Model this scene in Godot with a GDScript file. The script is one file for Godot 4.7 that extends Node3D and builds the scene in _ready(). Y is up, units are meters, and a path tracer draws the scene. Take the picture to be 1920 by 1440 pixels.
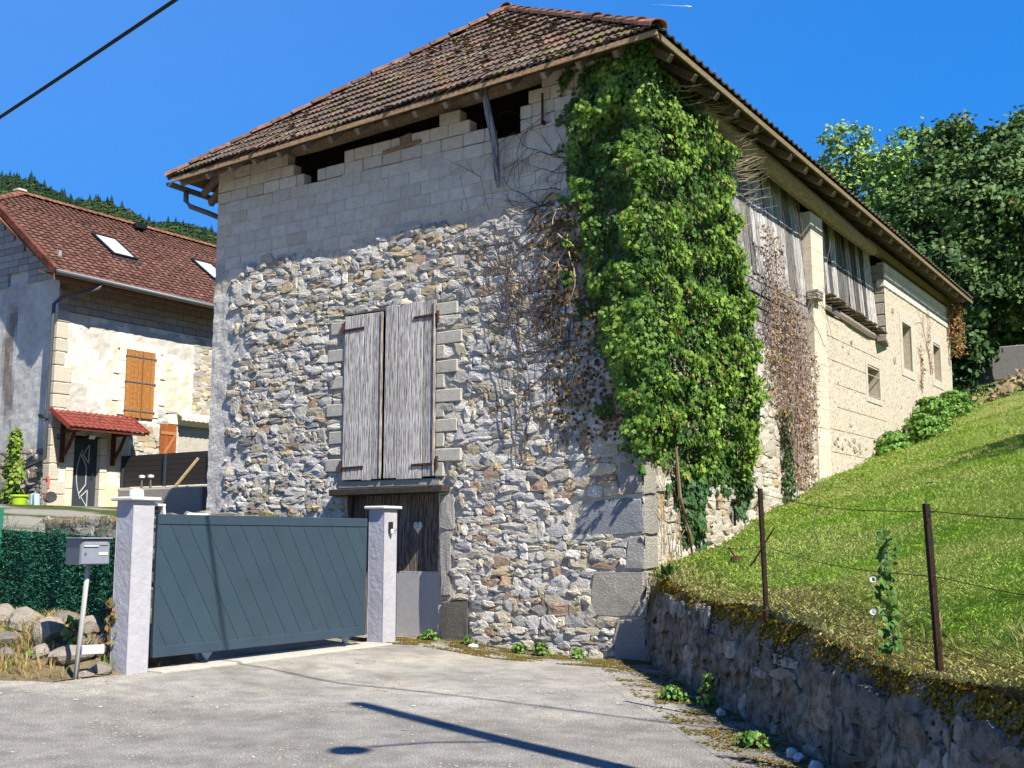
extends Node3D

# ---------------------------------------------------------------- mesh collector
class MB:
	var v := PackedVector3Array()
	var c := PackedColorArray()
	var col := Color(1, 1, 1)
	func tri(a: Vector3, b: Vector3, d: Vector3) -> void:
		v.append(a); v.append(d); v.append(b)
		c.append(col); c.append(col); c.append(col)
	func quad(a: Vector3, b: Vector3, d: Vector3, e: Vector3) -> void:
		tri(a, b, d); tri(a, d, e)
	func box(ctr: Vector3, size: Vector3, bs := Basis(), bev := 0.0) -> void:
		var h := size * 0.5
		var b := minf(bev, minf(h.x, minf(h.y, h.z)) * 0.9)
		var ax := [Vector3(1, 0, 0), Vector3(0, 1, 0), Vector3(0, 0, 1)]
		for i in 3:
			var j := (i + 1) % 3
			var k := (i + 2) % 3
			for s in [-1.0, 1.0]:
				var n: Vector3 = ax[i] * h[i] * s
				var p: Vector3 = ax[j] * (h[j] - b)
				var q: Vector3 = ax[k] * (h[k] - b) * s
				quad(ctr + bs * (n - p - q), ctr + bs * (n + p - q), ctr + bs * (n + p + q), ctr + bs * (n - p + q))
		if b <= 0.0:
			return
		for i in 3:
			var j := (i + 1) % 3
			var k := (i + 2) % 3
			for s in [-1.0, 1.0]:
				for t in [-1.0, 1.0]:
					var l: Vector3 = ax[k] * (h[k] - b)
					var p1: Vector3 = ax[i] * h[i] * s + ax[j] * (h[j] - b) * t
					var p2: Vector3 = ax[i] * (h[i] - b) * s + ax[j] * h[j] * t
					if s * t > 0:
						quad(ctr + bs * (p1 - l), ctr + bs * (p2 - l), ctr + bs * (p2 + l), ctr + bs * (p1 + l))
					else:
						quad(ctr + bs * (p1 + l), ctr + bs * (p2 + l), ctr + bs * (p2 - l), ctr + bs * (p1 - l))
		for sx in [-1.0, 1.0]:
			for sy in [-1.0, 1.0]:
				for sz in [-1.0, 1.0]:
					var a := Vector3(h.x * sx, (h.y - b) * sy, (h.z - b) * sz)
					var d := Vector3((h.x - b) * sx, h.y * sy, (h.z - b) * sz)
					var e := Vector3((h.x - b) * sx, (h.y - b) * sy, h.z * sz)
					if sx * sy * sz > 0:
						tri(ctr + bs * a, ctr + bs * d, ctr + bs * e)
					else:
						tri(ctr + bs * a, ctr + bs * e, ctr + bs * d)
	func span(a: Vector3, b: Vector3, w: float, t: float, up := Vector3.UP, bev := 0.0) -> void:   # a beam from a to b
		var z := (b - a).normalized()
		var x := up.cross(z)
		if x.length() < 0.01:
			x = Vector3.RIGHT.cross(z)
		x = x.normalized()
		box((a + b) * 0.5, Vector3(w, t, a.distance_to(b)), Basis(x, z.cross(x), z), bev)
	func tube(pts: Array, rad: Array, n := 6, cap := true) -> void:
		var rings := []
		for i in pts.size():
			var t: Vector3 = (pts[mini(i + 1, pts.size() - 1)] - pts[maxi(i - 1, 0)]).normalized()
			var x := t.cross(Vector3(0.13, 0.31, 0.94) if absf(t.y) > 0.9 else Vector3.UP).normalized()
			var y := t.cross(x)
			var ring := []
			for k in n:
				var a := TAU * k / n
				ring.append(pts[i] + (x * cos(a) + y * sin(a)) * float(rad[i]))
			rings.append(ring)
		for i in pts.size() - 1:
			for k in n:
				var k2 := (k + 1) % n
				quad(rings[i][k], rings[i][k2], rings[i + 1][k2], rings[i + 1][k])
		if cap:
			for k in range(1, n - 1):
				tri(rings[0][0], rings[0][k + 1], rings[0][k])
				var m := pts.size() - 1
				tri(rings[m][0], rings[m][k], rings[m][k + 1])
	func slab(poly: Array, n: Vector3, th: float) -> void:   # a flat polygon with thickness th below it
		var m := poly.size()
		for k in range(1, m - 1):
			tri(poly[0], poly[k], poly[k + 1])
			tri(poly[0] - n * th, poly[k + 1] - n * th, poly[k] - n * th)
		for k in m:
			var a: Vector3 = poly[k]
			var b: Vector3 = poly[(k + 1) % m]
			quad(a, a - n * th, b - n * th, b)
	func lathe(at: Vector3, prof: Array, n := 16) -> void:   # prof: Vector2(radius, height)
		for i in prof.size() - 1:
			for k in n:
				var a := TAU * k / n
				var b := TAU * (k + 1) / n
				var p: Vector2 = prof[i]
				var q: Vector2 = prof[i + 1]
				quad(at + Vector3(cos(a) * p.x, p.y, sin(a) * p.x), at + Vector3(cos(a) * q.x, q.y, sin(a) * q.x), at + Vector3(cos(b) * q.x, q.y, sin(b) * q.x), at + Vector3(cos(b) * p.x, p.y, sin(b) * p.x))
	func add(o: MB) -> void:
		v.append_array(o.v); c.append_array(o.c)
	func moved(t: Transform3D) -> MB:
		var r := MB.new()
		r.v = t * v
		r.c = c
		return r
	func mesh(smooth := false, off := Vector3.ZERO) -> ArrayMesh:
		var a := []
		a.resize(Mesh.ARRAY_MAX)
		if off != Vector3.ZERO:
			a[Mesh.ARRAY_VERTEX] = Transform3D(Basis(), -off) * v
		else:
			a[Mesh.ARRAY_VERTEX] = v
		a[Mesh.ARRAY_COLOR] = c
		var m := ArrayMesh.new()
		m.add_surface_from_arrays(Mesh.PRIMITIVE_TRIANGLES, a)
		if smooth:
			var st := SurfaceTool.new()
			st.create_from(m, 0)
			st.set_smooth_group(0)
			st.generate_normals()
			m = st.commit()
		return m

var rng := RandomNumberGenerator.new()
var M := {}
var T := {}
const FZ := -13.82      # plane of the barn's front wall
const SX := -7.02       # plane of the barn's side wall
const LX := -15.8       # left end of the front wall
const BZ := -33.1       # back end of the side wall

func rf(a: float, b: float) -> float:
	return rng.randf_range(a, b)

func meta(o: Node, label := "", category := "", group := "", kind := "") -> Node:
	if label: o.set_meta("label", label)
	if category: o.set_meta("category", category)
	if group: o.set_meta("group", group)
	if kind: o.set_meta("kind", kind)
	return o

func thing(called: String, label: String, category: String, at := Vector3.ZERO, group := "") -> Node3D:
	var o := Node3D.new()
	o.name = called
	add_child(o, true)
	o.position = at
	meta(o, label, category, group)
	return o

func where(o: Node) -> Vector3:
	var p := Vector3.ZERO
	var n := o
	while n != self and n is Node3D:
		p += (n as Node3D).position
		n = n.get_parent()
	return p

# the mesh is given in world metres; its node sits at its parent's base
func put(called: String, mb: MB, m: Material, parent: Node = null, smooth := false) -> MeshInstance3D:
	var o := MeshInstance3D.new()
	o.name = called
	var p: Node = parent if parent else self
	p.add_child(o, true)
	o.mesh = mb.mesh(smooth, where(p) if parent else Vector3.ZERO)
	o.material_override = m
	return o

func inst(called: String, mesh: Mesh, m: Material, t: Transform3D, parent: Node = null) -> MeshInstance3D:
	var o := MeshInstance3D.new()
	o.name = called
	var p: Node = parent if parent else self
	p.add_child(o, true)
	o.mesh = mesh
	o.material_override = m
	t.origin -= where(p) if parent else Vector3.ZERO
	o.transform = t
	return o

func scatter(called: String, mesh: Mesh, m: Material, xf: Array, cols: Array, parent: Node = null) -> MultiMeshInstance3D:
	var mm := MultiMesh.new()
	mm.transform_format = MultiMesh.TRANSFORM_3D
	mm.use_colors = true
	mm.mesh = mesh
	mm.instance_count = xf.size()
	var off := where(parent) if parent else Vector3.ZERO
	for i in xf.size():
		var t: Transform3D = xf[i]
		t.origin -= off
		mm.set_instance_transform(i, t)
		mm.set_instance_color(i, cols[i])
	var o := MultiMeshInstance3D.new()
	o.name = called
	o.multimesh = mm
	o.material_override = m
	var p: Node = parent if parent else self
	p.add_child(o, true)
	o.set_meta("kind", "stuff")
	return o

# ---------------------------------------------------------------- textures
func nz(sd: int, freq: float, oct := 4, kind := FastNoiseLite.TYPE_SIMPLEX_SMOOTH, size := 512) -> PackedByteArray:
	var n := FastNoiseLite.new()
	n.seed = sd
	n.noise_type = kind
	n.frequency = freq
	n.fractal_octaves = oct
	if kind == FastNoiseLite.TYPE_CELLULAR:
		n.cellular_return_type = FastNoiseLite.RETURN_DISTANCE
	return n.get_seamless_image(size, size, false, false, 0.15, true).get_data()

func grey(layers: Array, lo: float, hi: float, sharp := 1.0, raw := false, size := 512) -> ImageTexture:
	var out := PackedByteArray()
	out.resize(size * size)
	var tot := 0.0
	for l in layers: tot += float(l[1])
	var enc := PackedByteArray()
	enc.resize(256)
	for i in 256:      # lo..hi are linear values; the picture holds sRGB
		var y := lo + (hi - lo) * i / 255.0
		enc[i] = int(255.0 * Color(y, y, y).linear_to_srgb().r) if not raw else int(255.0 * y)
	for i in size * size:
		var s := 0.0
		for l in layers: s += l[0][i] * l[1]
		var x := clampf((s / tot / 255.0 - 0.5) * sharp + 0.5, 0.0, 1.0)
		out[i] = enc[int(x * 255.0)]
	return ImageTexture.create_from_image(Image.create_from_data(size, size, false, Image.FORMAT_L8, out))

func ramp(bytes: PackedByteArray, stops: Array, size := 512) -> ImageTexture:
	var lut := PackedByteArray()
	lut.resize(768)
	for i in 256:
		var x := i / 255.0
		var col: Color = stops[0][1]
		for k in stops.size() - 1:
			var a: float = stops[k][0]
			var b: float = stops[k + 1][0]
			if x >= a:
				col = (stops[k][1] as Color).lerp(stops[k + 1][1], clampf((x - a) / (b - a), 0, 1))
		lut[i * 3] = int(col.r * 255); lut[i * 3 + 1] = int(col.g * 255); lut[i * 3 + 2] = int(col.b * 255)
	var out := PackedByteArray()
	out.resize(size * size * 3)
	for i in size * size:
		var k := bytes[i] * 3
		out[i * 3] = lut[k]; out[i * 3 + 1] = lut[k + 1]; out[i * 3 + 2] = lut[k + 2]
	return ImageTexture.create_from_image(Image.create_from_data(size, size, false, Image.FORMAT_RGB8, out))

func streaks(sd: int, lo: float, hi: float, size := 512) -> ImageTexture:   # grain running along v
	var n := FastNoiseLite.new()
	n.seed = sd
	n.frequency = 1.0
	n.fractal_octaves = 3
	var out := PackedByteArray()
	out.resize(size * size)
	for y in size:
		var w: float = absf(1.0 - 2.0 * y / size)   # runs to and fro so that the ends meet
		for x in size:
			var f := n.get_noise_2d(x * 0.13, w * 5.0) * 0.7 + n.get_noise_2d(x * 0.45 + 300.0, w * 9.0) * 0.6 + n.get_noise_2d(x * 0.035 + 70.0, w * 2.2) * 0.55
			out[(y * size) + x] = int(255.0 * (lo + (hi - lo) * clampf(f * 0.95 + 0.66, 0, 1)))
	return ImageTexture.create_from_image(Image.create_from_data(size, size, false, Image.FORMAT_L8, out))

func mat(lin: Color, rough := 0.9, tex: Texture2D = null, scale := Vector3.ONE, bump: Texture2D = null, cm := 0.0, spec := 0.3) -> StandardMaterial3D:
	var m := StandardMaterial3D.new()
	m.albedo_color = lin.linear_to_srgb()
	m.roughness = rough
	m.metallic_specular = spec
	m.vertex_color_use_as_albedo = true
	if tex:
		m.albedo_texture = tex
	if bump:
		m.heightmap_enabled = true
		m.heightmap_texture = bump
		m.heightmap_scale = cm
	if tex or bump:
		m.uv1_triplanar = true
		m.uv1_world_triplanar = true
		m.uv1_scale = scale
		m.uv1_triplanar_sharpness = 4.0
	return m

func make_materials() -> void:
	var fine := nz(3, 0.09, 4)
	var fine2 := nz(4, 0.25, 2)
	var mid := nz(5, 0.022, 5)
	var low := nz(6, 0.008, 5)
	var cell := nz(8, 0.05, 2, FastNoiseLite.TYPE_CELLULAR)
	var cellf := nz(9, 0.16, 1, FastNoiseLite.TYPE_CELLULAR)
	T.stone = grey([[fine, 0.5], [fine2, 0.4], [mid, 0.8]], 0.62, 1.0, 1.7)
	T.bumps = grey([[fine, 0.8], [mid, 0.9], [fine2, 0.3]], 0.0, 1.0, 1.5, true)
	T.plaster = grey([[low, 0.8], [mid, 0.5], [fine, 0.3]], 0.74, 1.0, 1.6)
	T.pits = grey([[cell, 0.6], [fine2, 0.7], [mid, 0.5]], 0.0, 1.0, 1.6, true)
	T.asphalt = grey([[cellf, 1.0], [fine2, 0.6], [low, 0.3]], 0.38, 1.0, 2.5)
	T.grit = grey([[cellf, 0.8], [fine2, 0.8]], 0.0, 1.0, 1.6, true)
	T.wood = streaks(21, 0.2, 1.0)
	T.grain = streaks(25, 0.72, 1.0)
	T.blotch = grey([[low, 1.0], [mid, 0.6], [fine, 0.35]], 0.35, 1.0, 2.2)
	T.soft = grey([[low, 0.7], [mid, 0.4]], 0.85, 1.0, 1.4)
	T.cast = ramp(nz(31, 0.03, 6), [[0.0, Color(0.5, 0.47, 0.42)], [0.26, Color(0.74, 0.7, 0.63)], [0.36, Color(0.86, 0.82, 0.74)], [0.62, Color(0.89, 0.86, 0.79)], [0.72, Color(0.84, 0.8, 0.72)], [1.0, Color(0.95, 0.93, 0.89)]])
	T.wall = grey([[low, 0.5], [mid, 0.8], [fine, 0.45]], 0.22, 1.0, 2.6)
	M.quoin = mat(Color(1, 1, 1), 0.93, T.stone, Vector3.ONE * 2.2, T.bumps, 4.0, 0.2)
	M.stone = mat(Color(1, 1, 1), 0.93, T.stone, Vector3.ONE * 1.6, T.bumps, 1.6, 0.2)
	M.mortar = mat(Color(1, 1, 1), 0.97, T.stone, Vector3.ONE * 1.1, T.bumps, 2.2, 0.1)
	M.wall_stone = mat(Color(0.4, 0.38, 0.335), 0.96, T.wall, Vector3.ONE * 0.8, T.bumps, 1.2, 0.15)
	M.block = mat(Color(1, 1, 1), 0.96, T.plaster, Vector3.ONE * 1.3, T.pits, 0.5, 0.15)
	M.plaster = mat(Color(1, 1, 1), 0.95, T.plaster, Vector3.ONE * 0.6, T.bumps, 0.8, 0.15)
	M.cast = mat(Color(0.72, 0.735, 0.77), 0.95, T.cast, Vector3(0.75, 0.75, 0.55), T.bumps, 0.25, 0.15)
	M.grey_wood = mat(Color(1, 1, 1), 0.88, T.wood, Vector3(1.9, 0.32, 1.9), T.wood, 0.6, 0.2)
	M.grey_wood_flat = mat(Color(1, 1, 1), 0.88, T.wood, Vector3(0.4, 2.2, 0.4), T.wood, 0.6, 0.2)
	M.beam = mat(Color(1, 1, 1), 0.85, T.grain, Vector3(0.5, 2.0, 0.5), T.grain, 0.5, 0.2)
	M.rust = mat(Color(0.085, 0.036, 0.022), 0.8, T.blotch, Vector3.ONE * 3.0, T.bumps, 0.3)
	M.tile = mat(Color(1, 1, 1), 0.86, T.blotch, Vector3.ONE * 1.5, T.bumps, 0.4, 0.25)
	M.dark = mat(Color(0.02, 0.018, 0.016), 0.95)
	M.asphalt = mat(Color(1, 1, 1), 0.9, T.asphalt, Vector3.ONE * 0.8, T.grit, 0.8, 0.25)
	M.paint_grey = mat(Color(1, 1, 1), 0.8, T.soft, Vector3.ONE * 0.8, T.bumps, 0.25, 0.3)
	M.leaf = mat(Color(1, 1, 1), 0.55, null, Vector3.ONE, null, 0, 0.35)
	M.leaf.backlight_enabled = true
	M.leaf.backlight = Color(0.55, 0.55, 0.55)
	M.leaf_dull = mat(Color(1, 1, 1), 0.75, null, Vector3.ONE, null, 0, 0.2)
	M.leaf_dull.backlight_enabled = true
	M.leaf_dull.backlight = Color(0.45, 0.45, 0.45)
	M.twig = mat(Color(1, 1, 1), 0.9)
	M.soil = mat(Color(1, 1, 1), 0.97, T.stone, Vector3.ONE * 0.8, T.bumps, 2.0, 0.1)
	M.zinc = mat(Color(0.11, 0.12, 0.13), 0.45, T.soft, Vector3.ONE, null, 0, 0.5)
	M.plain = mat(Color(1, 1, 1), 0.6)
	M.gloss = mat(Color(1, 1, 1), 0.35, null, Vector3.ONE, null, 0, 0.5)

# ---------------------------------------------------------------- the lie of the land
func sm(a: float, b: float, x: float) -> float:
	return smoothstep(a, b, x)

func lawn_y(x: float, z: float) -> float:
	var y := 1.06 + 0.218 * (x + 6.8) - 0.21 * (z + 13.5)
	y += 0.05 * sin(x * 1.3 + z * 0.7) + 0.04 * sin(z * 1.9 - x * 0.6)
	var far := maxf(0.0, -z - 46.0)
	return y - far * far * 0.006

func yard_y(x: float, z: float) -> float:
	var y := 0.1 + 1.5 * sm(-13.0, -18.5, x) + 0.95 * clampf((-x - 18.5) / 10.0, 0.0, 1.0)
	y += 0.2 * sm(-20.0, -34.0, z)
	return lerpf(0.38, y, sm(-9.7, -12.2, z)) if x < -12.0 else y

func road_y(x: float, z: float) -> float:
	return 0.1 * sm(-8.6, -10.4, x) * sm(2.0, -9.0, z) + 0.012 * sin(x * 1.1) * sin(z * 0.8)

# a wall line: where the retaining wall's foot runs
const RW := [Vector2(-6.98, -13.78), Vector2(-5.32, -11.58), Vector2(-4.06, -9.98), Vector2(-2.72, -8.25), Vector2(-1.6, -6.82), Vector2(-0.55, -5.45), Vector2(0.7, -3.85), Vector2(2.6, -1.4)]

func wall_side(x: float, z: float) -> float:   # > 0 behind the retaining wall
	var best := 1e9
	var sgn := 1.0
	for i in RW.size() - 1:
		var a: Vector2 = RW[i]
		var b: Vector2 = RW[i + 1]
		var p := Vector2(x, z)
		var q := Geometry2D.get_closest_point_to_segment(p, a, b)
		var d := p.distance_to(q)
		if d < best:
			best = d
			sgn = signf((b - a).cross(p - a))
	return -best * sgn

func grid(called: String, x0: float, x1: float, z0: float, z1: float, step: float, hf: Callable, cf: Callable, keep: Callable, m: Material, smooth := true) -> MeshInstance3D:
	var nx := int(ceil((x1 - x0) / step))
	var nzz := int(ceil((z1 - z0) / step))
	var st := SurfaceTool.new()
	st.begin(Mesh.PRIMITIVE_TRIANGLES)
	st.set_smooth_group(0)
	for j in nzz + 1:
		for i in nx + 1:
			var x := x0 + step * i
			var z := z0 + step * j
			st.set_color(cf.call(x, z))
			st.add_vertex(Vector3(x, hf.call(x, z), z))
	for j in nzz:
		for i in nx:
			if not keep.call(x0 + step * (i + 0.5), z0 + step * (j + 0.5)):
				continue
			var a := j * (nx + 1) + i
			for k in [a, a + 1, a + nx + 2, a, a + nx + 2, a + nx + 1]:
				st.add_index(k)
	st.generate_normals()
	var o := MeshInstance3D.new()
	o.name = called
	o.mesh = st.commit()
	o.material_override = m
	add_child(o, true)
	o.set_meta("kind", "structure")
	return o

# ---------------------------------------------------------------- rubble masonry
# origin o, axes u (along) and w (up), n (outwards). Returns stones as [area, MB].
func stone_shape(mb: MB, poly: PackedVector2Array, o: Vector3, u: Vector3, w: Vector3, n: Vector3, h: float, sink := 0.012) -> void:
	var ctr := Vector2.ZERO
	for p in poly: ctr += p
	ctr /= poly.size()
	var r0 := []
	var r1 := []
	var r2 := []
	var k := poly.size()
	var ext := 0.02
	for p in poly: ext = maxf(ext, p.distance_to(ctr))
	var tl := minf(0.16, h * 0.55 / ext)
	var tx := rf(-tl, tl)
	var ty := rf(-tl, tl)
	for p in poly:
		var d := p - ctr
		r0.append(o + u * p.x + w * p.y - n * sink)
		var q := ctr + d * rf(0.88, 0.98)
		r1.append(o + u * q.x + w * q.y + n * maxf(0.004, h * rf(0.6, 1.0) + d.x * tx + d.y * ty))
		q = ctr + d * rf(0.35, 0.75)
		r2.append(o + u * q.x + w * q.y + n * maxf(0.006, h * rf(0.8, 1.15) + d.x * tx + d.y * ty))
	var top := o + u * ctr.x + w * ctr.y + n * h * rf(0.85, 1.25)
	for i in k:
		var j := (i + 1) % k
		mb.quad(r0[i], r0[j], r1[j], r1[i])
		mb.quad(r1[i], r1[j], r2[j], r2[i])
		mb.tri(r2[i], r2[j], top)

func stone_poly(cx: float, cy: float, a: float, b: float) -> PackedVector2Array:
	var out := PackedVector2Array()
	var k := 7 + rng.randi() % 2 if a * b > 0.02 else 5 + rng.randi() % 2
	var e := rf(2.6, 7.0)
	var ph := rf(0, TAU)
	for i in k:
		var t := TAU * (i + rf(-0.36, 0.36)) / k + ph
		var ct := cos(t)
		var s := sin(t)
		var r := pow(pow(absf(ct), e) + pow(absf(s), e), -1.0 / e) * rf(0.86, 1.14)
		out.append(Vector2(cx + ct * r * a * 0.5, cy + s * r * b * 0.5))
	return out

func rubble(u0: float, u1: float, v0: float, v1: float, skip: Array, ok: Callable, pal: Array, o: Vector3, u: Vector3, w: Vector3, n: Vector3, big := 1.0, hmax := 0.06, chip := 0.0) -> Array:
	var out := []
	var wob := FastNoiseLite.new()
	wob.seed = rng.randi() % 1000
	wob.frequency = 0.35
	var y := v0
	while y < v1:
		var rh := rf(0.09, 0.22) * big
		var x := u0 + rf(-0.1, 0.1)
		while x < u1:
			var ww := rf(0.12, 0.44) * big
			if rng.randf() < 0.12: ww *= 1.35
			var cells := [[x + ww * 0.5, y + rh * 0.5, ww, rh]]
			var q := rng.randf()
			if q < 0.30 and rh > 0.15 * big:
				var f := rf(0.35, 0.65)
				cells = [[x + ww * 0.5, y + rh * f * 0.5, ww, rh * f], [x + ww * 0.5, y + rh * (f + 1.0) * 0.5, ww, rh * (1.0 - f)]]
				if ww > 0.26 * big and rng.randf() < 0.6:
					cells[1] = [x + ww * 0.25, y + rh * (f + 1.0) * 0.5, ww * 0.5, rh * (1.0 - f)]
					cells.append([x + ww * 0.75, y + rh * (f + 1.0) * 0.5, ww * 0.5, rh * (1.0 - f)])
			elif q < 0.38:
				cells[0][3] = rh * 1.45
			for cl in cells:
				var cx: float = cl[0]
				var cy: float = cl[1] + wob.get_noise_2d(cl[0], cl[1] * 0.3) * 0.12
				if not ok.call(cx, cy): continue
				var bad := false
				for r in skip:
					if (r as Rect2).grow(0.02).has_point(Vector2(cx, cy)): bad = true
				if bad: continue
				var poly := stone_poly(cx, cy, cl[2] * rf(1.04, 1.24), cl[3] * rf(1.04, 1.26))
				for i in poly.size():
					poly[i].x = clampf(poly[i].x, u0, u1)
					for r in skip:
						var rr: Rect2 = r
						if rr.has_point(poly[i]):
							var p := poly[i]
							var ex := [p.x - rr.position.x, rr.end.x - p.x, p.y - rr.position.y, rr.end.y - p.y]
							var m: float = ex.min()
							if m == ex[0]: p.x = rr.position.x
							elif m == ex[1]: p.x = rr.end.x
							elif m == ex[2]: p.y = rr.position.y
							else: p.y = rr.end.y
							poly[i] = p
				var mb := MB.new()
				var pick: Color = pal[rng.randi() % pal.size()]
				mb.col = pick * rf(0.82, 1.16)
				stone_shape(mb, poly, o, u, w, n, minf(hmax, 0.012 + 0.22 * minf(cl[2], cl[3])) * rf(0.45, 1.3))
				out.append([cl[2] * cl[3], mb])
			x += ww
		y += rh
	var chips := int((u1 - u0) * (v1 - v0) * chip)
	for i in chips:
		var cx := rf(u0, u1)
		var cy := rf(v0, v1)
		if not ok.call(cx, cy): continue
		var bad := false
		for r in skip:
			if (r as Rect2).grow(0.06).has_point(Vector2(cx, cy)): bad = true
		if bad: continue
		var mb := MB.new()
		mb.col = (pal[rng.randi() % pal.size()] as Color) * rf(0.8, 1.1)
		var a := rf(0.05, 0.12)
		stone_shape(mb, stone_poly(cx, cy, a * rf(1, 1.6), a * rf(0.6, 1.0)), o, u, w, n, minf(hmax, 0.05) * rf(0.4, 1.0))
		out.append([a * a * 0.5, mb])
	return out

func lay(stones: Array, parent: Node, m: Material, most: int, called := "stone") -> void:
	stones.sort_custom(func(a, b): return a[0] > b[0])
	var rest := MB.new()
	for i in stones.size():
		if i < most:
			put(called, stones[i][1], m, parent)
		else:
			rest.add(stones[i][1])
	if rest.v.size():
		put(called, rest, m, parent).set_meta("kind", "stuff")

func rough_sheet(x0: float, x1: float, y0: float, y1: float, step: float, skip: Array, amp: float, cf: Callable, o: Vector3, u: Vector3, w: Vector3, n: Vector3) -> MB:
	var mb := MB.new()
	var f := FastNoiseLite.new()
	f.seed = 77
	f.frequency = 2.4
	f.fractal_octaves = 3
	var nx := int(ceil((x1 - x0) / step))
	var ny := int(ceil((y1 - y0) / step))
	var P := []
	for j in ny + 1:
		for i in nx + 1:
			var x := minf(x0 + i * step, x1)
			var y := minf(y0 + j * step, y1)
			P.append(o + u * x + w * y + n * amp * f.get_noise_2d(x, y))
	for j in ny:
		for i in nx:
			var cx := x0 + (i + 0.5) * step
			var cy := y0 + (j + 0.5) * step
			var bad := false
			for r in skip:
				if (r as Rect2).has_point(Vector2(cx, cy)): bad = true
			if bad: continue
			mb.col = cf.call(cx, cy)
			var a := j * (nx + 1) + i
			mb.quad(P[a], P[a + 1], P[a + nx + 2], P[a + nx + 1])
	return mb

# a leaf: two halves folded along the midrib, tip towards +y, face towards +z
func leaf_mesh(wd := 0.5, fold := 0.18, lobes := false) -> ArrayMesh:
	var mb := MB.new()
	var side := [Vector2(0.0, 0.0), Vector2(wd * 0.72, 0.12), Vector2(wd, 0.42), Vector2(wd * 0.5, 0.75), Vector2(0.0, 1.0)]
	if lobes:
		side = [Vector2(0.0, 0.0), Vector2(wd * 0.95, 0.02), Vector2(wd * 0.62, 0.3), Vector2(wd * 1.0, 0.52), Vector2(wd * 0.38, 0.64), Vector2(0.0, 1.0)]
	for s in [-1.0, 1.0]:
		for i in range(1, side.size() - 1):
			var a := Vector3(0, 0, 0)
			var p: Vector2 = side[i]
			var q: Vector2 = side[i + 1]
			mb.tri(a, Vector3(p.x * s, p.y, -fold * absf(p.x) - 0.12 * p.y * p.y), Vector3(q.x * s, q.y, -fold * absf(q.x) - 0.12 * q.y * q.y))
	return mb.mesh()

func leaf_xf(p: Vector3, out: Vector3, sz: float, droop := 0.6, spread := 0.7) -> Transform3D:
	var z := (out + Vector3(rf(-1, 1), rf(-1, 1), rf(-1, 1)) * spread).normalized()
	var d := (Vector3(rf(-0.8, 0.8), -droop, rf(-0.8, 0.8)) + out * 0.25).normalized()
	var x := d.cross(z)
	if x.length() < 0.05: x = Vector3.RIGHT
	x = x.normalized()
	var y := z.cross(x)
	return Transform3D(Basis(x, y, z).scaled(Vector3.ONE * sz), p)

func tinted(a: Color, b: Color, v := 0.2) -> Color:
	return a.lerp(b, rng.randf()) * rf(1.0 - v, 1.0 + v)

# ---------------------------------------------------------------- the scene
func _ready() -> void:
	rng.seed = 20240
	var cam := Camera3D.new()
	cam.name = "camera"
	cam.position = Vector3(0, 1.62, 0)
	cam.rotation = Vector3(deg_to_rad(7.85), deg_to_rad(33.63), 0)
	cam.fov = 37.85
	cam.near = 0.05
	cam.far = 3000
	cam.current = true
	add_child(cam)
	var we := WorldEnvironment.new()
	we.name = "environment"
	var env := Environment.new()
	env.background_mode = Environment.BG_SKY
	var sky := Sky.new()
	var ps := PanoramaSkyMaterial.new()
	ps.panorama = clear_sky(Vector3(0.63, 0.741, 0.233))
	sky.sky_material = ps
	env.sky = sky
	env.ambient_light_source = Environment.AMBIENT_SOURCE_SKY
	env.tonemap_mode = Environment.TONE_MAPPER_LINEAR
	env.tonemap_exposure = 2.1
	env.sdfgi_enabled = true
	env.ssao_enabled = true
	env.ssil_enabled = true
	we.environment = env
	add_child(we)
	var sun := DirectionalLight3D.new()
	sun.name = "sun"
	sun.light_energy = 1.6
	sun.light_color = Color(1.0, 0.965, 0.9)
	sun.light_angular_distance = 0.5
	sun.shadow_enabled = true
	add_child(sun)
	sun.look_at_from_position(Vector3(0.63, 0.741, 0.233) * 50.0, Vector3.ZERO)
	make_materials()
	build_ground()
	build_barn()
	build_roof()
	build_ivy()
	build_gate()
	build_house()
	build_right()
	build_left()
	build_far()
	build_trees()
	build_small()

# clear air: deep blue overhead, paling towards the horizon and a little round the sun
func clear_sky(sun: Vector3) -> ImageTexture:
	var w := 512
	var h := 256
	var im := Image.create(w, h, false, Image.FORMAT_RGBF)
	var top := Vector3(0.004, 0.085, 0.33)
	var mid := Vector3(0.018, 0.15, 0.45)
	var low := Vector3(0.52, 0.57, 0.6)
	for j in h:
		var el := PI * (0.5 - (j + 0.5) / h)
		var y := sin(el)
		for i in w:
			var c := Vector3(0.14, 0.13, 0.11)
			if y >= 0.0:
				c = mid.lerp(top, sm(0.12, 0.75, y))
				c = c.lerp(low, pow(1.0 - clampf(y / 0.28, 0.0, 1.0), 2.0))
				var az := TAU * ((i + 0.5) / w - 0.5)
				var d := Vector3(sin(az) * cos(el), y, -cos(az) * cos(el))
				var g := maxf(0.0, d.dot(sun))
				c += Vector3(0.34, 0.34, 0.32) * (0.16 * pow(g, 6.0) + 0.5 * pow(g, 60.0))
			else:
				c = Vector3(0.3, 0.33, 0.33).lerp(c, sm(0.0, 0.15, -y))
			im.set_pixel(i, j, Color(c.x, c.y, c.z).linear_to_srgb() if false else Color(c.x, c.y, c.z))
	return ImageTexture.create_from_image(im)

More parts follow.
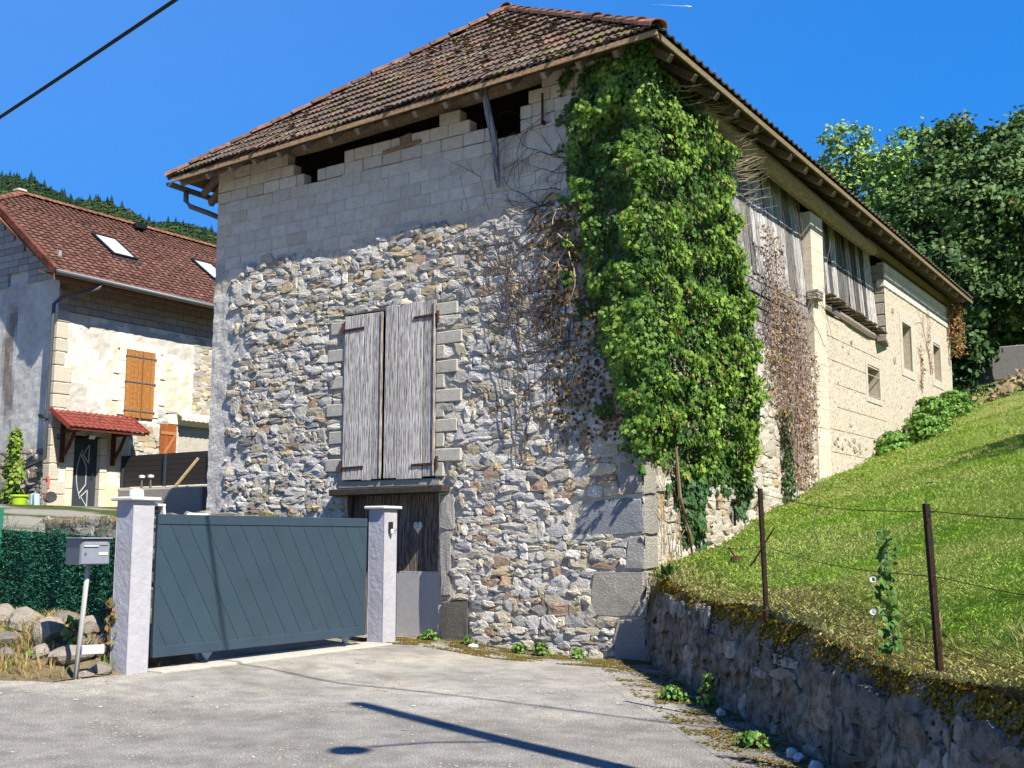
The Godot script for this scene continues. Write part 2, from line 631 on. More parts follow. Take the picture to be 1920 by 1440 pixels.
func build_ground() -> void:
	var pn := FastNoiseLite.new()
	pn.seed = 12
	pn.frequency = 0.35
	pn.fractal_octaves = 4
	var pn2 := FastNoiseLite.new()
	pn2.seed = 15
	pn2.frequency = 1.6
	pn2.fractal_octaves = 3
	grid("ground", -420, 320, -420, 220, 20.0, func(x, z): return -0.6 + 0.0 * x * z, func(_x, _z): return Color(0.1, 0.11, 0.06), func(_x, _z): return true, M.soil)
	grid("road", -14.0, 14.0, -14.0, 14.0, 0.14, road_y,
		func(x, z):
			var g := 0.44 + 0.12 * pn.get_noise_2d(x, z)
			var lane := sm(-0.6, 0.5, (z + 6.7) + 0.42 * (x + 11.0) + 0.5 * pn.get_noise_2d(x * 2.0, z * 2.0))
			var dust := sm(0.02, 0.3, pn.get_noise_2d(x * 0.9 + 40.0, z * 0.9)) * (1.0 - lane)
			var c := Color(g, g * 0.965, g * 0.89).lerp(Color(0.335, 0.322, 0.297), lane * 0.85)
			c = c.lerp(Color(0.56, 0.525, 0.455), dust * 0.7)
			var edge := sm(0.75, 0.1, -wall_side(x, z)) + sm(-13.0, -13.6, z) * 0.9
			edge *= 0.75 + 0.9 * pn2.get_noise_2d(x * 1.4, z * 1.4)
			c = c.lerp(Color(0.2, 0.155, 0.085), clampf(edge, 0.0, 0.85))
			var scuff := sm(0.22, 0.34, absf(pn2.get_noise_2d(x * 0.25 + z * 0.6, z * 0.4 - x * 0.3)))
			return c * (1.0 + 0.2 * pn2.get_noise_2d(x, z) - 0.16 * scuff),
		func(x, z): return wall_side(x, z) < 0.3 and not (x < -11.3 and z < -8.3), M.asphalt)
	grid("road_beyond", -64.0, -14.0, -8.0, 14.0, 0.5, road_y, func(_x, _z): return Color(0.3, 0.29, 0.27), func(_x, _z): return true, M.asphalt)
	grid("verge", -44.0, -10.95, -9.6, -4.2, 0.16,
		func(x, z):
			var d: float = -(z + 7.3) - 0.22 * (x + 11.5)     # rises away from the road towards the hedge panel
			return road_y(x, z) + 0.012 + 0.42 * sm(0.0, 1.5, d) * sm(-10.95, -11.7, x) + 0.05 * pn2.get_noise_2d(x, z) * sm(0.0, 0.5, d) - 0.05 * sm(0.1, -0.1, d),
		func(x, z): return Color(0.13, 0.105, 0.07).lerp(Color(0.26, 0.2, 0.115), 0.5 + 0.7 * pn2.get_noise_2d(x * 2.0, z * 2.0)), func(x, z): return -(z + 7.3) - 0.22 * (x + 11.5) > -0.25, M.soil)
	grid("yard", -48.0, -11.2, -48.0, -8.6, 0.4, yard_y,
		func(x, z): return Color(0.3, 0.285, 0.25).lerp(Color(0.07, 0.1, 0.035), sm(-0.05, 0.2, pn.get_noise_2d(x, z) + 0.35 * sm(-17.5, -19.0, z) - 0.1)), func(x, z): return not (x > -15.6 and z < -14.0), M.soil)
	grid("lawn", -7.1, 16.0, -62.0, 2.0, 0.2, func(x, z): return lawn_y(x, z) - 0.03 - 0.6 * sm(0.24, 0.04, wall_side(x, z)),
		func(x, z):
			var c := Color(0.14, 0.22, 0.04).lerp(Color(0.3, 0.3, 0.12), 0.5 + 0.7 * pn.get_noise_2d(x, z))
			return c.lerp(Color(0.2, 0.16, 0.09), sm(0.55, 0.1, wall_side(x, z))), func(x, z): return wall_side(x, z) > 0.02 and x > -7.15, M.soil)
	grid("hillside_meadow", -62.0, 30.0, -120.0, -33.2, 2.0, func(x, z): return 3.9 + 0.2 * (-z - 33.0) * sm(-40.0, -12.0, x) - 0.75 - 0.25 * sm(-50, -62, z), func(_x, _z): return Color(0.06, 0.1, 0.03), func(x, z): return x < -7.4 or z < -60.0 or x > 15.0, M.soil)
	# loose chippings gathered on the apron and along the walls
	var pm := MB.new()
	pm.lathe(Vector3.ZERO, [Vector2(0, 0.45), Vector2(0.6, 0.3), Vector2(1.0, 0.0), Vector2(0.5, -0.3)], 5)
	var xf := []
	var cs := []
	for i in 42000:
		var x := rf(-11.2, 0.0)
		var z := rf(-13.7, -5.0)
		var s := wall_side(x, z)
		if s > -0.05: continue
		var near := maxf(sm(-0.8, -0.05, s), sm(-13.0, -13.7, z))
		var band := maxf(near, 0.75 * sm(0.1, 0.35, pn.get_noise_2d(x * 1.3 + 9.0, z * 1.3)))
		if absf((z + 7.0) + 0.42 * (x + 11.0)) < 0.8: band = maxf(band, 0.5)
		band = maxf(band, 0.13)
		if rng.randf() > band: continue
		var k := rf(0.004, 0.012) * (2.2 if rng.randf() < 0.03 else 1.0)
		xf.append(Transform3D(Basis(Vector3.UP, rf(0, 6)).scaled(Vector3(k, k * rf(0.5, 0.9), k * rf(0.6, 1.1))), Vector3(x, road_y(x, z) + k * 0.2, z)))
		cs.append(tinted(Color(0.4, 0.375, 0.33), Color(0.2, 0.185, 0.165), 0.25))
	meta(scatter("gravel", pm.mesh(), M.twig, xf, cs), "loose pale chippings scattered over the asphalt apron before the barn", "gravel")

# ---------------------------------------------------------------- barn: front
func blocks_row(out: Array, x0: float, x1: float, y0: float, y1: float, z: float, len := 0.415, ragged := true, pal := []) -> void:
	var x := x0
	if ragged and rng.randf() < 0.5: x -= len * 0.5
	while x < x1 - 0.02:
		var a := maxf(x, x0)
		var l := len * rf(0.9, 1.06)
		var b := minf(x + l, x1)
		if x1 - b < 0.1: b = x1
		if b - a > 0.05:
			var mb := MB.new()
			mb.col = (pal[rng.randi() % pal.size()] as Color) * rf(0.92, 1.06)
			var h := y1 - y0
			var bs := Basis(Vector3(0, 0, 1), rf(-0.012, 0.012))
			mb.box(Vector3((a + b) / 2, (y0 + y1) / 2 + rf(-0.005, 0.005), z - 0.1 + rf(-0.003, 0.006)), Vector3(b - a - rf(0.004, 0.014), h - rf(0.004, 0.015), 0.2), bs, rf(0.006, 0.014))
			out.append(mb)
		x = b

func build_barn() -> void:
	var barn := thing("stone_barn", "old barn of rubble stone topped with pale blocks, under a mossy tiled hip roof", "barn", Vector3(-11.4, 0, -23.4))
	barn.set_meta("group", "")
	var U := Vector3(1, 0, 0)
	var W := Vector3(0, 1, 0)
	var N := Vector3(0, 0, 1)
	var pal := [Color(0.643, 0.624, 0.583), Color(0.553, 0.544, 0.536), Color(0.623, 0.564, 0.449), Color(0.682, 0.653, 0.583), Color(0.472, 0.465, 0.459), Color(0.553, 0.455, 0.296), Color(0.603, 0.574, 0.516), Color(0.362, 0.346, 0.315), Color(0.703, 0.683, 0.631), Color(0.603, 0.535, 0.411), Color(0.663, 0.634, 0.573), Color(0.633, 0.594, 0.516), Color(0.582, 0.564, 0.526), Color(0.663, 0.624, 0.554), Color(0.502, 0.446, 0.344), Color(0.442, 0.327, 0.239)]
	var shutters := Rect2(-12.5, 2.55, 1.9, 2.78)
	var door := Rect2(-12.45, -0.3, 1.95, 2.62)
	var sill := Rect2(-12.66, 2.29, 2.36, 0.26)
	# quoins of dressed block beside the hay door
	var quoins := []
	for i in 6:
		quoins.append(Rect2(-12.9 + 0.06 * (i % 2), 2.7 + i * 0.46, 0.4 - 0.06 * (i % 2), 0.22))
		quoins.append(Rect2(-10.6, 2.56 + i * 0.46, 0.17, 0.23))
		quoins.append(Rect2(-10.6, 2.79 + i * 0.46, 0.5 - 0.08 * (i % 2), 0.21))
	var corner := [Rect2(-8.17, 1.68, 1.15, 0.5), Rect2(-7.3, 1.2, 0.28, 0.46), Rect2(-7.86, 0.56, 0.84, 0.62), Rect2(-7.5, -0.05, 0.48, 0.58), Rect2(-7.42, 2.22, 0.4, 0.46), Rect2(-7.3, 2.72, 0.28, 0.5), Rect2(-10.47, -0.05, 0.5, 0.76), Rect2(-10.5, 1.75, 0.26, 0.55), Rect2(-10.5, 0.74, 0.2, 1.0)]
	var skip := [shutters, door, sill] + quoins + corner
	var mort := func(x, y):
		var c := Color(0.6, 0.555, 0.475)
		if x < -15.05 + 0.2 * sin(y * 2.7) and y < 6.1: c = Color(0.6, 0.59, 0.57)
		return c * rf(0.9, 1.08)
	var wall := put("front_wall", rough_sheet(LX, SX, -0.3, 8.65, 0.075, [shutters, Rect2(-12.42, -0.3, 1.9, 2.6), Rect2(-16, 6.6, 10, 3)], 0.03, mort, Vector3(0, 0, FZ - 0.008), U, W, N), M.mortar, barn)
	# body of the walls behind the facing, so that the inside is closed
	var core := MB.new()
	core.col = Color(0.3, 0.28, 0.24)
	core.box(Vector3(LX + 0.2, 4.0, (FZ + BZ) / 2 - 0.1), Vector3(0.4, 8.6, FZ - BZ - 0.4))
	core.box(Vector3((LX + SX) / 2, 4.1, BZ + 0.2), Vector3(SX - LX - 0.04, 8.4, 0.4))
	core.box(Vector3(-14.15, 3.1, FZ - 0.28), Vector3(3.26, 7.0, 0.46))
	core.box(Vector3(-8.77, 3.1, FZ - 0.28), Vector3(3.46, 7.0, 0.46))
	core.box(Vector3(-11.51, 5.96, FZ - 0.28), Vector3(2.02, 1.28, 0.46))
	core.box(Vector3((LX + SX) / 2, -0.1, (FZ + BZ) / 2), Vector3(SX - LX - 0.6, 0.2, FZ - BZ - 1.0))
	put("wall_core", core, M.mortar, barn)
	var st := rubble(-15.35, SX - 0.02, -0.1, 6.62, skip, func(x, y): return y < 6.42 + 0.14 * sin(x * 2.1) + 0.03 * (x + 15.0) and not (x < -15.1 + 0.2 * sin(y * 2.7) and y < 6.0 and rng.randf() < 0.8), pal, Vector3(0, 0, FZ), U, W, N, 0.82, 0.037, 30.0)
	lay(st, wall, M.stone, 215)
	# left edge: roughcast with only a few stones showing
	for q in quoins:
		var mb := MB.new()
		mb.col = Color(0.46, 0.44, 0.38) * rf(0.94, 1.05)
		var r: Rect2 = q
		mb.box(Vector3(r.get_center().x, r.get_center().y, FZ - 0.06), Vector3(r.size.x - 0.012, r.size.y - 0.012, 0.2 + rf(-0.01, 0.02)), Basis(Vector3(0, 0, 1), rf(-0.012, 0.012)), 0.012)
		put("quoin_block", mb, M.block, barn)
	var qc := [Color(0.4, 0.43, 0.48), Color(0.54, 0.53, 0.51), Color(0.55, 0.52, 0.47), Color(0.53, 0.52, 0.5), Color(0.56, 0.54, 0.5), Color(0.58, 0.55, 0.49), Color(0.2, 0.19, 0.175), Color(0.55, 0.54, 0.52), Color(0.5, 0.49, 0.47)]
	for i in corner.size():
		var r: Rect2 = corner[i]
		var mb := MB.new()
		mb.col = qc[i]
		var poly := PackedVector2Array()
		var pts := [Vector2(0, 0), Vector2(0.5, -0.01), Vector2(1, 0), Vector2(1.0, 0.5), Vector2(1, 1), Vector2(0.55, 1.0), Vector2(0.06, 0.97), Vector2(-0.02, 0.55)]
		if i == 0: pts = [Vector2(0, 0.02), Vector2(0.5, 0.0), Vector2(1, 0), Vector2(1, 0.5), Vector2(1, 1), Vector2(0.7, 1.0), Vector2(0.3, 0.88), Vector2(0.12, 0.5)]
		for p in pts:
			poly.append(r.position + (p as Vector2) * r.size + Vector2(rf(-0.03, 0.03) if (p as Vector2).x < 0.9 else 0.0, rf(-0.022, 0.022)))
		stone_shape(mb, poly, Vector3(0, 0, FZ), U, W, N, 0.022 if i < 6 else 0.04, 0.02)
		if i < 6:     # the return on the side wall
			var dp := rf(0.3, 0.62)
			mb.col = qc[i].lerp(Color(0.6, 0.55, 0.46), 0.6)
			var sp := PackedVector2Array()
			for p in [Vector2(0, 0), Vector2(0.5, 0.0), Vector2(1, 0.03), Vector2(0.97, 0.5), Vector2(1, 0.96), Vector2(0.5, 1.0), Vector2(0, 1), Vector2(0, 0.5)]:
				sp.append(Vector2(-FZ - 0.01, r.position.y) + (p as Vector2) * Vector2(dp, r.size.y) + Vector2(0, rf(-0.01, 0.01)))
			stone_shape(mb, sp, Vector3(SX, 0, 0), Vector3(0, 0, -1), W, Vector3(1, 0, 0), 0.012, 0.03)
		put("quoin_stone", mb, M.quoin, barn)
	# blocks above, with gaps left open under the eaves
	var bp := [Color(0.66, 0.585, 0.48), Color(0.63, 0.56, 0.465), Color(0.68, 0.61, 0.52), Color(0.62, 0.54, 0.425), Color(0.68, 0.605, 0.5)]
	var bl := []
	for k in 11:
		var y0 := 6.29 + k * 0.2145
		var spans := [[LX, SX - 0.02]]
		if k == 0: spans = [[LX + 0.3, -13.9]]
		if k == 1: spans = [[LX + 0.26, -11.2]]
		if k == 2: spans = [[LX, -7.9]]
		if k == 7: spans = [[LX, -13.6], [-13.28, -9.6], [-9.05, SX - 0.02]]
		if k == 8: spans = [[LX, -13.85], [-12.66, -10.0], [-9.05, SX - 0.02]]
		if k == 9: spans = [[LX, -14.0], [-10.62, -10.2], [-8.9, SX - 0.02]]
		if k == 10: spans = [[-8.66, SX - 0.02]]
		for sp in spans:
			blocks_row(bl, sp[0], sp[1], y0, y0 + 0.2145, FZ - 0.005, 0.42, true, bp)
	var bwall := MB.new()
	bwall.col = Color(0.58, 0.51, 0.41)
	for sp in [[LX + 0.02, SX - 0.04, 6.35, 7.77]]:
		bwall.box(Vector3((sp[0] + sp[1]) / 2, (sp[2] + sp[3]) / 2, FZ - 0.11), Vector3(sp[1] - sp[0], sp[3] - sp[2], 0.192))
	var bw := put("block_wall", bwall, M.block, barn)
	for b in bl:
		put("concrete_block", b, M.block, bw)
	# hay door: planks, straps
	var specs := [["hay_shutter", -12.5, -11.68, [0.42, 0.2, 0.2], 5.30], ["hay_shutter", -11.62, -10.6, [0.26, 0.18, 0.34, 0.24], 5.36]]
	for si in 2:
		var s: Array = specs[si]
		var sh := Node3D.new()
		sh.name = "hay_shutter"
		barn.add_child(sh, true)
		var x: float = s[1]
		var fz := FZ + 0.045
		var cnt := 0
		for wd in s[3]:
			var mb := MB.new()
			mb.col = Color(0.76, 0.73, 0.71) * rf(0.66, 1.14)
			mb.box(Vector3(x + wd / 2, 2.55 + ((s[4] - 2.55) / 2) + rf(-0.012, 0.012), fz + rf(-0.007, 0.007)), Vector3(wd - rf(0.008, 0.015), s[4] - 2.55 + rf(-0.03, 0.01), 0.036), Basis(Vector3(0, 1, 0), rf(-0.012, 0.012)), 0.005)
			put("plank", mb, M.grey_wood, sh)
			x += wd
			cnt += 1
		var edge := MB.new()
		edge.col = Color(0.62, 0.55, 0.46)
		var ex: float = s[2] - 0.012
		edge.box(Vector3(ex, (2.56 + s[4]) / 2, fz + 0.012), Vector3(0.024, s[4] - 2.6, 0.05), Basis(), 0.004)
		put("edge_batten", edge, M.grey_wood, sh)
		for yy in [2.76, 5.05]:
			var hg := MB.new()
			var l := 0.48 if yy > 4 else 0.5
			var hx: float = s[1] - 0.04 if si == 0 else s[2] + 0.05
			var dir := 1.0 if si == 0 else -1.0
			hg.box(Vector3(hx + dir * l / 2, yy + (0.06 if si == 1 and yy > 4 else 0.0), fz + 0.026), Vector3(l, 0.042, 0.012), Basis(Vector3(0, 0, 1), 0.02), 0.003)
			hg.tube([Vector3(hx, yy - 0.07, fz + 0.02), Vector3(hx, yy + 0.12, fz + 0.02)], [0.022, 0.022], 8)
			for k in 3:
				hg.box(Vector3(hx + dir * (0.1 + k * 0.15), yy + (0.06 if si == 1 and yy > 4 else 0.0), fz + 0.036), Vector3(0.02, 0.02, 0.012), Basis(), 0.004)
			put("strap_hinge", hg, M.rust, sh)
	var dk := MB.new()
	dk.col = Color(0.03, 0.028, 0.026)
	dk.box(Vector3(-11.55, 3.95, FZ - 0.35), Vector3(2.1, 2.9, 0.04))
	put("opening_back", dk, M.dark, barn)
	var cs := MB.new()
	cs.col = Color(0.36, 0.335, 0.28)
	cs.box(Vector3(-11.55, 2.485, FZ - 0.12), Vector3(2.1, 0.125, 0.3), Basis(), 0.02)
	put("sill", cs, M.block, barn)
	var li := MB.new()
	li.col = Color(0.06, 0.053, 0.047)
	li.box(Vector3(-11.49, 2.365, FZ - 0.0), Vector3(2.32, 0.105, 0.42), Basis(Vector3(0, 0, 1), 0.008), 0.01)
	put("lintel_beam", li, M.beam, barn)
	# plank door under the lintel
	var dr := Node3D.new()
	dr.name = "door"
	barn.add_child(dr, true)
	var px := -12.44
	for wd in [0.24, 0.2, 0.22, 0.3, 0.22, 0.28, 0.32, 0.16]:
		var mb := MB.new()
		mb.col = Color(0.3, 0.245, 0.205) * rf(0.7, 1.2)
		mb.box(Vector3(px + wd / 2, 1.17, FZ - 0.2 + rf(-0.005, 0.005)), Vector3(wd - 0.008, 2.32, 0.04), Basis(), 0.005)
		put("plank", mb, M.grey_wood, dr)
		px += wd
	var plate := MB.new()
	plate.col = Color(0.5, 0.5, 0.51)
	plate.box(Vector3(-11.08, 0.57, FZ - 0.174), Vector3(0.84, 1.08, 0.006))
	var pm := mat(Color(1, 1, 1), 0.42, T.soft, Vector3.ONE * 1.5, T.bumps, 0.15, 0.5)
	pm.metallic = 0.3
	put("metal_plate", plate, pm, dr, false).set_meta("label", "dull scratched metal sheet over the door's lower half")
	var lt := MB.new()
	lt.box(Vector3(-11.43, 1.17, FZ - 0.165), Vector3(0.045, 0.07, 0.03), Basis(), 0.005)
	put("latch", lt, M.rust, dr)
	for k in 9:
		var nl := MB.new()
		nl.box(Vector3(-11.46 + k * 0.095, 1.09, FZ - 0.17), Vector3(0.014, 0.014, 0.01), Basis(), 0.003)
		put("nail", nl, M.zinc, dr)
	var ds := MB.new()
	ds.col = Color(0.46, 0.43, 0.37)
	ds.box(Vector3(-11.4, 0.03, FZ + 0.02), Vector3(1.95, 0.1, 0.4), Basis(), 0.02)
	put("doorstep", ds, M.block, barn)
	build_side(barn)

func build_side(barn: Node3D) -> void:
	var U := Vector3(0, 0, -1)
	var W := Vector3(0, 1, 0)
	var N := Vector3(1, 0, 0)
	var o := Vector3(SX, 0, 0)
	# 1. rubble bay behind the ivy: z -13.8 .. -21.2
	var mort := func(_x, _y): return Color(0.5, 0.45, 0.36) * rf(0.93, 1.06)
	var hole := Rect2(16.75, 1.82, 0.42, 0.42)
	var w1 := put("side_wall", rough_sheet(-FZ, 21.2, 0.3, 4.95, 0.1, [hole], 0.03, mort, o - N * 0.03, U, W, N), M.mortar, barn)
	var pal := [Color(0.62, 0.57, 0.47), Color(0.6, 0.55, 0.45), Color(0.66, 0.63, 0.56), Color(0.55, 0.5, 0.42), Color(0.64, 0.6, 0.52), Color(0.52, 0.42, 0.28)]
	var st := rubble(-FZ + 0.4, 21.15, 0.4, 4.9, [hole], func(_x, _y): return true, pal, o - N * 0.03, U, W, N, 1.1, 0.045)
	lay(st, w1, M.stone, 80)
	var up := MB.new()
	up.col = Color(0.34, 0.31, 0.26)
	up.box(Vector3(SX - 0.28, 2.6, -17.4), Vector3(0.4, 4.9, 6.9))
	up.box(Vector3(SX - 0.36, 6.6, -15.6), Vector3(0.5, 3.3, 3.3))
	put("wall_core", up, M.mortar, barn)
	# old horizontal boards over the rubble, then hanging vertical boards
	for k in 6:
		var mb := MB.new()
		mb.col = Color(0.5, 0.48, 0.46) * rf(0.7, 1.1)
		var y := 4.95 + k * 0.235
		mb.box(Vector3(SX - 0.12 + rf(-0.02, 0.03), y + 0.11, -19.5 + rf(-0.1, 0.1)), Vector3(0.05, 0.215, 3.3), Basis(Vector3(1, 0, 0), rf(-0.02, 0.03)), 0.008)
		put("board", mb, M.grey_wood_flat, barn)
	var z := -17.0
	while z > -21.15:
		var wd := rf(0.14, 0.26)
		var mb := MB.new()
		mb.col = Color(0.8, 0.78, 0.78) * rf(0.28, 1.05)
		var bot := 6.25 + rf(-0.06, 0.08)
		var top := 8.35
		var bs := Basis(Vector3(0, 0, 1), 0.07 + rf(-0.02, 0.03)) * Basis(Vector3(0, 1, 0), rf(-0.12, 0.12))
		mb.box(Vector3(SX - 0.17, (bot + top) / 2, z - wd / 2), Vector3(0.026, top - bot, wd - rf(0.008, 0.03)), bs, 0.004)
		put("hanging_board", mb, M.grey_wood, barn)
		z -= wd
	# pillar one
	var pl := [Color(0.62, 0.57, 0.46), Color(0.65, 0.6, 0.49), Color(0.59, 0.54, 0.44)]
	var y0 := 1.9
	while y0 < 7.75:
		var h := rf(0.3, 0.46)
		var mb := MB.new()
		mb.col = pl[rng.randi() % 3]
		mb.box(Vector3(SX - 0.13 + rf(-0.003, 0.003), y0 + h / 2, -21.55), Vector3(0.3, h - 0.002, 0.72), Basis(), 0.004)
		put("pillar_block", mb, M.block, barn)
		y0 += h
	var stub := MB.new()
	stub.col = Color(0.45, 0.42, 0.38)
	for k in 3:
		stub.box(Vector3(SX + 0.04, 6.28 + k * 0.065, -21.25), Vector3(0.22, 0.055, 0.36), Basis(Vector3(0, 1, 0), rf(-0.06, 0.06)), 0.006)
	put("beam_end", stub, M.grey_wood_flat, barn)
	# 2. cast wall with board marks, z -21.9 .. -26.4, and the taller one to the end
	var win := [Rect2(24.72, 4.72, 0.95, 0.72), Rect2(27.85, 5.75, 0.86, 1.15), Rect2(30.95, 5.85, 0.82, 1.0)]
	var cf := func(_x, _y): return Color(0.84, 0.82, 0.79) * rf(0.97, 1.02)
	var w2 := put("cast_wall", rough_sheet(21.9, 33.1, 1.9, 8.12, 0.1, win + [Rect2(20, 6.12, 6.4, 3)], 0.008, cf, o, U, W, N), M.cast, barn)
	var cr := MB.new()
	cr.col = Color(0.5, 0.46, 0.38)
	cr.box(Vector3(SX - 0.4, 3.05, -23.2), Vector3(0.3, 6.1, 3.0))
	cr.box(Vector3(SX - 0.4, 5.55, -25.2), Vector3(0.3, 0.2, 1.2))
	cr.box(Vector3(SX - 0.4, 3.3, -25.2), Vector3(0.3, 2.8, 1.2))
	cr.box(Vector3(SX - 0.4, 4.0, -29.8), Vector3(0.3, 8.1, 6.6))
	put("wall_core", cr, M.mortar, barn)
	var lip := MB.new()
	lip.col = Color(0.75, 0.72, 0.68)
	for k in 9:        # board marks: thin raised courses
		var yy := 2.4 + k * 0.47
		lip.box(Vector3(SX - 0.002, yy, -24.1 + rf(-0.3, 0.3)), Vector3(0.02, 0.014, 4.3 - rf(0, 0.8)), Basis(Vector3(1, 0, 0), rf(-0.006, 0.006)))
		if k > 3:
			pass
	put("board_mark", lip, M.cast, w2)
	for i in 46:      # stones showing in the casting
		var mb := MB.new()
		mb.col = tinted(Color(0.62, 0.58, 0.5), Color(0.4, 0.33, 0.24), 0.2)
		var u := rf(22.2, 32.8)
		var y := rf(2.6, 7.4)
		if i > 30:
			u = rf(22.2, 24.6)
			y = 3.55 + rf(-0.1, 0.12)
		var a := rf(0.07, 0.2)
		var clash := u < 26.5 and y > 5.95
		for r in win:
			if (r as Rect2).grow(0.32).has_point(Vector2(u, y)): clash = true
		if clash: continue
		stone_shape(mb, stone_poly(u, y, a, a * rf(0.6, 1.0)), o, U, W, N, 0.022, 0.01)
		put("stone", mb, M.stone, w2)
	for i in 3:
		var r: Rect2 = win[i]
		var wn := Node3D.new()
		wn.name = "window"
		barn.add_child(wn, true)
		var fr := MB.new()
		fr.col = Color(0.5, 0.47, 0.41)
		var g := 0.2 if i > 0 else 0.12
		var cz := -r.get_center().x
		var cy := r.get_center().y
		for s in [-1.0, 1.0]:
			fr.box(Vector3(SX + 0.0, cy, cz + s * (r.size.x / 2 + g / 2)), Vector3(0.03, r.size.y + 2 * g, g), Basis(), 0.004)
			fr.box(Vector3(SX + 0.001, cy + s * (r.size.y / 2 + g / 2), cz), Vector3(0.03, g, r.size.x - 0.004), Basis(), 0.004)
		put("surround", fr, M.block, wn)
		var rv := MB.new()
		rv.col = Color(0.5, 0.45, 0.36)
		for s in [-1.0, 1.0]:
			rv.box(Vector3(SX - 0.16, cy, cz + s * (r.size.x / 2 + 0.03)), Vector3(0.3, r.size.y + 0.12, 0.056))
			rv.box(Vector3(SX - 0.16, cy + s * (r.size.y / 2 + 0.03), cz), Vector3(0.3, 0.056, r.size.x))
		put("reveal", rv, M.block, wn)
		var bk := MB.new()
		bk.col = Color(0.3, 0.26, 0.2) if i != 0 else Color(0.05, 0.045, 0.04)
		bk.box(Vector3(SX - 0.245 if i != 0 else SX - 0.5, cy, cz), Vector3(0.02, r.size.y, r.size.x))
		put("infill", bk, M.block, wn)
	# pillar two
	y0 = 5.9
	while y0 < 8.0:
		var h := rf(0.18, 0.3)
		var mb := MB.new()
		mb.col = Color(0.4, 0.37, 0.31) * rf(0.9, 1.1)
		mb.box(Vector3(SX - 0.19, y0 + h / 2, -26.62), Vector3(0.36, h - 0.015, 0.44), Basis(), 0.02)
		put("pillar_block", mb, M.stone, barn)
		y0 += h
	# block courses under the far eaves
	for k in 3:
		var zz := -26.45 + rf(0, 0.2)
		while zz > -33.0:
			var l := 0.4 * rf(0.9, 1.1)
			var mb := MB.new()
			mb.col = Color(0.62, 0.59, 0.53) * rf(0.92, 1.06)
			var hz := minf(l, zz + 33.1)
			mb.box(Vector3(SX - 0.07, 7.6 + k * 0.205, zz - hz / 2), Vector3(0.2, 0.19, hz - 0.018), Basis(), 0.016)
			put("concrete_block", mb, M.block, barn)
			zz -= l
	# second bay: hanging boards and the broken loft floor
	z = -21.95
	while z > -26.3:
		var wd := rf(0.15, 0.27)
		var mb := MB.new()
		var t := rng.randf()
		mb.col = Color(0.85, 0.83, 0.83) * (rf(0.18, 0.35) if t < 0.4 else rf(0.7, 1.1))
		var bot := 6.45 + rf(-0.15, 0.1)
		mb.box(Vector3(SX - 0.24, (bot + 8.3) / 2, z - wd / 2), Vector3(0.026, 8.3 - bot, wd - rf(0.008, 0.04)), Basis(Vector3(0, 0, 1), 0.05 + rf(-0.03, 0.03)) * Basis(Vector3(0, 1, 0), rf(-0.15, 0.15)), 0.004)
		put("hanging_board", mb, M.grey_wood, barn)
		z -= wd
	z = -22.0
	while z > -26.0:
		var wd := rf(0.2, 0.32)
		var mb := MB.new()
		mb.col = Color(0.3, 0.25, 0.2) * rf(0.7, 1.2)
		mb.box(Vector3(SX - 0.12 + rf(-0.05, 0.05), 6.5 - (-z - 22.0) * 0.045, z - wd / 2), Vector3(0.55, 0.035, wd - 0.03), Basis(Vector3(1, 0, 0), rf(-0.08, 0.08)) * Basis(Vector3(0, 0, 1), rf(-0.1, 0.05)), 0.005)
		put("floor_board", mb, M.grey_wood_flat, barn)
		z -= wd
	var bm := MB.new()
	bm.col = Color(0.24, 0.21, 0.18)
	bm.tube([Vector3(SX - 0.1, 6.3, -21.95), Vector3(SX - 0.02, 6.2, -23.4), Vector3(SX - 0.02, 6.14, -24.8), Vector3(SX - 0.08, 6.2, -26.2)], [0.09, 0.11, 0.11, 0.08], 8)
	bm.box(Vector3(SX + 0.05, 6.1, -25.9), Vector3(0.2, 0.1, 0.9), Basis(Vector3(0, 1, 0), 0.2), 0.01)
	put("floor_beam", bm, M.beam, barn, false)

# ---------------------------------------------------------------- roofs
# a strip of wavy tiles on the plane through o: e along the eave, up the slope, n outwards
func tile_strip(mb: MB, o: Vector3, e: Vector3, up: Vector3, n: Vector3, a0: float, b0: float, a1: float, b1: float, t0: float, t1: float, w: float, per: int, amp: float, lift: float, ph: float) -> void:
	var segs := maxi(1, int(ceil((maxf(b0 - a0, b1 - a1)) / w * per)))
	var L := []
	var H := []
	for i in segs + 1:
		var f := float(i) / segs
		var s0 := lerpf(a0, b0, f)
		var s1 := lerpf(a1, b1, f)
		L.append(o + e * s0 + up * t0 + n * (lift + amp * pow(0.5 + 0.5 * cos(TAU * (s0 / w + ph)), 1.6)))
		H.append(o + e * s1 + up * (t1 + 0.03) + n * (0.004 + amp * pow(0.5 + 0.5 * cos(TAU * (s1 / w + ph)), 1.6)))
	for i in segs:
		mb.quad(L[i], L[i + 1], H[i + 1], H[i])
		mb.quad(L[i] - n * 0.028, L[i + 1] - n * 0.028, L[i + 1], L[i])

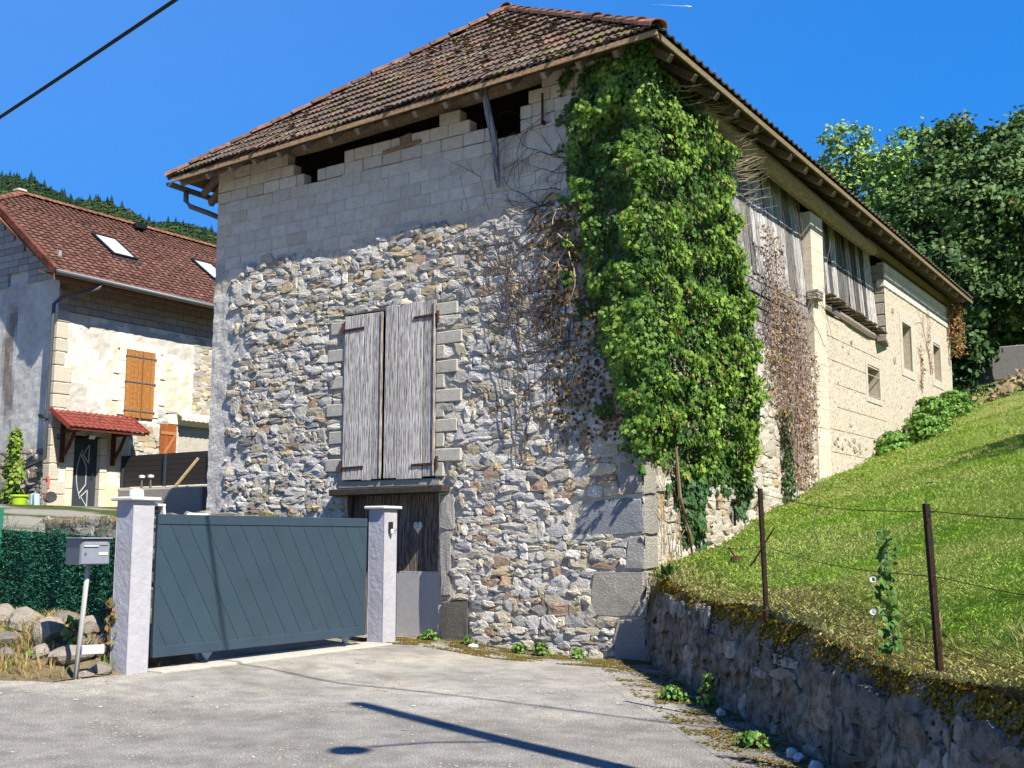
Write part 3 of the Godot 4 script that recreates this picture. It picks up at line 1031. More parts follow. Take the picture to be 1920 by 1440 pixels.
func wavy_plane(E0: Vector3, E1: Vector3, A1: Vector3, A0: Vector3, rows: int, w: float, per: int, amp: float, lift: float, pick: Callable) -> MB:
	var e := (E1 - E0).normalized()
	var n := e.cross(A0 - E0).normalized()
	if n.y < 0: n = -n
	var up := n.cross(e)
	if up.y < 0: up = -up
	var mb := MB.new()
	var T1 := up.dot(A0 - E0)
	var a := e.dot(A0 - E0)
	var b := e.dot(A1 - E0)
	var l := E0.distance_to(E1)
	for r in rows:
		var f0 := float(r) / rows
		var f1 := float(r + 1) / rows
		var k := 0
		var x0 := a * f0
		var x1 := lerpf(l, b, f0)
		var u0 := a * f1
		var u1 := lerpf(l, b, f1)
		var parts := maxi(1, int((x1 - x0) / w))
		for i in parts:
			mb.col = pick.call()
			var g0 := float(i) / parts
			var g1 := float(i + 1) / parts
			tile_strip(mb, E0, e, up, n, lerpf(x0, x1, g0), lerpf(x0, x1, g1), lerpf(u0, u1, g0), lerpf(u0, u1, g1), T1 * f0, T1 * f1, (x1 - x0) / parts, per, amp, lift + rf(0, 0.006), 0.0)
	return mb

const EL := Vector3(-16.4, 8.27, -13.22)
const ER := Vector3(-6.42, 8.56, -13.22)
const AP := Vector3(-11.4, 11.72, -17.0)
const AB := Vector3(-11.4, 11.7, -29.6)
const BR := Vector3(-6.45, 8.38, -33.5)
const BL := Vector3(-16.4, 8.2, -33.5)

func barn_tile_color() -> Color:
	var t := rng.randf()
	var c := Color(0.165, 0.122, 0.1)
	if t < 0.16: c = Color(0.215, 0.135, 0.1)
	elif t < 0.5: c = Color(0.14, 0.11, 0.095)
	elif t < 0.6: c = Color(0.2, 0.17, 0.13)
	elif t < 0.68: c = Color(0.15, 0.13, 0.06)
	return c * rf(0.87, 1.15)

func cover_tile(a: Vector3, b: Vector3, r: float, up: Vector3, col: Color) -> MB:     # half-round cap from a (low, wide) to b
	var mb := MB.new()
	mb.col = col
	var z := (b - a).normalized()
	var x := up.cross(z).normalized()
	var y := z.cross(x)
	var k := 6
	for layer in 2:
		for i in k:
			var t0 := PI * i / k
			var t1 := PI * (i + 1) / k
			var p := []
			for q in [[a, r * 1.12, t0], [a, r * 1.12, t1], [b, r * 0.92, t1], [b, r * 0.92, t0]]:
				var rr: float = q[1] - 0.02 * layer
				p.append(q[0] + x * cos(q[2]) * rr + y * (sin(q[2]) * rr * 0.8 - 0.02))
			mb.quad(p[0], p[1], p[2], p[3])
			if layer == 0:
				var lo := a + x * cos(t0) * (r * 1.12 - 0.02) + y * (sin(t0) * (r * 1.12 - 0.02) * 0.8 - 0.02)
				var lo2 := a + x * cos(t1) * (r * 1.12 - 0.02) + y * (sin(t1) * (r * 1.12 - 0.02) * 0.8 - 0.02)
				mb.quad(p[0], p[1], lo2, lo)
	return mb

func build_roof() -> void:
	var roof := Node3D.new()
	roof.name = "roof"
	var barn := get_node("stone_barn")
	barn.add_child(roof)
	# front hip: every tile by itself
	var e := (ER - EL).normalized()
	var n := e.cross(AP - EL).normalized()
	if n.y < 0: n = -n
	var up := n.cross(e)
	if up.y < 0: up = -up
	var T1 := up.dot(AP - EL)
	var am := e.dot(AP - EL)
	var l := EL.distance_to(ER)
	var rows := 14
	var w := 0.214
	var made := 0
	var rest := MB.new()
	for r in rows:
		var f0 := float(r) / rows
		var f1 := minf(float(r + 1) / rows, 0.995)
		var x0 := am * f0
		var x1 := lerpf(l, am, f0)
		var u0 := am * f1
		var u1 := lerpf(l, am, f1)
		var s := floorf(x0 / w) * w
		while s < x1:
			var a0 := maxf(s, x0)
			var b0 := minf(s + w, x1)
			var a1 := clampf(s, u0, u1)
			var b1 := clampf(s + w, u0, u1)
			if b0 - a0 > 0.03:
				var mb := MB.new()
				mb.col = barn_tile_color()
				var sag := 0.02 * sin(s * 1.3 + r * 0.5)
				tile_strip(mb, EL + n * (sag + rf(-0.004, 0.008)), e, up, n, a0, b0 - 0.004, a1, maxf(a1, b1 - 0.004), T1 * f0 + rf(-0.008, 0.008), T1 * f1, w * 0.5, 6, 0.024, 0.045, 0.12)
				if made < 296:
					put("roof_tile", mb, M.tile, roof)
					made += 1
				else:
					rest.add(mb)
			s += w
	put("roof_tile", rest, M.tile, roof).set_meta("kind", "stuff")
	var side := wavy_plane(ER, BR, AB, AP, 16, 0.24, 6, 0.034, 0.045, barn_tile_color)
	side.add(wavy_plane(BL, EL, AP, AB, 16, 0.24, 4, 0.034, 0.045, barn_tile_color))
	side.add(wavy_plane(BR, BL, AB, AB, 14, 0.26, 4, 0.034, 0.045, barn_tile_color))
	put("side_tiles", side, M.tile, roof).set_meta("kind", "stuff")
	for h in [[EL, AP, 0.0], [ER, AP, 1.0], [AP, AB, 0.5]]:
		var a: Vector3 = h[0]
		var b: Vector3 = h[1]
		var d := (b - a).normalized()
		var len := a.distance_to(b)
		var k := int(len / 0.42)
		for i in k:
			var p := a + d * (len * i / k - (0.1 if i == 0 else 0.0))
			var q := a + d * (len * (i + 1) / k + 0.03)
			var c := Color(0.235, 0.13, 0.095) * rf(0.7, 1.3)
			if h[2] == 1.0:
				c = Color(0.2, 0.115, 0.08) * rf(0.7, 1.3)
				if rng.randf() < 0.3: c = Color(0.34, 0.17, 0.11)
			if h[2] == 0.0 and i > k - 3: c = Color(0.3, 0.15, 0.1)
			put("ridge_tile", cover_tile(p + Vector3(0, 0.045, 0) + Vector3(0, rf(-0.01, 0.01), 0), q + Vector3(0, 0.03, 0), 0.125 + rf(-0.008, 0.008), Vector3.UP, c), M.tile, roof)
	# boards under the tiles
	var dk := MB.new()
	dk.col = Color(0.2, 0.15, 0.11)
	for pl in [[EL, ER, AP], [ER, BR, AB, AP], [BR, BL, AB], [BL, EL, AP, AB]]:
		var nn: Vector3 = ((pl[1] as Vector3) - pl[0]).cross((pl[2] as Vector3) - pl[0]).normalized()
		if nn.y < 0: nn = -nn
		var q := []
		for p in pl: q.append((p as Vector3) - nn * 0.012)
		dk.slab(q, nn, 0.035)
	put("roof_deck", dk, M.beam, roof)
	# eaves boards
	var fa := MB.new()
	fa.col = Color(0.4, 0.27, 0.15)
	fa.span(EL + Vector3(0.05, -0.07, 0.0), ER + Vector3(0.02, -0.06, 0.0), 0.03, 0.07)
	put("fascia_board", fa, M.beam, roof)
	fa = MB.new()
	fa.col = Color(0.21, 0.17, 0.105)
	fa.span(ER + Vector3(0.0, -0.09, -0.02), BR + Vector3(0.0, -0.07, 0), 0.03, 0.08)
	put("fascia_board", fa, M.beam, roof)
	# rafter feet
	for i in 17:
		var x := -16.1 + i * 0.6
		var f := clampf(absf(x + 11.4) / 5.0, 0, 1)
		var y := lerpf(EL.y, ER.y, (x + 16.4) / 9.98)
		var mb := MB.new()
		mb.col = Color(0.28, 0.23, 0.19) * rf(0.8, 1.25)
		var run := minf(1.12, 0.76 * minf(x + 16.4, -6.42 - x) - 0.12)
		if run < 0.3: continue
		mb.span(Vector3(x, y - 0.16, -13.3), Vector3(x, y - 0.16 + run * 0.9, -13.3 - run), 0.085, 0.11, Vector3.UP, 0.008)
		put("rafter", mb, M.beam, roof)
	for i in 24:
		var z := -13.9 - i * 0.82
		var y := lerpf(ER.y, BR.y, (-z - 13.22) / 20.28)
		var mb := MB.new()
		mb.col = Color(0.26, 0.21, 0.17) * rf(0.8, 1.25)
		var run := minf(1.58, (-13.22 - z) * 1.3 - 0.15)
		mb.span(Vector3(-6.52, y - 0.16, z), Vector3(-6.52 - run, y - 0.16 + run * 0.66, z), 0.085, 0.12, Vector3.UP, 0.008)
		put("rafter", mb, M.beam, roof)
		if i < 6:
			mb = MB.new()
			mb.col = Color(0.26, 0.21, 0.17) * rf(0.8, 1.25)
			mb.span(Vector3(-16.3, y - 0.46, z), Vector3(-16.3 + minf(1.5, run), y - 0.46 + minf(1.5, run) * 0.66, z), 0.085, 0.12, Vector3.UP, 0.008)
			put("rafter", mb, M.beam, roof)
	var wp := MB.new()
	wp.col = Color(0.3, 0.22, 0.15)
	wp.tube([Vector3(-15.7, 8.57, -14.0), Vector3(-13.5, 8.54, -13.98), Vector3(-11.5, 8.6, -14.0), Vector3(-9.5, 8.68, -14.0), Vector3(-7.1, 8.78, -14.0)], [0.12, 0.135, 0.12, 0.13, 0.12], 8)
	put("wall_plate", wp, M.beam, roof)
	wp = MB.new()
	wp.col = Color(0.33, 0.27, 0.18)
	wp.tube([Vector3(-6.98, 8.36, -15.8), Vector3(-6.96, 8.3, -19.0), Vector3(-6.97, 8.2, -22.5), Vector3(-6.98, 8.16, -25.4)], [0.15, 0.165, 0.16, 0.12], 9)
	put("log_purlin", wp, M.beam, roof)
	wp = MB.new()
	wp.col = Color(0.28, 0.22, 0.16)
	wp.span(Vector3(-7.1, 8.34, -25.2), Vector3(-7.1, 8.3, -33.2), 0.16, 0.18)
	put("wall_plate", wp, M.beam, roof)
	for x in [-10.95, -16.0]:      # corbel blocks below the plate
		var cb := MB.new()
		cb.col = Color(0.3, 0.21, 0.13)
		cb.box(Vector3(x - 0.35, 8.13, FZ - 0.1), Vector3(0.26, 0.2, 0.24), Basis(Vector3(0, 0, 1), 0.1), 0.02)
		cb.box(Vector3(x - 0.42, 7.99 + 0.04, FZ - 0.08), Vector3(0.8, 0.06, 0.24), Basis(Vector3(0, 0, 1), 0.06), 0.01)
		if x > -12: put("corbel", cb, M.beam, roof)
	var br := MB.new()
	br.col = Color(0.3, 0.22, 0.14)
	br.span(Vector3(-16.32, 7.96, -14.1), Vector3(-15.75, 8.3, -14.0), 0.1, 0.13, Vector3.UP, 0.01)
	br.span(Vector3(-16.28, 8.16, -13.35), Vector3(-15.5, 8.5, -13.9), 0.09, 0.1, Vector3.UP, 0.01)
	put("eaves_bracket", br, M.beam, roof)
	# hanging grey plank on the front
	var hp := MB.new()
	hp.col = Color(0.42, 0.41, 0.45)
	hp.tube([Vector3(-9.47, 8.5, -13.46), Vector3(-9.42, 8.1, -13.5), Vector3(-9.37, 7.6, -13.62), Vector3(-9.4, 7.2, -13.7), Vector3(-9.38, 6.96, -13.72)], [0.05, 0.06, 0.058, 0.05, 0.03], 5)
	put("hanging_strut", hp, M.grey_wood, barn)
	var ia := MB.new()
	ia.box(Vector3(-8.6, 8.06, FZ + 0.06), Vector3(0.03, 0.5, 0.03), Basis(), 0.004)
	ia.box(Vector3(-8.6, 7.85, FZ + 0.03), Vector3(0.035, 0.06, 0.1), Basis(), 0.004)
	put("wall_tie", ia, M.rust, barn)
	# gutter and the pipe that leads from it
	var gt := MB.new()
	gt.col = Color(1, 1, 1)
	var ga := EL + Vector3(-0.04, -0.1, 0.02)
	var gb := BL + Vector3(-0.04, -0.3, 0)
	for i in 8:
		var t0 := PI * i / 8
		var t1 := PI * (i + 1) / 8
		var p0 := Vector3(-cos(t0) * 0.075, -sin(t0) * 0.085, 0)
		var p1 := Vector3(-cos(t1) * 0.075, -sin(t1) * 0.085, 0)
		gt.quad(ga + p0, ga + p1, gb + p1, gb + p0)
		gt.tri(ga, ga + p0, ga + p1)
	put("gutter", gt, M.zinc, roof)
	var dp := MB.new()
	dp.tube([Vector3(-16.42, 8.1, -13.6), Vector3(-16.42, 7.92, -13.6), Vector3(-16.39, 7.82, -13.68), Vector3(-16.2, 7.73, -13.95), Vector3(-15.9, 7.55, -14.5)], [0.05, 0.05, 0.05, 0.05, 0.05], 10)
	put("downpipe", dp, M.zinc, roof, true)
	# moss cushions on the tiles
	var xf := []
	var cs := []
	var mm := MB.new()
	mm.lathe(Vector3.ZERO, [Vector2(0, 0.5), Vector2(0.5, 0.42), Vector2(0.9, 0.12), Vector2(1.0, -0.1)], 6)
	for i in 520:
		var f := pow(rng.randf(), 0.7)
		var r := int(rng.randf() * 13)
		var f0 := float(r) / 14
		var x := lerpf(am * f0, lerpf(l, am, f0), rng.randf())
		if rng.randf() > 0.25 + 0.6 * sm(0.35, 0.8, x / l): continue
		var p := EL + e * x + up * (T1 * f0 + rf(0.0, 0.06)) + n * 0.06
		var k := rf(0.012, 0.045)
		xf.append(Transform3D(Basis(Vector3.UP, rf(0, 6)).scaled(Vector3(k * rf(1, 2.4), k * 0.4, k)), p))
		cs.append(tinted(Color(0.12, 0.1, 0.04), Color(0.2, 0.13, 0.05), 0.3))
	scatter("moss", mm.mesh(), M.leaf_dull, xf, cs, roof)

# ---------------------------------------------------------------- climbers
func vine(mb: MB, p: Vector3, dir: Vector3, n: Vector3, len: float, r: float, wild := 0.5, forks := 2) -> void:
	var pts := [p]
	var rad := [r]
	var d := dir.normalized()
	var k := maxi(3, int(len / 0.13))
	for i in k:
		d = (d + Vector3(rf(-1, 1), rf(-1, 1), rf(-1, 1)) * wild).normalized()
		d = (d - n * d.dot(n) * 0.9).normalized()
		p += d * len / k
		pts.append(p)
		rad.append(r * (1.0 - 0.75 * (i + 1) / k))
		if forks > 0 and rng.randf() < 0.28:
			vine(mb, p, d.rotated(n, rf(0.5, 1.2) * (1.0 if rng.randf() < 0.5 else -1.0)), n, len * 0.45, r * 0.6, wild, forks - 1)
	mb.tube(pts, rad, 4, false)

func build_ivy() -> void:
	var ivy := thing("ivy", "thick green ivy covering the barn's front corner from grass to eaves", "ivy", Vector3(-7.0, 1.5, -14.8))
	var fp := PackedVector2Array([Vector2(-8.2, 8.42), Vector2(-7.95, 8.62), Vector2(-6.8, 8.62), Vector2(-6.75, 2.75), Vector2(-7.15, 2.8), Vector2(-7.38, 3.3), Vector2(-7.7, 4.3), Vector2(-7.92, 5.1), Vector2(-8.02, 6.2), Vector2(-8.3, 6.9), Vector2(-8.25, 7.2)])
	var sp := PackedVector2Array([Vector2(13.6, 8.65), Vector2(15.0, 8.6), Vector2(16.2, 8.4), Vector2(16.9, 8.1), Vector2(17.05, 7.6), Vector2(17.4, 6.3), Vector2(17.9, 5.3), Vector2(18.0, 4.2), Vector2(17.85, 3.0), Vector2(17.6, 2.1), Vector2(17.3, 2.05), Vector2(16.5, 2.5), Vector2(15.95, 2.3), Vector2(15.7, 1.62), Vector2(15.1, 1.4), Vector2(14.85, 2.05), Vector2(14.35, 2.65), Vector2(13.6, 2.75)])
	var f := FastNoiseLite.new()
	f.seed = 5
	f.frequency = 0.75
	f.fractal_octaves = 3
	var lf := leaf_mesh(0.52, 0.2, true)
	var xf := []
	var cs := []
	for pass_ in 2:
		var poly := fp if pass_ == 0 else sp
		var lo := Vector2(1e9, 1e9)
		var hi := -lo
		for p in poly:
			lo = lo.min(p)
			hi = hi.max(p)
		var want := 10500 if pass_ == 0 else 29000
		var got := 0
		var out := Vector3(0, 0, 1) if pass_ == 0 else Vector3(1, 0, 0)
		while got < want:
			var q := Vector2(rf(lo.x, hi.x), rf(lo.y, hi.y))
			q += Vector2(rf(-0.1, 0.1), rf(-0.1, 0.1))
			if not Geometry2D.is_point_in_polygon(q + Vector2(f.get_noise_2d(q.x * 3.0 + 11.0, q.y * 3.0) * 0.5, f.get_noise_2d(q.x * 3.0, q.y * 3.0 + 31.0) * 0.35), poly): continue
			var edge := 9.0
			for i in poly.size():
				edge = minf(edge, q.distance_to(Geometry2D.get_closest_point_to_segment(q, poly[i], poly[(i + 1) % poly.size()])))
			var lump := 0.5 + 1.15 * f.get_noise_2d(q.x * 1.3 + pass_ * 50.0, q.y * 1.9)
			if f.get_noise_2d(q.x * 4.2 + 90.0, q.y * 5.0) < -0.22 and rng.randf() < 0.75: continue
			if edge < 0.12 and rng.randf() > edge / 0.12 * 0.6 + 0.3: continue
			got += 1
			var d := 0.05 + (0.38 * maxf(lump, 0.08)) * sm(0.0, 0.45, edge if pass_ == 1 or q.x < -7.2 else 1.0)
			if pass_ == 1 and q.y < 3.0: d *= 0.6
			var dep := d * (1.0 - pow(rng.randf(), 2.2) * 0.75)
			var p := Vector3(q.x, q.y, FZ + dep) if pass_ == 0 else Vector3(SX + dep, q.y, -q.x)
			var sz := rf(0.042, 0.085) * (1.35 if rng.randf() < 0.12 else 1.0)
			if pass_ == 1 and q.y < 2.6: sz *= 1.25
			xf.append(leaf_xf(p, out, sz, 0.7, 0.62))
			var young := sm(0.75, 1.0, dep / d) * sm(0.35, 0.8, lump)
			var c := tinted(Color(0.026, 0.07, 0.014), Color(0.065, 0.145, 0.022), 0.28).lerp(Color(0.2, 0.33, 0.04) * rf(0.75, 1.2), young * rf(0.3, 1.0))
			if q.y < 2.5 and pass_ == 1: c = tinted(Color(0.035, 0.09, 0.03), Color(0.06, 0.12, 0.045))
			if rng.randf() < 0.02: c = Color(0.3, 0.19, 0.06)
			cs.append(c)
	for i in 4200:
		var y := rf(2.8, 8.65)
		var ang := rf(-0.3, PI / 2 + 0.3)
		var lump := 0.5 + 0.9 * f.get_noise_2d(16.4, y * 1.7)
		var d := 0.1 + 0.3 * maxf(lump, 0.1) * sqrt(rng.randf())
		var dir := Vector3(cos(ang), 0, sin(ang))
		xf.append(leaf_xf(Vector3(SX - 0.03, y, FZ - 0.03) + dir * d, dir, rf(0.045, 0.085), 0.7, 0.6))
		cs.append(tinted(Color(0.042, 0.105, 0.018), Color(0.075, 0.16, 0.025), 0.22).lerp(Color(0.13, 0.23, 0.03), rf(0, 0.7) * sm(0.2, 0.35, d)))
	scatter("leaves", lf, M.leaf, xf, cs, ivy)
	var st := MB.new()
	st.col = Color(0.2, 0.145, 0.1)
	for i in 5:
		vine(st, Vector3(SX + 0.05, rf(1.15, 1.4), -rf(14.3, 14.9)), Vector3(0, 1, rf(-0.1, 0.1)), Vector3(1, 0, 0), rf(0.9, 1.5), rf(0.006, 0.012), 0.22, 1)
	st.tube([Vector3(SX + 0.06, 1.2, -15.25), Vector3(SX + 0.1, 1.7, -15.05), Vector3(SX + 0.1, 2.2, -14.75), Vector3(SX + 0.12, 2.9, -14.6)], [0.035, 0.032, 0.03, 0.02], 6)
	put("stem", st, M.twig, ivy)
	# bare dead runners: on the block wall, and standing off the ivy's edge under the eaves
	var dv := thing("dead_creeper", "bare brown creeper runners spread over the pale blocks beside the ivy", "creeper", Vector3(-8.9, 5.0, FZ))
	var rn := MB.new()
	rn.col = Color(0.085, 0.066, 0.055)
	for i in 36:
		var y := rf(4.2, 8.0)
		vine(rn, Vector3(rf(-8.5, -7.9), y, FZ + 0.045), Vector3(-1, rf(-0.7, 0.5), 0), Vector3(0, 0, 1), rf(0.5, 1.5), rf(0.006, 0.012), 0.4, 2)
	for i in 24:
		vine(rn, Vector3(rf(-9.3, -7.9), rf(2.6, 5.4), FZ + 0.06), Vector3(rf(-0.2, 0.2), 1, 0), Vector3(0, 0, 1), rf(1.4, 3.0), rf(0.006, 0.011), 0.16, 2)
	put("runner", rn, M.twig, dv)
	var pale := MB.new()
	pale.col = Color(0.42, 0.33, 0.22)
	for i in 6:
		vine(pale, Vector3(rf(-8.7, -8.0), rf(5.6, 6.6), FZ + 0.1), Vector3(rf(-0.7, 0.3), rf(-1, 0.4), 0.2), Vector3(0, 0, 1), rf(0.4, 1.1), rf(0.008, 0.014), 0.45, 2)
	put("pale_runner", pale, M.twig, dv)
	xf = []
	cs = []
	for i in 900:
		var y := rf(3.0, 6.5)
		var x := rf(-8.75, -7.55) + (6.5 - y) * 0.12
		xf.append(leaf_xf(Vector3(x, y, FZ + rf(0.04, 0.16)), Vector3(0, 0, 1), rf(0.04, 0.08), 0.8, 0.8))
		cs.append(tinted(Color(0.12, 0.065, 0.035), Color(0.06, 0.065, 0.025), 0.3))
	scatter("withered_leaves", leaf_mesh(0.45, 0.3), M.leaf_dull, xf, cs, dv)
	var tw := thing("dry_twigs", "spray of bare grey twigs jutting from the ivy under the side eaves", "twigs", Vector3(SX, 7.6, -17.0))
	var tb := MB.new()
	tb.col = Color(0.42, 0.35, 0.29)
	for i in 120:
		var z := rf(-14.6, -17.4) if i < 45 else rf(-16.7, -17.6)
		var y := 8.5 - maxf(0.0, -z - 16.4) * rf(0.2, 1.3) - rf(0, 0.35)
		var p := Vector3(SX + rf(0.05, 0.2), y, z)
		var d := Vector3(rf(0.2, 1.0), rf(-0.15, 0.35), -rf(0.3, 1.0))
		var ln := rf(0.25, 0.6)
		tb.tube([p, p + d.normalized() * ln * 0.5, p + d.normalized() * ln + Vector3(0, 0.07, 0)], [0.006, 0.0045, 0.002], 3, false)
	put("twig", tb, M.twig, tw).set_meta("kind", "stuff")
	# second, dried-up creeper on the side wall
	var dc := thing("dried_creeper", "dried reddish brown creeper hanging down the side wall's old boards", "creeper", Vector3(SX, 2.6, -20.0))
	var dpoly := PackedVector2Array([Vector2(18.25, 7.1), Vector2(18.9, 7.1), Vector2(19.6, 6.2), Vector2(20.3, 5.5), Vector2(20.9, 5.0), Vector2(20.85, 3.7), Vector2(20.5, 2.5), Vector2(19.7, 2.5), Vector2(19.1, 3.6), Vector2(18.4, 4.2), Vector2(18.45, 5.2), Vector2(18.6, 6.0)])
	xf = []
	cs = []
	var dn := 0
	while dn < 4000:
		var q := Vector2(rf(18.1, 21.0), rf(2.4, 7.2))
		if not Geometry2D.is_point_in_polygon(q, dpoly) or f.get_noise_2d(q.x * 2.0, q.y * 1.2) < rf(-0.55, 0.15): continue
		dn += 1
		xf.append(leaf_xf(Vector3(SX + rf(0.02, 0.2), q.y, -q.x), Vector3(1, 0, 0), rf(0.03, 0.07), 0.7, 0.9))
		cs.append(tinted(Color(0.25, 0.165, 0.11), Color(0.23, 0.18, 0.16), 0.35) if rng.randf() < 0.93 else Color(0.42, 0.26, 0.06))
	scatter("withered_leaves", leaf_mesh(0.35, 0.4), M.leaf_dull, xf, cs, dc)
	var ds := MB.new()
	ds.col = Color(0.26, 0.19, 0.17)
	for i in 60:
		vine(ds, Vector3(SX + rf(0.03, 0.12), rf(2.4, 4.5), -rf(19.4, 20.6)), Vector3(0, 1, rf(-0.1, 0.5)), Vector3(1, 0, 0), rf(1.0, 3.0), rf(0.005, 0.012), 0.2, 1)
	put("runner", ds, M.twig, dc)
	xf = []
	cs = []
	for i in 420:
		xf.append(leaf_xf(Vector3(SX + rf(0.03, 0.15), rf(2.3, 3.9), -rf(19.1, 19.5)), Vector3(1, 0, 0), rf(0.05, 0.1), 0.8, 0.6))
		cs.append(tinted(Color(0.03, 0.07, 0.02), Color(0.05, 0.1, 0.03)))
	scatter("green_leaves", lf, M.leaf, xf, cs, dc)
	xf = []
	cs = []
	for i in 420:
		var strand := i % 3
		var y: float = [6.0, 5.4, 4.5][strand] + rng.randf() * [1.7, 1.1, 0.7][strand]
		xf.append(leaf_xf(Vector3(SX + rf(0.01, 0.06), y, [-30.5, -29.5, -31.6][strand] + 0.16 * sin(y * 5.0) + rf(-0.12, 0.12)), Vector3(1, 0, 0), rf(0.03, 0.07), 0.7, 0.7))
		cs.append(tinted(Color(0.26, 0.1, 0.06), Color(0.2, 0.13, 0.09), 0.3))
	var rs := thing("red_creeper", "thin strands of reddish creeper clinging round the farthest narrow window", "creeper", Vector3(SX, 4.5, -30.5))
	scatter("withered_leaves", leaf_mesh(0.35, 0.4), M.leaf_dull, xf, cs, rs)
	var rv := MB.new()
	rv.col = Color(0.22, 0.13, 0.1)
	for q in [[-30.5, 5.9, 1.9], [-29.5, 5.3, 1.2], [-31.6, 4.4, 0.9]]:
		vine(rv, Vector3(SX + 0.02, q[1], q[0]), Vector3(0, 1, 0), Vector3(1, 0, 0), q[2], 0.01, 0.2, 1)
	put("runner", rv, M.twig, rs)
	# small brown tuft at the far corner of the eaves
	var ct := thing("corner_creeper", "small tuft of brown creeper below the far end of the eaves", "creeper", Vector3(SX, 7.4, -33.0))
	xf = []
	cs = []
	for i in 900:
		xf.append(leaf_xf(Vector3(SX + rf(-0.1, 0.4), 8.2 - pow(rng.randf(), 1.6) * 1.5, -33.0 + rf(-0.4, 0.35)), Vector3(1, 0, 0), rf(0.05, 0.1), 0.6, 0.9))
		cs.append(tinted(Color(0.32, 0.17, 0.07), Color(0.2, 0.13, 0.06), 0.3))
	scatter("withered_leaves", leaf_mesh(0.35, 0.4), M.leaf_dull, xf, cs, ct)

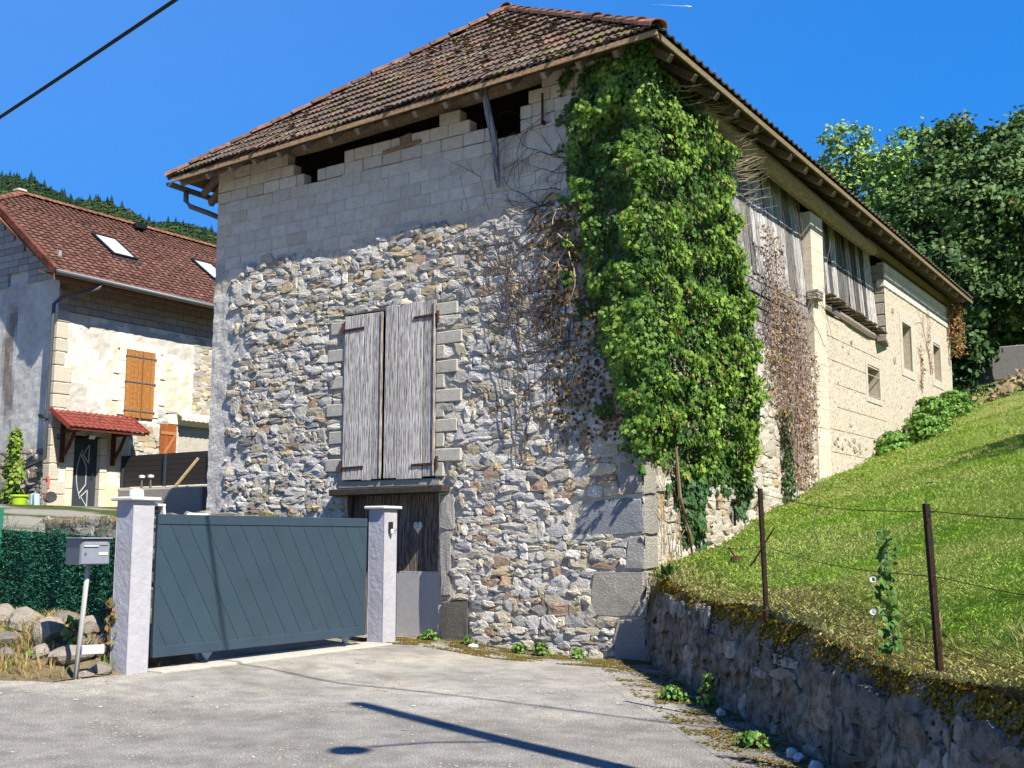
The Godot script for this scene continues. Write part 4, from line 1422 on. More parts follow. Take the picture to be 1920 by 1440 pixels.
# ---------------------------------------------------------------- gate and its posts
func build_gate() -> void:
	var GX := -10.83
	var strip := MB.new()
	strip.col = Color(0.47, 0.44, 0.385)
	strip.box(Vector3(GX, 0.06, -10.75), Vector3(0.5, 0.12, 4.1), Basis(), 0.01)
	meta(put("gate_track", strip, M.block), "pale concrete sill strip laid under the sliding gate", "sill strip")
	var slate := Color(0.034, 0.058, 0.083)
	var gm := mat(Color(1, 1, 1), 0.42, T.soft, Vector3.ONE * 0.5, null, 0, 0.45)
	var g := thing("sliding_gate", "slate blue sliding metal gate with diagonal boards between two stucco posts", "gate", Vector3(GX, 0.25, -10.6))
	var z0 := 8.74
	var z1 := 12.46
	var y0 := 0.25
	var y1 := 1.905
	for r in [[y1 - 0.06, 0.12, "top_rail"], [y0 + 0.06, 0.12, "bottom_rail"]]:
		var mb := MB.new()
		mb.col = slate
		mb.box(Vector3(GX, r[0], -(z0 + z1) / 2), Vector3(0.06, r[1], z1 - z0), Basis(), 0.006)
		put(r[2], mb, gm, g)
	for z in [z0 + 0.03, z1 - 0.03]:
		var mb := MB.new()
		mb.col = slate
		mb.box(Vector3(GX - 0.004, (y0 + y1) / 2, -z), Vector3(0.05, y1 - y0 - 0.24, 0.06), Basis(), 0.005)
		put("stile", mb, gm, g)
	var rect := PackedVector2Array([Vector2(z0 + 0.01, y0 + 0.12), Vector2(z1 - 0.01, y0 + 0.12), Vector2(z1 - 0.01, y1 - 0.12), Vector2(z0 + 0.01, y1 - 0.12)])
	var run := (y1 - y0) / tan(deg_to_rad(59.0))
	var s := z0 - run - 0.28
	while s < z1:
		var w := 0.272
		var stripp := PackedVector2Array([Vector2(s, y1), Vector2(s + w, y1), Vector2(s + w + run, y0), Vector2(s + run, y0)])
		for poly in Geometry2D.intersect_polygons(stripp, rect):
			var q := []
			for p in poly: q.append(Vector3(GX + 0.018, p.y, -p.x))
			var mb := MB.new()
			mb.col = slate * rf(0.97, 1.03)
			mb.slab(q, Vector3(1, 0, 0), 0.02)
			put("board", mb, gm, g)
		s += 0.278
	var bk := MB.new()
	bk.col = slate * 0.5
	bk.box(Vector3(GX - 0.012, (y0 + y1) / 2, -(z0 + z1) / 2), Vector3(0.008, y1 - y0 - 0.2, z1 - z0 - 0.1))
	put("backing", bk, gm, g)
	for z in [9.55, 12.05]:
		var mb := MB.new()
		mb.col = slate * 1.2
		mb.slab([Vector3(GX + 0.025, 0.26, -z + 0.1), Vector3(GX + 0.025, 0.26, -z - 0.1), Vector3(GX + 0.025, 0.18, -z - 0.03), Vector3(GX + 0.025, 0.18, -z + 0.03)], Vector3(1, 0, 0), 0.02)
		mb.tube([Vector3(GX, 0.19, -z - 0.02), Vector3(GX, 0.19, -z + 0.02)], [0.035, 0.035], 10)
		put("roller_bracket", mb, gm, g)
	var stucco := mat(Color(1, 1, 1), 0.85, T.soft, Vector3.ONE * 0.8, T.bumps, 0.35, 0.3)
	for k in 2:
		var zc: float = [-8.52, -12.97][k]
		var yb: float = [0.02, 0.08][k]
		var lab: String = ["nearer lavender grey stucco gate post with lamp on its white cap", "farther lavender grey stucco gate post with small black sensor, before the plank door"][k]
		var p := thing("gate_post", lab, "gate post", Vector3(-10.94, yb, zc), "gate posts of the sliding gate")
		var mb := MB.new()
		mb.col = Color(0.37, 0.375, 0.42)
		var base_x := -10.94
		var n := 14
		var h := 2.05 - yb
		# shaft with uneven render: a grid on each side
		var nn := FastNoiseLite.new()
		nn.seed = 40 + k
		nn.frequency = 11.0
		nn.fractal_octaves = 3
		for sd in 4:
			var ax: Vector3 = [Vector3(1, 0, 0), Vector3(0, 0, 1), Vector3(-1, 0, 0), Vector3(0, 0, -1)][sd]
			var tx := Vector3(-ax.z, 0, ax.x)
			for j in 56:
				for i in 9:
					var c := []
					for q in [[0, 0], [1, 0], [1, 1], [0, 1]]:
						var f: float = (i + q[0]) / 9.0 * 2.0 - 1.0
						var yy: float = yb + h * (j + q[1]) / 56.0
						var edge := 1.0 - pow(absf(f), 8.0)
						var pos := Vector3(base_x, yy, zc) + ax * 0.145 + tx * f * 0.15
						c.append(pos + ax * (0.0035 * nn.get_noise_3d(pos.x, pos.y * 1.3, pos.z)) * edge)
					mb.quad(c[0], c[1], c[2], c[3])
		put("shaft", mb, stucco, p)
		mb = MB.new()
		mb.col = Color(0.62, 0.61, 0.6)
		mb.box(Vector3(base_x, 2.075, zc), Vector3(0.4, 0.045, 0.42), Basis(), 0.012)
		put("cap", mb, M.block, p)
		mb = MB.new()
		mb.col = Color(0.5, 0.5, 0.52)
		mb.box(Vector3(base_x, yb + 0.0, zc), Vector3(0.36, 0.03, 0.38), Basis(), 0.008)
		put("footing", mb, M.block, p)
	# fittings
	var lp := thing("post_lamp", "white dome lamp standing on the nearer gate post's cap", "lamp", Vector3(-10.94, 2.098, -8.52))
	var mb := MB.new()
	mb.col = Color(0.7, 0.72, 0.75)
	mb.lathe(Vector3(-10.94, 2.098, -8.52), [Vector2(0.08, 0), Vector2(0.085, 0.02), Vector2(0.08, 0.07), Vector2(0.06, 0.095), Vector2(0.0, 0.1)], 18)
	put("dome", mb, M.gloss, lp, true)
	mb = MB.new()
	mb.col = Color(0.3, 0.3, 0.32)
	mb.lathe(Vector3(-10.94, 2.099, -8.52), [Vector2(0.0, 0.012), Vector2(0.092, 0.012), Vector2(0.092, 0.0)], 18)
	put("base_ring", mb, M.plain, lp)
	var cm := thing("camera_box", "white bracketed photocell under the nearer post's cap, facing the gate", "photocell", Vector3(-10.86, 1.93, -8.72))
	mb = MB.new()
	mb.col = Color(0.72, 0.72, 0.72)
	mb.box(Vector3(-10.9, 2.01, -8.77), Vector3(0.13, 0.03, 0.2), Basis(), 0.008)
	mb.box(Vector3(-10.9, 1.94, -8.855), Vector3(0.13, 0.15, 0.03), Basis(Vector3(1, 0, 0), 0.12), 0.008)
	put("bracket", mb, M.gloss, cm)
	mb = MB.new()
	mb.col = Color(0.02, 0.02, 0.022)
	mb.box(Vector3(-10.87, 1.95, -8.75), Vector3(0.07, 0.1, 0.1), Basis(), 0.02)
	put("eye", mb, M.gloss, cm)
	var se := thing("motion_sensor", "small black motion sensor with white eye on the farther post", "sensor", Vector3(-10.78, 1.73, -12.95))
	mb = MB.new()
	mb.col = Color(0.015, 0.015, 0.016)
	mb.box(Vector3(-10.775, 1.78, -12.95), Vector3(0.05, 0.17, 0.075), Basis(), 0.012)
	put("housing", mb, M.gloss, se)
	mb = MB.new()
	mb.col = Color(0.75, 0.75, 0.75)
	mb.lathe(Vector3(-10.75, 1.72, -12.95), [Vector2(0.0, 0.04), Vector2(0.022, 0.03), Vector2(0.03, 0.0), Vector2(0.022, -0.03), Vector2(0.0, -0.04)], 10)
	put("eye", mb, M.gloss, se, true)
	mb = MB.new()
	mb.col = Color(0.05, 0.05, 0.05)
	mb.tube([Vector3(-10.78, 1.76, -12.99), Vector3(-10.77, 1.73, -13.06), Vector3(-10.79, 1.78, -13.12), Vector3(-10.86, 1.83, -13.13)], [0.005, 0.005, 0.005, 0.005], 4)
	put("cable", mb, M.plain, se)
	var fx := MB.new()
	fx.col = Color(0.68, 0.7, 0.73)
	fx.box(Vector3(-11.3, 1.9, -9.75), Vector3(0.1, 0.08, 0.36), Basis(), 0.035)
	fx.box(Vector3(-11.3, 1.0, -9.8), Vector3(0.06, 1.8, 0.06), Basis(), 0.01)
	meta(put("gate_motor_cover", fx, M.gloss), "white rounded hood peeping over the gate's top rail", "hood")
	# heart hung on the door
	var h := MB.new()
	h.col = Color(0.62, 0.62, 0.52)
	var hp := []
	for i in 24:
		var t := TAU * i / 24
		hp.append(Vector3(-11.08 + 0.0052 * 16 * pow(sin(t), 3), 1.8 + 0.0068 * (13 * cos(t) - 5 * cos(2 * t) - 2 * cos(3 * t) - cos(4 * t)), FZ - 0.155))
	var hc := Vector3(-11.08, 1.8, FZ - 0.135)
	for i in 24:
		h.tri(hc, hp[i], hp[(i + 1) % 24])
		h.quad(hp[i], hp[i] - Vector3(0, 0, 0.02), hp[(i + 1) % 24] - Vector3(0, 0, 0.02), hp[(i + 1) % 24])
	var ht := thing("heart_ornament", "pale metal heart with a few holes hung on the plank door", "ornament", Vector3(-11.08, 1.7, FZ - 0.15))
	put("plate", h, M.plain, ht)
	var dots := MB.new()
	dots.col = Color(0.12, 0.1, 0.05)
	for d in [Vector2(-0.035, 0.03), Vector2(0.03, 0.045), Vector2(0.0, -0.005), Vector2(-0.025, -0.05), Vector2(0.035, -0.01)]:
		dots.box(hc + Vector3(d.x, d.y, -0.001), Vector3(0.014, 0.014, 0.006), Basis(), 0.003)
	dots.tube([hc + Vector3(0, 0.07, 0), hc + Vector3(0.0, 0.13, 0.0)], [0.004, 0.004], 4)
	put("hole_rim", dots, M.rust, ht).set_meta("kind", "stuff")

# ---------------------------------------------------------------- the neighbouring house
func build_house() -> void:
	var hs := thing("plastered_house", "cream plastered house with red tiled roof and orange shutters beyond the gate", "house", Vector3(-33, 2.4, -27))
	var HX := -29.0
	var HZ := -19.55
	var o := Vector3(HX, 0, 0)
	var U := Vector3(0, 0, -1)
	var W := Vector3(0, 1, 0)
	var N := Vector3(1, 0, 0)
	var pn := FastNoiseLite.new()
	pn.seed = 61
	pn.frequency = 0.5
	pn.fractal_octaves = 4
	var dr := Rect2(20.28, 2.3, 0.9, 2.3)
	var wn := Rect2(24.1, 4.1, 1.6, 1.15)
	var up := Rect2(21.95, 5.34, 1.08, 2.1)
	var cf := func(x, y):
		var c := Color(0.68, 0.65, 0.58)
		var v := pn.get_noise_2d(x, y)
		if v > 0.16: c = Color(0.6, 0.55, 0.44)
		elif v < -0.2: c = Color(0.5, 0.48, 0.44)
		if y < 3.2 + 0.3 * v: c = Color(0.62, 0.53, 0.38)
		return c * rf(0.95, 1.05)
	var fw := put("front_wall", rough_sheet(-HZ, 36.0, 2.0, 8.27, 0.12, [dr, wn], 0.025, cf, o, U, W, N), M.plaster, hs)
	# stones showing at the far end of the front
	var pal := [Color(0.6, 0.55, 0.45), Color(0.5, 0.42, 0.28), Color(0.58, 0.56, 0.52), Color(0.45, 0.42, 0.38)]
	lay(rubble(24.6, 27.4, 5.35, 8.1, [wn], func(_x, _y): return true, pal, o, U, W, N, 1.15, 0.03), fw, M.stone, 40)
	lay(rubble(22.3, 24.3, 4.0, 5.5, [wn.grow(0.15), Rect2(21, 5.2, 2.2, 1)], func(_x, _y): return rng.randf() < 0.7, pal, o, U, W, N, 1.15, 0.03), fw, M.stone, 30)
	var core := MB.new()
	core.col = Color(0.42, 0.4, 0.36)
	core.box(Vector3(HX - 0.3, 5.8, -28.85), Vector3(0.4, 7.0, 15.0 - 0.6))
	core.box(Vector3(HX - 0.3, 7.0, -20.9), Vector3(0.4, 4.6, 2.6))
	core.box(Vector3(-37.0, 5.6, -28), Vector3(0.4, 7, 16.6))
	core.box(Vector3(-33, 5.6, -36), Vector3(8.0, 7, 0.4))
	put("wall_core", core, M.plaster, hs)
	# gable
	var gb := MB.new()
	gb.col = Color(0.5, 0.5, 0.5)
	gb.slab([Vector3(HX, 2.0, HZ), Vector3(HX, 8.9, HZ), Vector3(-32.05, 11.6, HZ), Vector3(-33.95, 11.6, HZ), Vector3(-37.0, 9.3, HZ), Vector3(-37.0, 2.0, HZ)], Vector3(0, 0, 1), 0.3)
	var gw := put("gable_wall", gb, M.plaster, hs)
	var gs := rough_sheet(-37.0, HX - 0.002, 2.0, 9.3, 0.15, [], 0.02, func(x, y):
		var v := pn.get_noise_2d(x * 1.2 + 30, y * 0.8)
		var c := Color(0.5, 0.495, 0.48) * (1.0 + 0.25 * v)
		var streak := sm(0.42, 0.1, absf(x + 31.35 + 0.12 * sin(y * 2.0))) * sm(4.8, 5.6, y) * sm(9.2, 8.2, y)
		c = c.lerp(Color(0.17, 0.14, 0.11), clampf(streak * (0.8 + v), 0, 0.85))
		if y < 4.1 + 0.4 * v: c = Color(0.4, 0.36, 0.3)
		return c * rf(0.95, 1.05), Vector3(0, 0, HZ + 0.03), Vector3(1, 0, 0), W, Vector3(0, 0, 1))
	put("gable_render", gs, M.plaster, gw)
	lay(rubble(-31.5, HX - 0.3, 2.3, 4.1, [], func(_x, _y): return rng.randf() < 0.75, [Color(0.4, 0.36, 0.3), Color(0.32, 0.3, 0.28), Color(0.46, 0.43, 0.38)], Vector3(0, 0, HZ + 0.04), Vector3(1, 0, 0), W, Vector3(0, 0, 1), 1.1, 0.04), gw, M.stone, 30)
	# block courses below the eaves, on the front and on the gable
	var bp := [Color(0.37, 0.3, 0.25), Color(0.35, 0.29, 0.245), Color(0.39, 0.32, 0.26), Color(0.36, 0.315, 0.27)]
	for k in 5:
		var z := -HZ + 0.02 + (0.25 if k % 2 else 0.0)
		while z < 29.5:
			var mb := MB.new()
			mb.col = bp[rng.randi() % 4] * rf(0.93, 1.06)
			mb.box(Vector3(HX - 0.08, 8.29 + k * 0.208 + 0.1, -z - 0.25), Vector3(0.2, 0.196, 0.49), Basis(), 0.006)
			put("concrete_block", mb, M.block, fw)
			z += 0.505
	for k in 11:
		var y := 9.25 + k * 0.21
		var xa := -29.1 - maxf(0.0, (y - 9.0) * 1.34)
		var x := xa if k % 2 else xa + 0.2
		if k < 4: x = -29.05
		while x > -33.0:
			if k < 2 and x < -30.2 and rng.randf() < 0.6:
				x -= 0.5
				continue
			var mb := MB.new()
			mb.col = Color(0.34, 0.34, 0.34) * rf(0.8, 1.15)
			mb.box(Vector3(x - 0.25, y + 0.1, HZ + 0.03), Vector3(0.49, 0.196, 0.1), Basis(), 0.006)
			put("concrete_block", mb, M.block, gw)
			x -= 0.505
	# corner stones
	var yy := 2.45
	while yy < 8.2:
		var h := rf(0.35, 0.62)
		var mb := MB.new()
		mb.col = Color(0.63, 0.575, 0.47) * rf(0.94, 1.06)
		var l := rf(0.3, 0.6)
		mb.box(Vector3(HX - 0.13, yy + h / 2, HZ - l / 2 + 0.05), Vector3(0.32, h - 0.02, l), Basis(), 0.02)
		put("quoin_stone", mb, M.stone, fw)
		yy += h
	# upper shutters
	var orange := Color(0.38, 0.17, 0.055)
	for s in [[21.95, 22.55], [22.57, 23.03]]:
		var sh := Node3D.new()
		sh.name = "shutter"
		hs.add_child(sh, true)
		var nb := 4 if s[0] < 22 else 3
		var wd: float = (s[1] - s[0]) / nb
		for i in nb:
			var mb := MB.new()
			mb.col = orange * rf(0.9, 1.1)
			mb.box(Vector3(HX + 0.05, 6.39, -(s[0] + wd * (i + 0.5))), Vector3(0.03, 2.1, wd - 0.005), Basis(), 0.005)
			put("plank", mb, M.beam, sh)
		for y in [5.55, 6.45, 7.25]:
			var mb := MB.new()
			mb.box(Vector3(HX + 0.075, y, -((s[0] + s[1]) / 2 + (0.03 if nb == 3 else -0.03))), Vector3(0.015, 0.045, s[1] - s[0] + 0.04), Basis(), 0.004)
			put("strap", mb, M.zinc, sh)
	for s in [-1.0, 1.0]:
		var mb := MB.new()
		mb.col = Color(0.72, 0.67, 0.56)
		for i in 5:
			mb.box(Vector3(HX + 0.006, 5.4 + 0.42 * i + 0.2, -(22.49 + s * (0.66 + 0.1 * (i % 2)))), Vector3(0.06, 0.41, 0.24 + 0.2 * (i % 2)), Basis(), 0.008)
		put("window_jamb", mb, M.block, hs)
	var lm := MB.new()
	lm.col = Color(0.7, 0.65, 0.54)
	lm.box(Vector3(HX + 0.008, 7.58, -22.49), Vector3(0.06, 0.26, 1.7), Basis(), 0.008)
	put("window_lintel", lm, M.block, hs)
	# door
	var door := Node3D.new()
	door.name = "door"
	hs.add_child(door, true)
	var dg := Color(0.035, 0.04, 0.052)
	var mb := MB.new()
	mb.col = dg
	mb.box(Vector3(HX - 0.16, 3.55, -20.73), Vector3(0.06, 2.1, 0.9))
	put("leaf", mb, M.gloss, door)
	mb = MB.new()
	mb.col = Color(0.45, 0.47, 0.5)
	var arc := []
	for i in 13:
		var t := -1.0 + 2.0 * i / 12
		arc.append(Vector3(HX - 0.122, 3.5 + t * 0.72, -(20.5 + 0.16 * t * t)))
	for i in 12: mb.span(arc[i], arc[i + 1], 0.028, 0.02)
	var lines := [[Vector2(20.83, 3.2), Vector2(20.83, 3.75)], [Vector2(20.83, 3.75), Vector2(20.62, 4.12)], [Vector2(20.9, 4.4), Vector2(20.9, 3.85)], [Vector2(20.9, 3.85), Vector2(20.7, 4.1)], [Vector2(20.7, 4.1), Vector2(20.9, 4.4)], [Vector2(20.83, 3.2), Vector2(20.6, 2.92)], [Vector2(20.9, 3.05), Vector2(20.9, 2.55)], [Vector2(20.9, 3.05), Vector2(20.68, 2.85)], [Vector2(20.68, 2.85), Vector2(20.9, 2.55)]]
	for l in lines: mb.span(Vector3(HX - 0.122, l[0].y, -l[0].x), Vector3(HX - 0.122, l[1].y, -l[1].x), 0.022, 0.02, Vector3(1, 0, 0))
	put("steel_inlay", mb, M.gloss, door)
	mb = MB.new()
	mb.col = Color(0.03, 0.03, 0.034)
	mb.box(Vector3(HX - 0.1, 3.5, -21.02), Vector3(0.03, 0.24, 0.04), Basis(), 0.006)
	mb.box(Vector3(HX - 0.07, 3.55, -20.97), Vector3(0.02, 0.025, 0.13), Basis(), 0.006)
	put("handle", mb, M.gloss, door)
	mb = MB.new()
	mb.col = Color(0.6, 0.55, 0.45)
	for s in [-1.0, 1.0]:
		for i in 4:
			mb.box(Vector3(HX - 0.06, 2.55 + i * 0.52 + 0.25, -(20.73 + s * 0.575)), Vector3(0.22, 0.51, 0.24), Basis(), 0.012)
	put("door_jamb", mb, M.block, hs)
	# canopy over the door
	var cp := Node3D.new()
	cp.name = "porch_canopy"
	hs.add_child(cp, true)
	var red := func(): return Color(0.25, 0.066, 0.054) * rf(0.92, 1.08)
	var ct := wavy_plane(Vector3(HX + 0.95, 4.78, -19.45), Vector3(HX + 0.95, 4.78, -22.15), Vector3(HX + 0.02, 5.32, -22.15), Vector3(HX + 0.02, 5.32, -19.45), 5, 0.19, 6, 0.03, 0.02, red)
	put("tile_sheet", ct, M.tile, cp)
	mb = MB.new()
	mb.col = Color(0.3, 0.07, 0.055)
	mb.span(Vector3(HX + 0.98, 4.77, -19.43), Vector3(HX + 0.02, 5.34, -19.43), 0.03, 0.14)
	mb.span(Vector3(HX + 0.98, 4.77, -22.17), Vector3(HX + 0.02, 5.34, -22.17), 0.03, 0.14)
	put("barge_board", mb, M.beam, cp)
	for z in [-19.85, -21.6]:
		mb = MB.new()
		mb.col = Color(0.1, 0.036, 0.02)
		mb.box(Vector3(HX + 0.07, 4.45, z), Vector3(0.11, 1.3, 0.11), Basis(), 0.01)
		mb.span(Vector3(HX + 0.1, 4.72, z), Vector3(HX + 0.85, 4.72, z), 0.1, 0.1, Vector3.UP, 0.01)
		mb.span(Vector3(HX + 0.1, 3.98, z), Vector3(HX + 0.4, 4.3, z), 0.08, 0.09, Vector3.UP, 0.01)
		mb.span(Vector3(HX + 0.38, 4.28, z), Vector3(HX + 0.62, 4.68, z), 0.08, 0.09, Vector3.UP, 0.01)
		put("bracket", mb, M.beam, cp)
	mb = MB.new()
	mb.col = Color(0.1, 0.036, 0.02)
	mb.span(Vector3(HX + 0.88, 4.74, -19.5), Vector3(HX + 0.88, 4.74, -22.1), 0.08, 0.09)
	put("edge_beam", mb, M.beam, cp)
	mb = MB.new()
	mb.col = Color(0.05, 0.05, 0.05)
	mb.box(Vector3(HX + 0.12, 4.62, -20.75), Vector3(0.16, 0.07, 0.2), Basis(), 0.01)
	mb.col = Color(0.75, 0.75, 0.72)
	mb.box(Vector3(HX + 0.2, 4.6, -20.75), Vector3(0.02, 0.12, 0.2), Basis(Vector3(0, 0, 1), -0.5), 0.004)
	put("porch_floodlight", mb, M.gloss, hs)
	mb = MB.new()
	mb.col = Color(0.06, 0.05, 0.11)
	mb.box(Vector3(HX + 0.03, 4.55, -19.78), Vector3(0.01, 0.16, 0.2), Basis(), 0.002)
	mb.col = Color(0.5, 0.5, 0.5)
	for i in 3: mb.box(Vector3(HX + 0.036, 4.56, -19.73 - i * 0.045), Vector3(0.004, 0.06, 0.022))
	put("number_plate", mb, M.gloss, hs)
	# lower window with its open shutter and blind
	var w := Node3D.new()
	w.name = "window"
	hs.add_child(w, true)
	mb = MB.new()
	mb.col = Color(0.012, 0.014, 0.014)
	mb.box(Vector3(HX - 0.25, 4.67, -24.9), Vector3(0.02, 1.2, 1.7))
	put("pane", mb, M.gloss, w)
	mb = MB.new()
	mb.col = Color(0.4, 0.15, 0.04)
	for z in [-24.15, -24.95, -25.65]: mb.box(Vector3(HX - 0.2, 4.67, z), Vector3(0.07, 1.15, 0.11), Basis(), 0.008)
	mb.box(Vector3(HX - 0.2, 5.2, -24.9), Vector3(0.07, 0.1, 1.6), Basis(), 0.008)
	put("frame", mb, M.beam, w)
	for i in 4:
		mb = MB.new()
		mb.col = Color(0.3, 0.1, 0.035) * rf(0.9, 1.1)
		mb.box(Vector3(HX + 0.05, 4.67, -(23.42 + 0.16 * i)), Vector3(0.03, 1.15, 0.155), Basis(), 0.005)
		put("shutter_plank", mb, M.beam, w)
	mb = MB.new()
	mb.col = Color(0.42, 0.2, 0.09)
	mb.box(Vector3(HX + 0.075, 4.95, -23.66), Vector3(0.025, 0.1, 0.6), Basis(), 0.006)
	mb.span(Vector3(HX + 0.075, 4.15, -23.42), Vector3(HX + 0.075, 4.9, -23.92), 0.07, 0.025, Vector3(1, 0, 0))
	put("shutter_brace", mb, M.beam, w)
	mb = MB.new()
	mb.col = Color(0.68, 0.64, 0.54)
	mb.box(Vector3(HX + 0.01, 5.42, -24.7), Vector3(0.08, 0.32, 2.1), Basis(), 0.01)
	put("window_lintel", mb, M.block, w)
	mb = MB.new()
	for i in 18:
		mb.col = Color(0.66, 0.64, 0.58) if i % 2 else Color(0.5, 0.46, 0.36)
		var z := -23.95 - i * 0.1
		mb.quad(Vector3(HX + 0.1, 5.66, z), Vector3(HX + 0.32, 5.5, z), Vector3(HX + 0.32, 5.5, z - 0.1), Vector3(HX + 0.1, 5.66, z - 0.1))
		mb.quad(Vector3(HX + 0.32, 5.5, z), Vector3(HX + 0.32, 5.38 + 0.025 * (i % 2), z), Vector3(HX + 0.32, 5.38 + 0.025 * ((i + 1) % 2), z - 0.1), Vector3(HX + 0.32, 5.5, z - 0.1))
	put("awning", mb, M.leaf_dull, w)
	# roof
	var rf_ := Node3D.new()
	rf_.name = "roof"
	hs.add_child(rf_)
	var E0 := Vector3(-28.15, 9.2, -18.78)
	var E1 := Vector3(-28.15, 9.2, -36.6)
	var H0 := Vector3(-31.9, 11.93, -18.98)
	var R0 := Vector3(-33.0, 12.74, -20.6)
	var R1 := Vector3(-33.0, 12.74, -36.6)
	var tc := func():
		var c := Color(0.165, 0.084, 0.066)
		var t := rng.randf()
		if t < 0.3: c = Color(0.14, 0.068, 0.054)
		elif t < 0.5: c = Color(0.19, 0.1, 0.075)
		elif t < 0.54: c = Color(0.1, 0.055, 0.045)
		return c * rf(0.85, 1.15)
	var tl := wavy_plane(E0, E1, Vector3(-31.9, 11.93, -36.6), H0, 19, 0.25, 5, 0.035, 0.04, tc)
	tl.add(wavy_plane(H0, Vector3(-31.9, 11.93, -36.6), R1, R0, 6, 0.25, 5, 0.035, 0.04, tc))
	put("roof_tiles", tl, M.tile, rf_).set_meta("kind", "stuff")
	mb = MB.new()
	mb.col = Color(0.2, 0.08, 0.05)
	var rn := Vector3(3.49, 4.8, 0).normalized()
	mb.slab([E0 - rn * 0.02, E1 - rn * 0.02, R1 - rn * 0.02, R0 - rn * 0.02, H0 - rn * 0.02], rn, 0.06)
	mb.slab([Vector3(-37.85, 9.2, -18.78), Vector3(-37.85, 9.2, -36.6), R1, R0, Vector3(-34.1, 11.93, -18.98)], Vector3(-3.49, 4.8, 0).normalized(), 0.06)
	mb.slab([H0, R0, Vector3(-34.1, 11.93, -18.98)], Vector3(0, 0.89, 0.45), 0.05)
	put("roof_deck", mb, M.beam, rf_)
	for i in 11:
		var a := E0.lerp(H0, i / 11.0)
		var b := E0.lerp(H0, (i + 1) / 11.0)
		mb = MB.new()
		mb.col = Color(0.15, 0.055, 0.04) * rf(0.75, 1.3)
		mb.span(a + Vector3(0, 0.0, 0.02), b + Vector3(0, 0.0, 0.02), 0.05, 0.2, Vector3.UP, 0.01)
		mb.span(a + Vector3(-0.02, 0.08, -0.06), b + Vector3(-0.02, 0.08, -0.06), 0.2, 0.035, Vector3.UP, 0.01)
		put("verge_tile", mb, M.tile, rf_)
	for h in [[H0, R0], [R0, R1]]:
		var len: float = (h[0] as Vector3).distance_to(h[1])
		var k := int(len / 0.4)
		for i in k:
			var c: Color = Color(0.27, 0.125, 0.085) * rf(0.8, 1.2)
			put("ridge_tile", cover_tile((h[0] as Vector3).lerp(h[1], float(i) / k) + Vector3(0, 0.05, 0), (h[0] as Vector3).lerp(h[1], (i + 1.1) / k) + Vector3(0, 0.05, 0), 0.14, Vector3.UP, c), M.tile, rf_)
	mb = MB.new()
	mb.col = Color(0.5, 0.42, 0.34)
	mb.box(R0 + Vector3(0, 0.13, 0.02), Vector3(0.34, 0.1, 0.34), Basis(), 0.03)
	put("ridge_cap", mb, M.block, rf_)
	for sk in [[Vector3(-30.62, 11.06, -21.98), Vector3(-30.62, 11.06, -23.0)], [Vector3(-30.62, 11.06, -26.1), Vector3(-30.62, 11.06, -27.1)]]:
		var s := Node3D.new()
		s.name = "skylight"
		rf_.add_child(s, true)
		var c: Vector3 = ((sk[0] as Vector3) + sk[1]) * 0.5 + rn * 0.0
		var bs := Basis(Vector3(0, 0, -1), rn, Vector3(0, 0, -1).cross(rn))
		c = Vector3(c.x, 9.2 + (-28.15 - c.x) * 3.49 / 4.8, c.z) + rn * 0.08
		mb = MB.new()
		mb.col = Color(0.05, 0.045, 0.045)
		for q in [-1.0, 1.0]:
			mb.box(c + bs * Vector3(q * 0.43, 0, 0), Vector3(0.08, 0.12, 1.5), bs, 0.01)
			mb.box(c + bs * Vector3(0, 0, q * 0.71), Vector3(0.78, 0.12, 0.08), bs, 0.01)
		put("frame", mb, M.zinc, s)
		mb = MB.new()
		mb.col = Color(0.42, 0.47, 0.47)
		mb.box(c + bs * Vector3(0, 0.02, 0), Vector3(0.8, 0.03, 1.36), bs)
		put("pane", mb, M.gloss, s)
		mb = MB.new()
		mb.col = Color(0.34, 0.3, 0.28)
		mb.box(c + bs * Vector3(0.05, -0.03, -0.84 if (bs * Vector3(0, 0, -1)).y < 0 else 0.84), Vector3(1.15, 0.02, 0.16), bs)
		put("flashing", mb, M.zinc, s)
	mb = MB.new()
	mb.col = Color(0.03, 0.03, 0.032)
	mb.box(Vector3(-32.6, 12.65, -25.0), Vector3(0.3, 0.2, 0.45), Basis(), 0.03)
	put("roof_vent", mb, M.zinc, rf_)
	mb = MB.new()
	mb.tube([E0 + Vector3(0.07, -0.04, 0), E1 + Vector3(0.07, -0.06, 0)], [0.085, 0.085], 8)
	put("gutter", mb, M.zinc, rf_, true)
	mb = MB.new()
	mb.col = Color(0.3, 0.13, 0.06)
	mb.span(E0 + Vector3(-0.06, -0.16, 0.0), E1 + Vector3(-0.06, -0.16, 0.0), 0.03, 0.18)
	mb.slab([Vector3(-28.2, 9.08, -18.8), Vector3(-29.0, 9.34, -18.8), Vector3(-29.0, 9.34, -36.0), Vector3(-28.2, 9.08, -36.0)], Vector3(0.3, 0.95, 0), 0.03)
	mb.slab([Vector3(-28.3, 9.12, -18.86), Vector3(-32.1, 11.9, -18.86), Vector3(-32.1, 11.9, -19.5), Vector3(-28.3, 9.12, -19.5)], rn, 0.03)
	put("soffit", mb, M.beam, rf_)
	mb = MB.new()
	mb.col = Color(0.62, 0.6, 0.62)
	mb.tube([Vector3(-28.1, 9.12, -20.3), Vector3(-28.15, 8.95, -20.25), Vector3(-28.4, 8.8, -19.95), Vector3(-28.8, 8.6, -19.45), Vector3(-28.9, 8.4, -19.3), Vector3(-28.92, 6.0, -19.3), Vector3(-28.92, 3.9, -19.3), Vector3(-29.2, 3.78, -19.25), Vector3(-30.6, 3.4, -19.25)], [0.06, 0.06, 0.055, 0.055, 0.055, 0.055, 0.055, 0.05, 0.04], 9)
	put("downpipe", mb, M.zinc, hs, true)
	mb = MB.new()
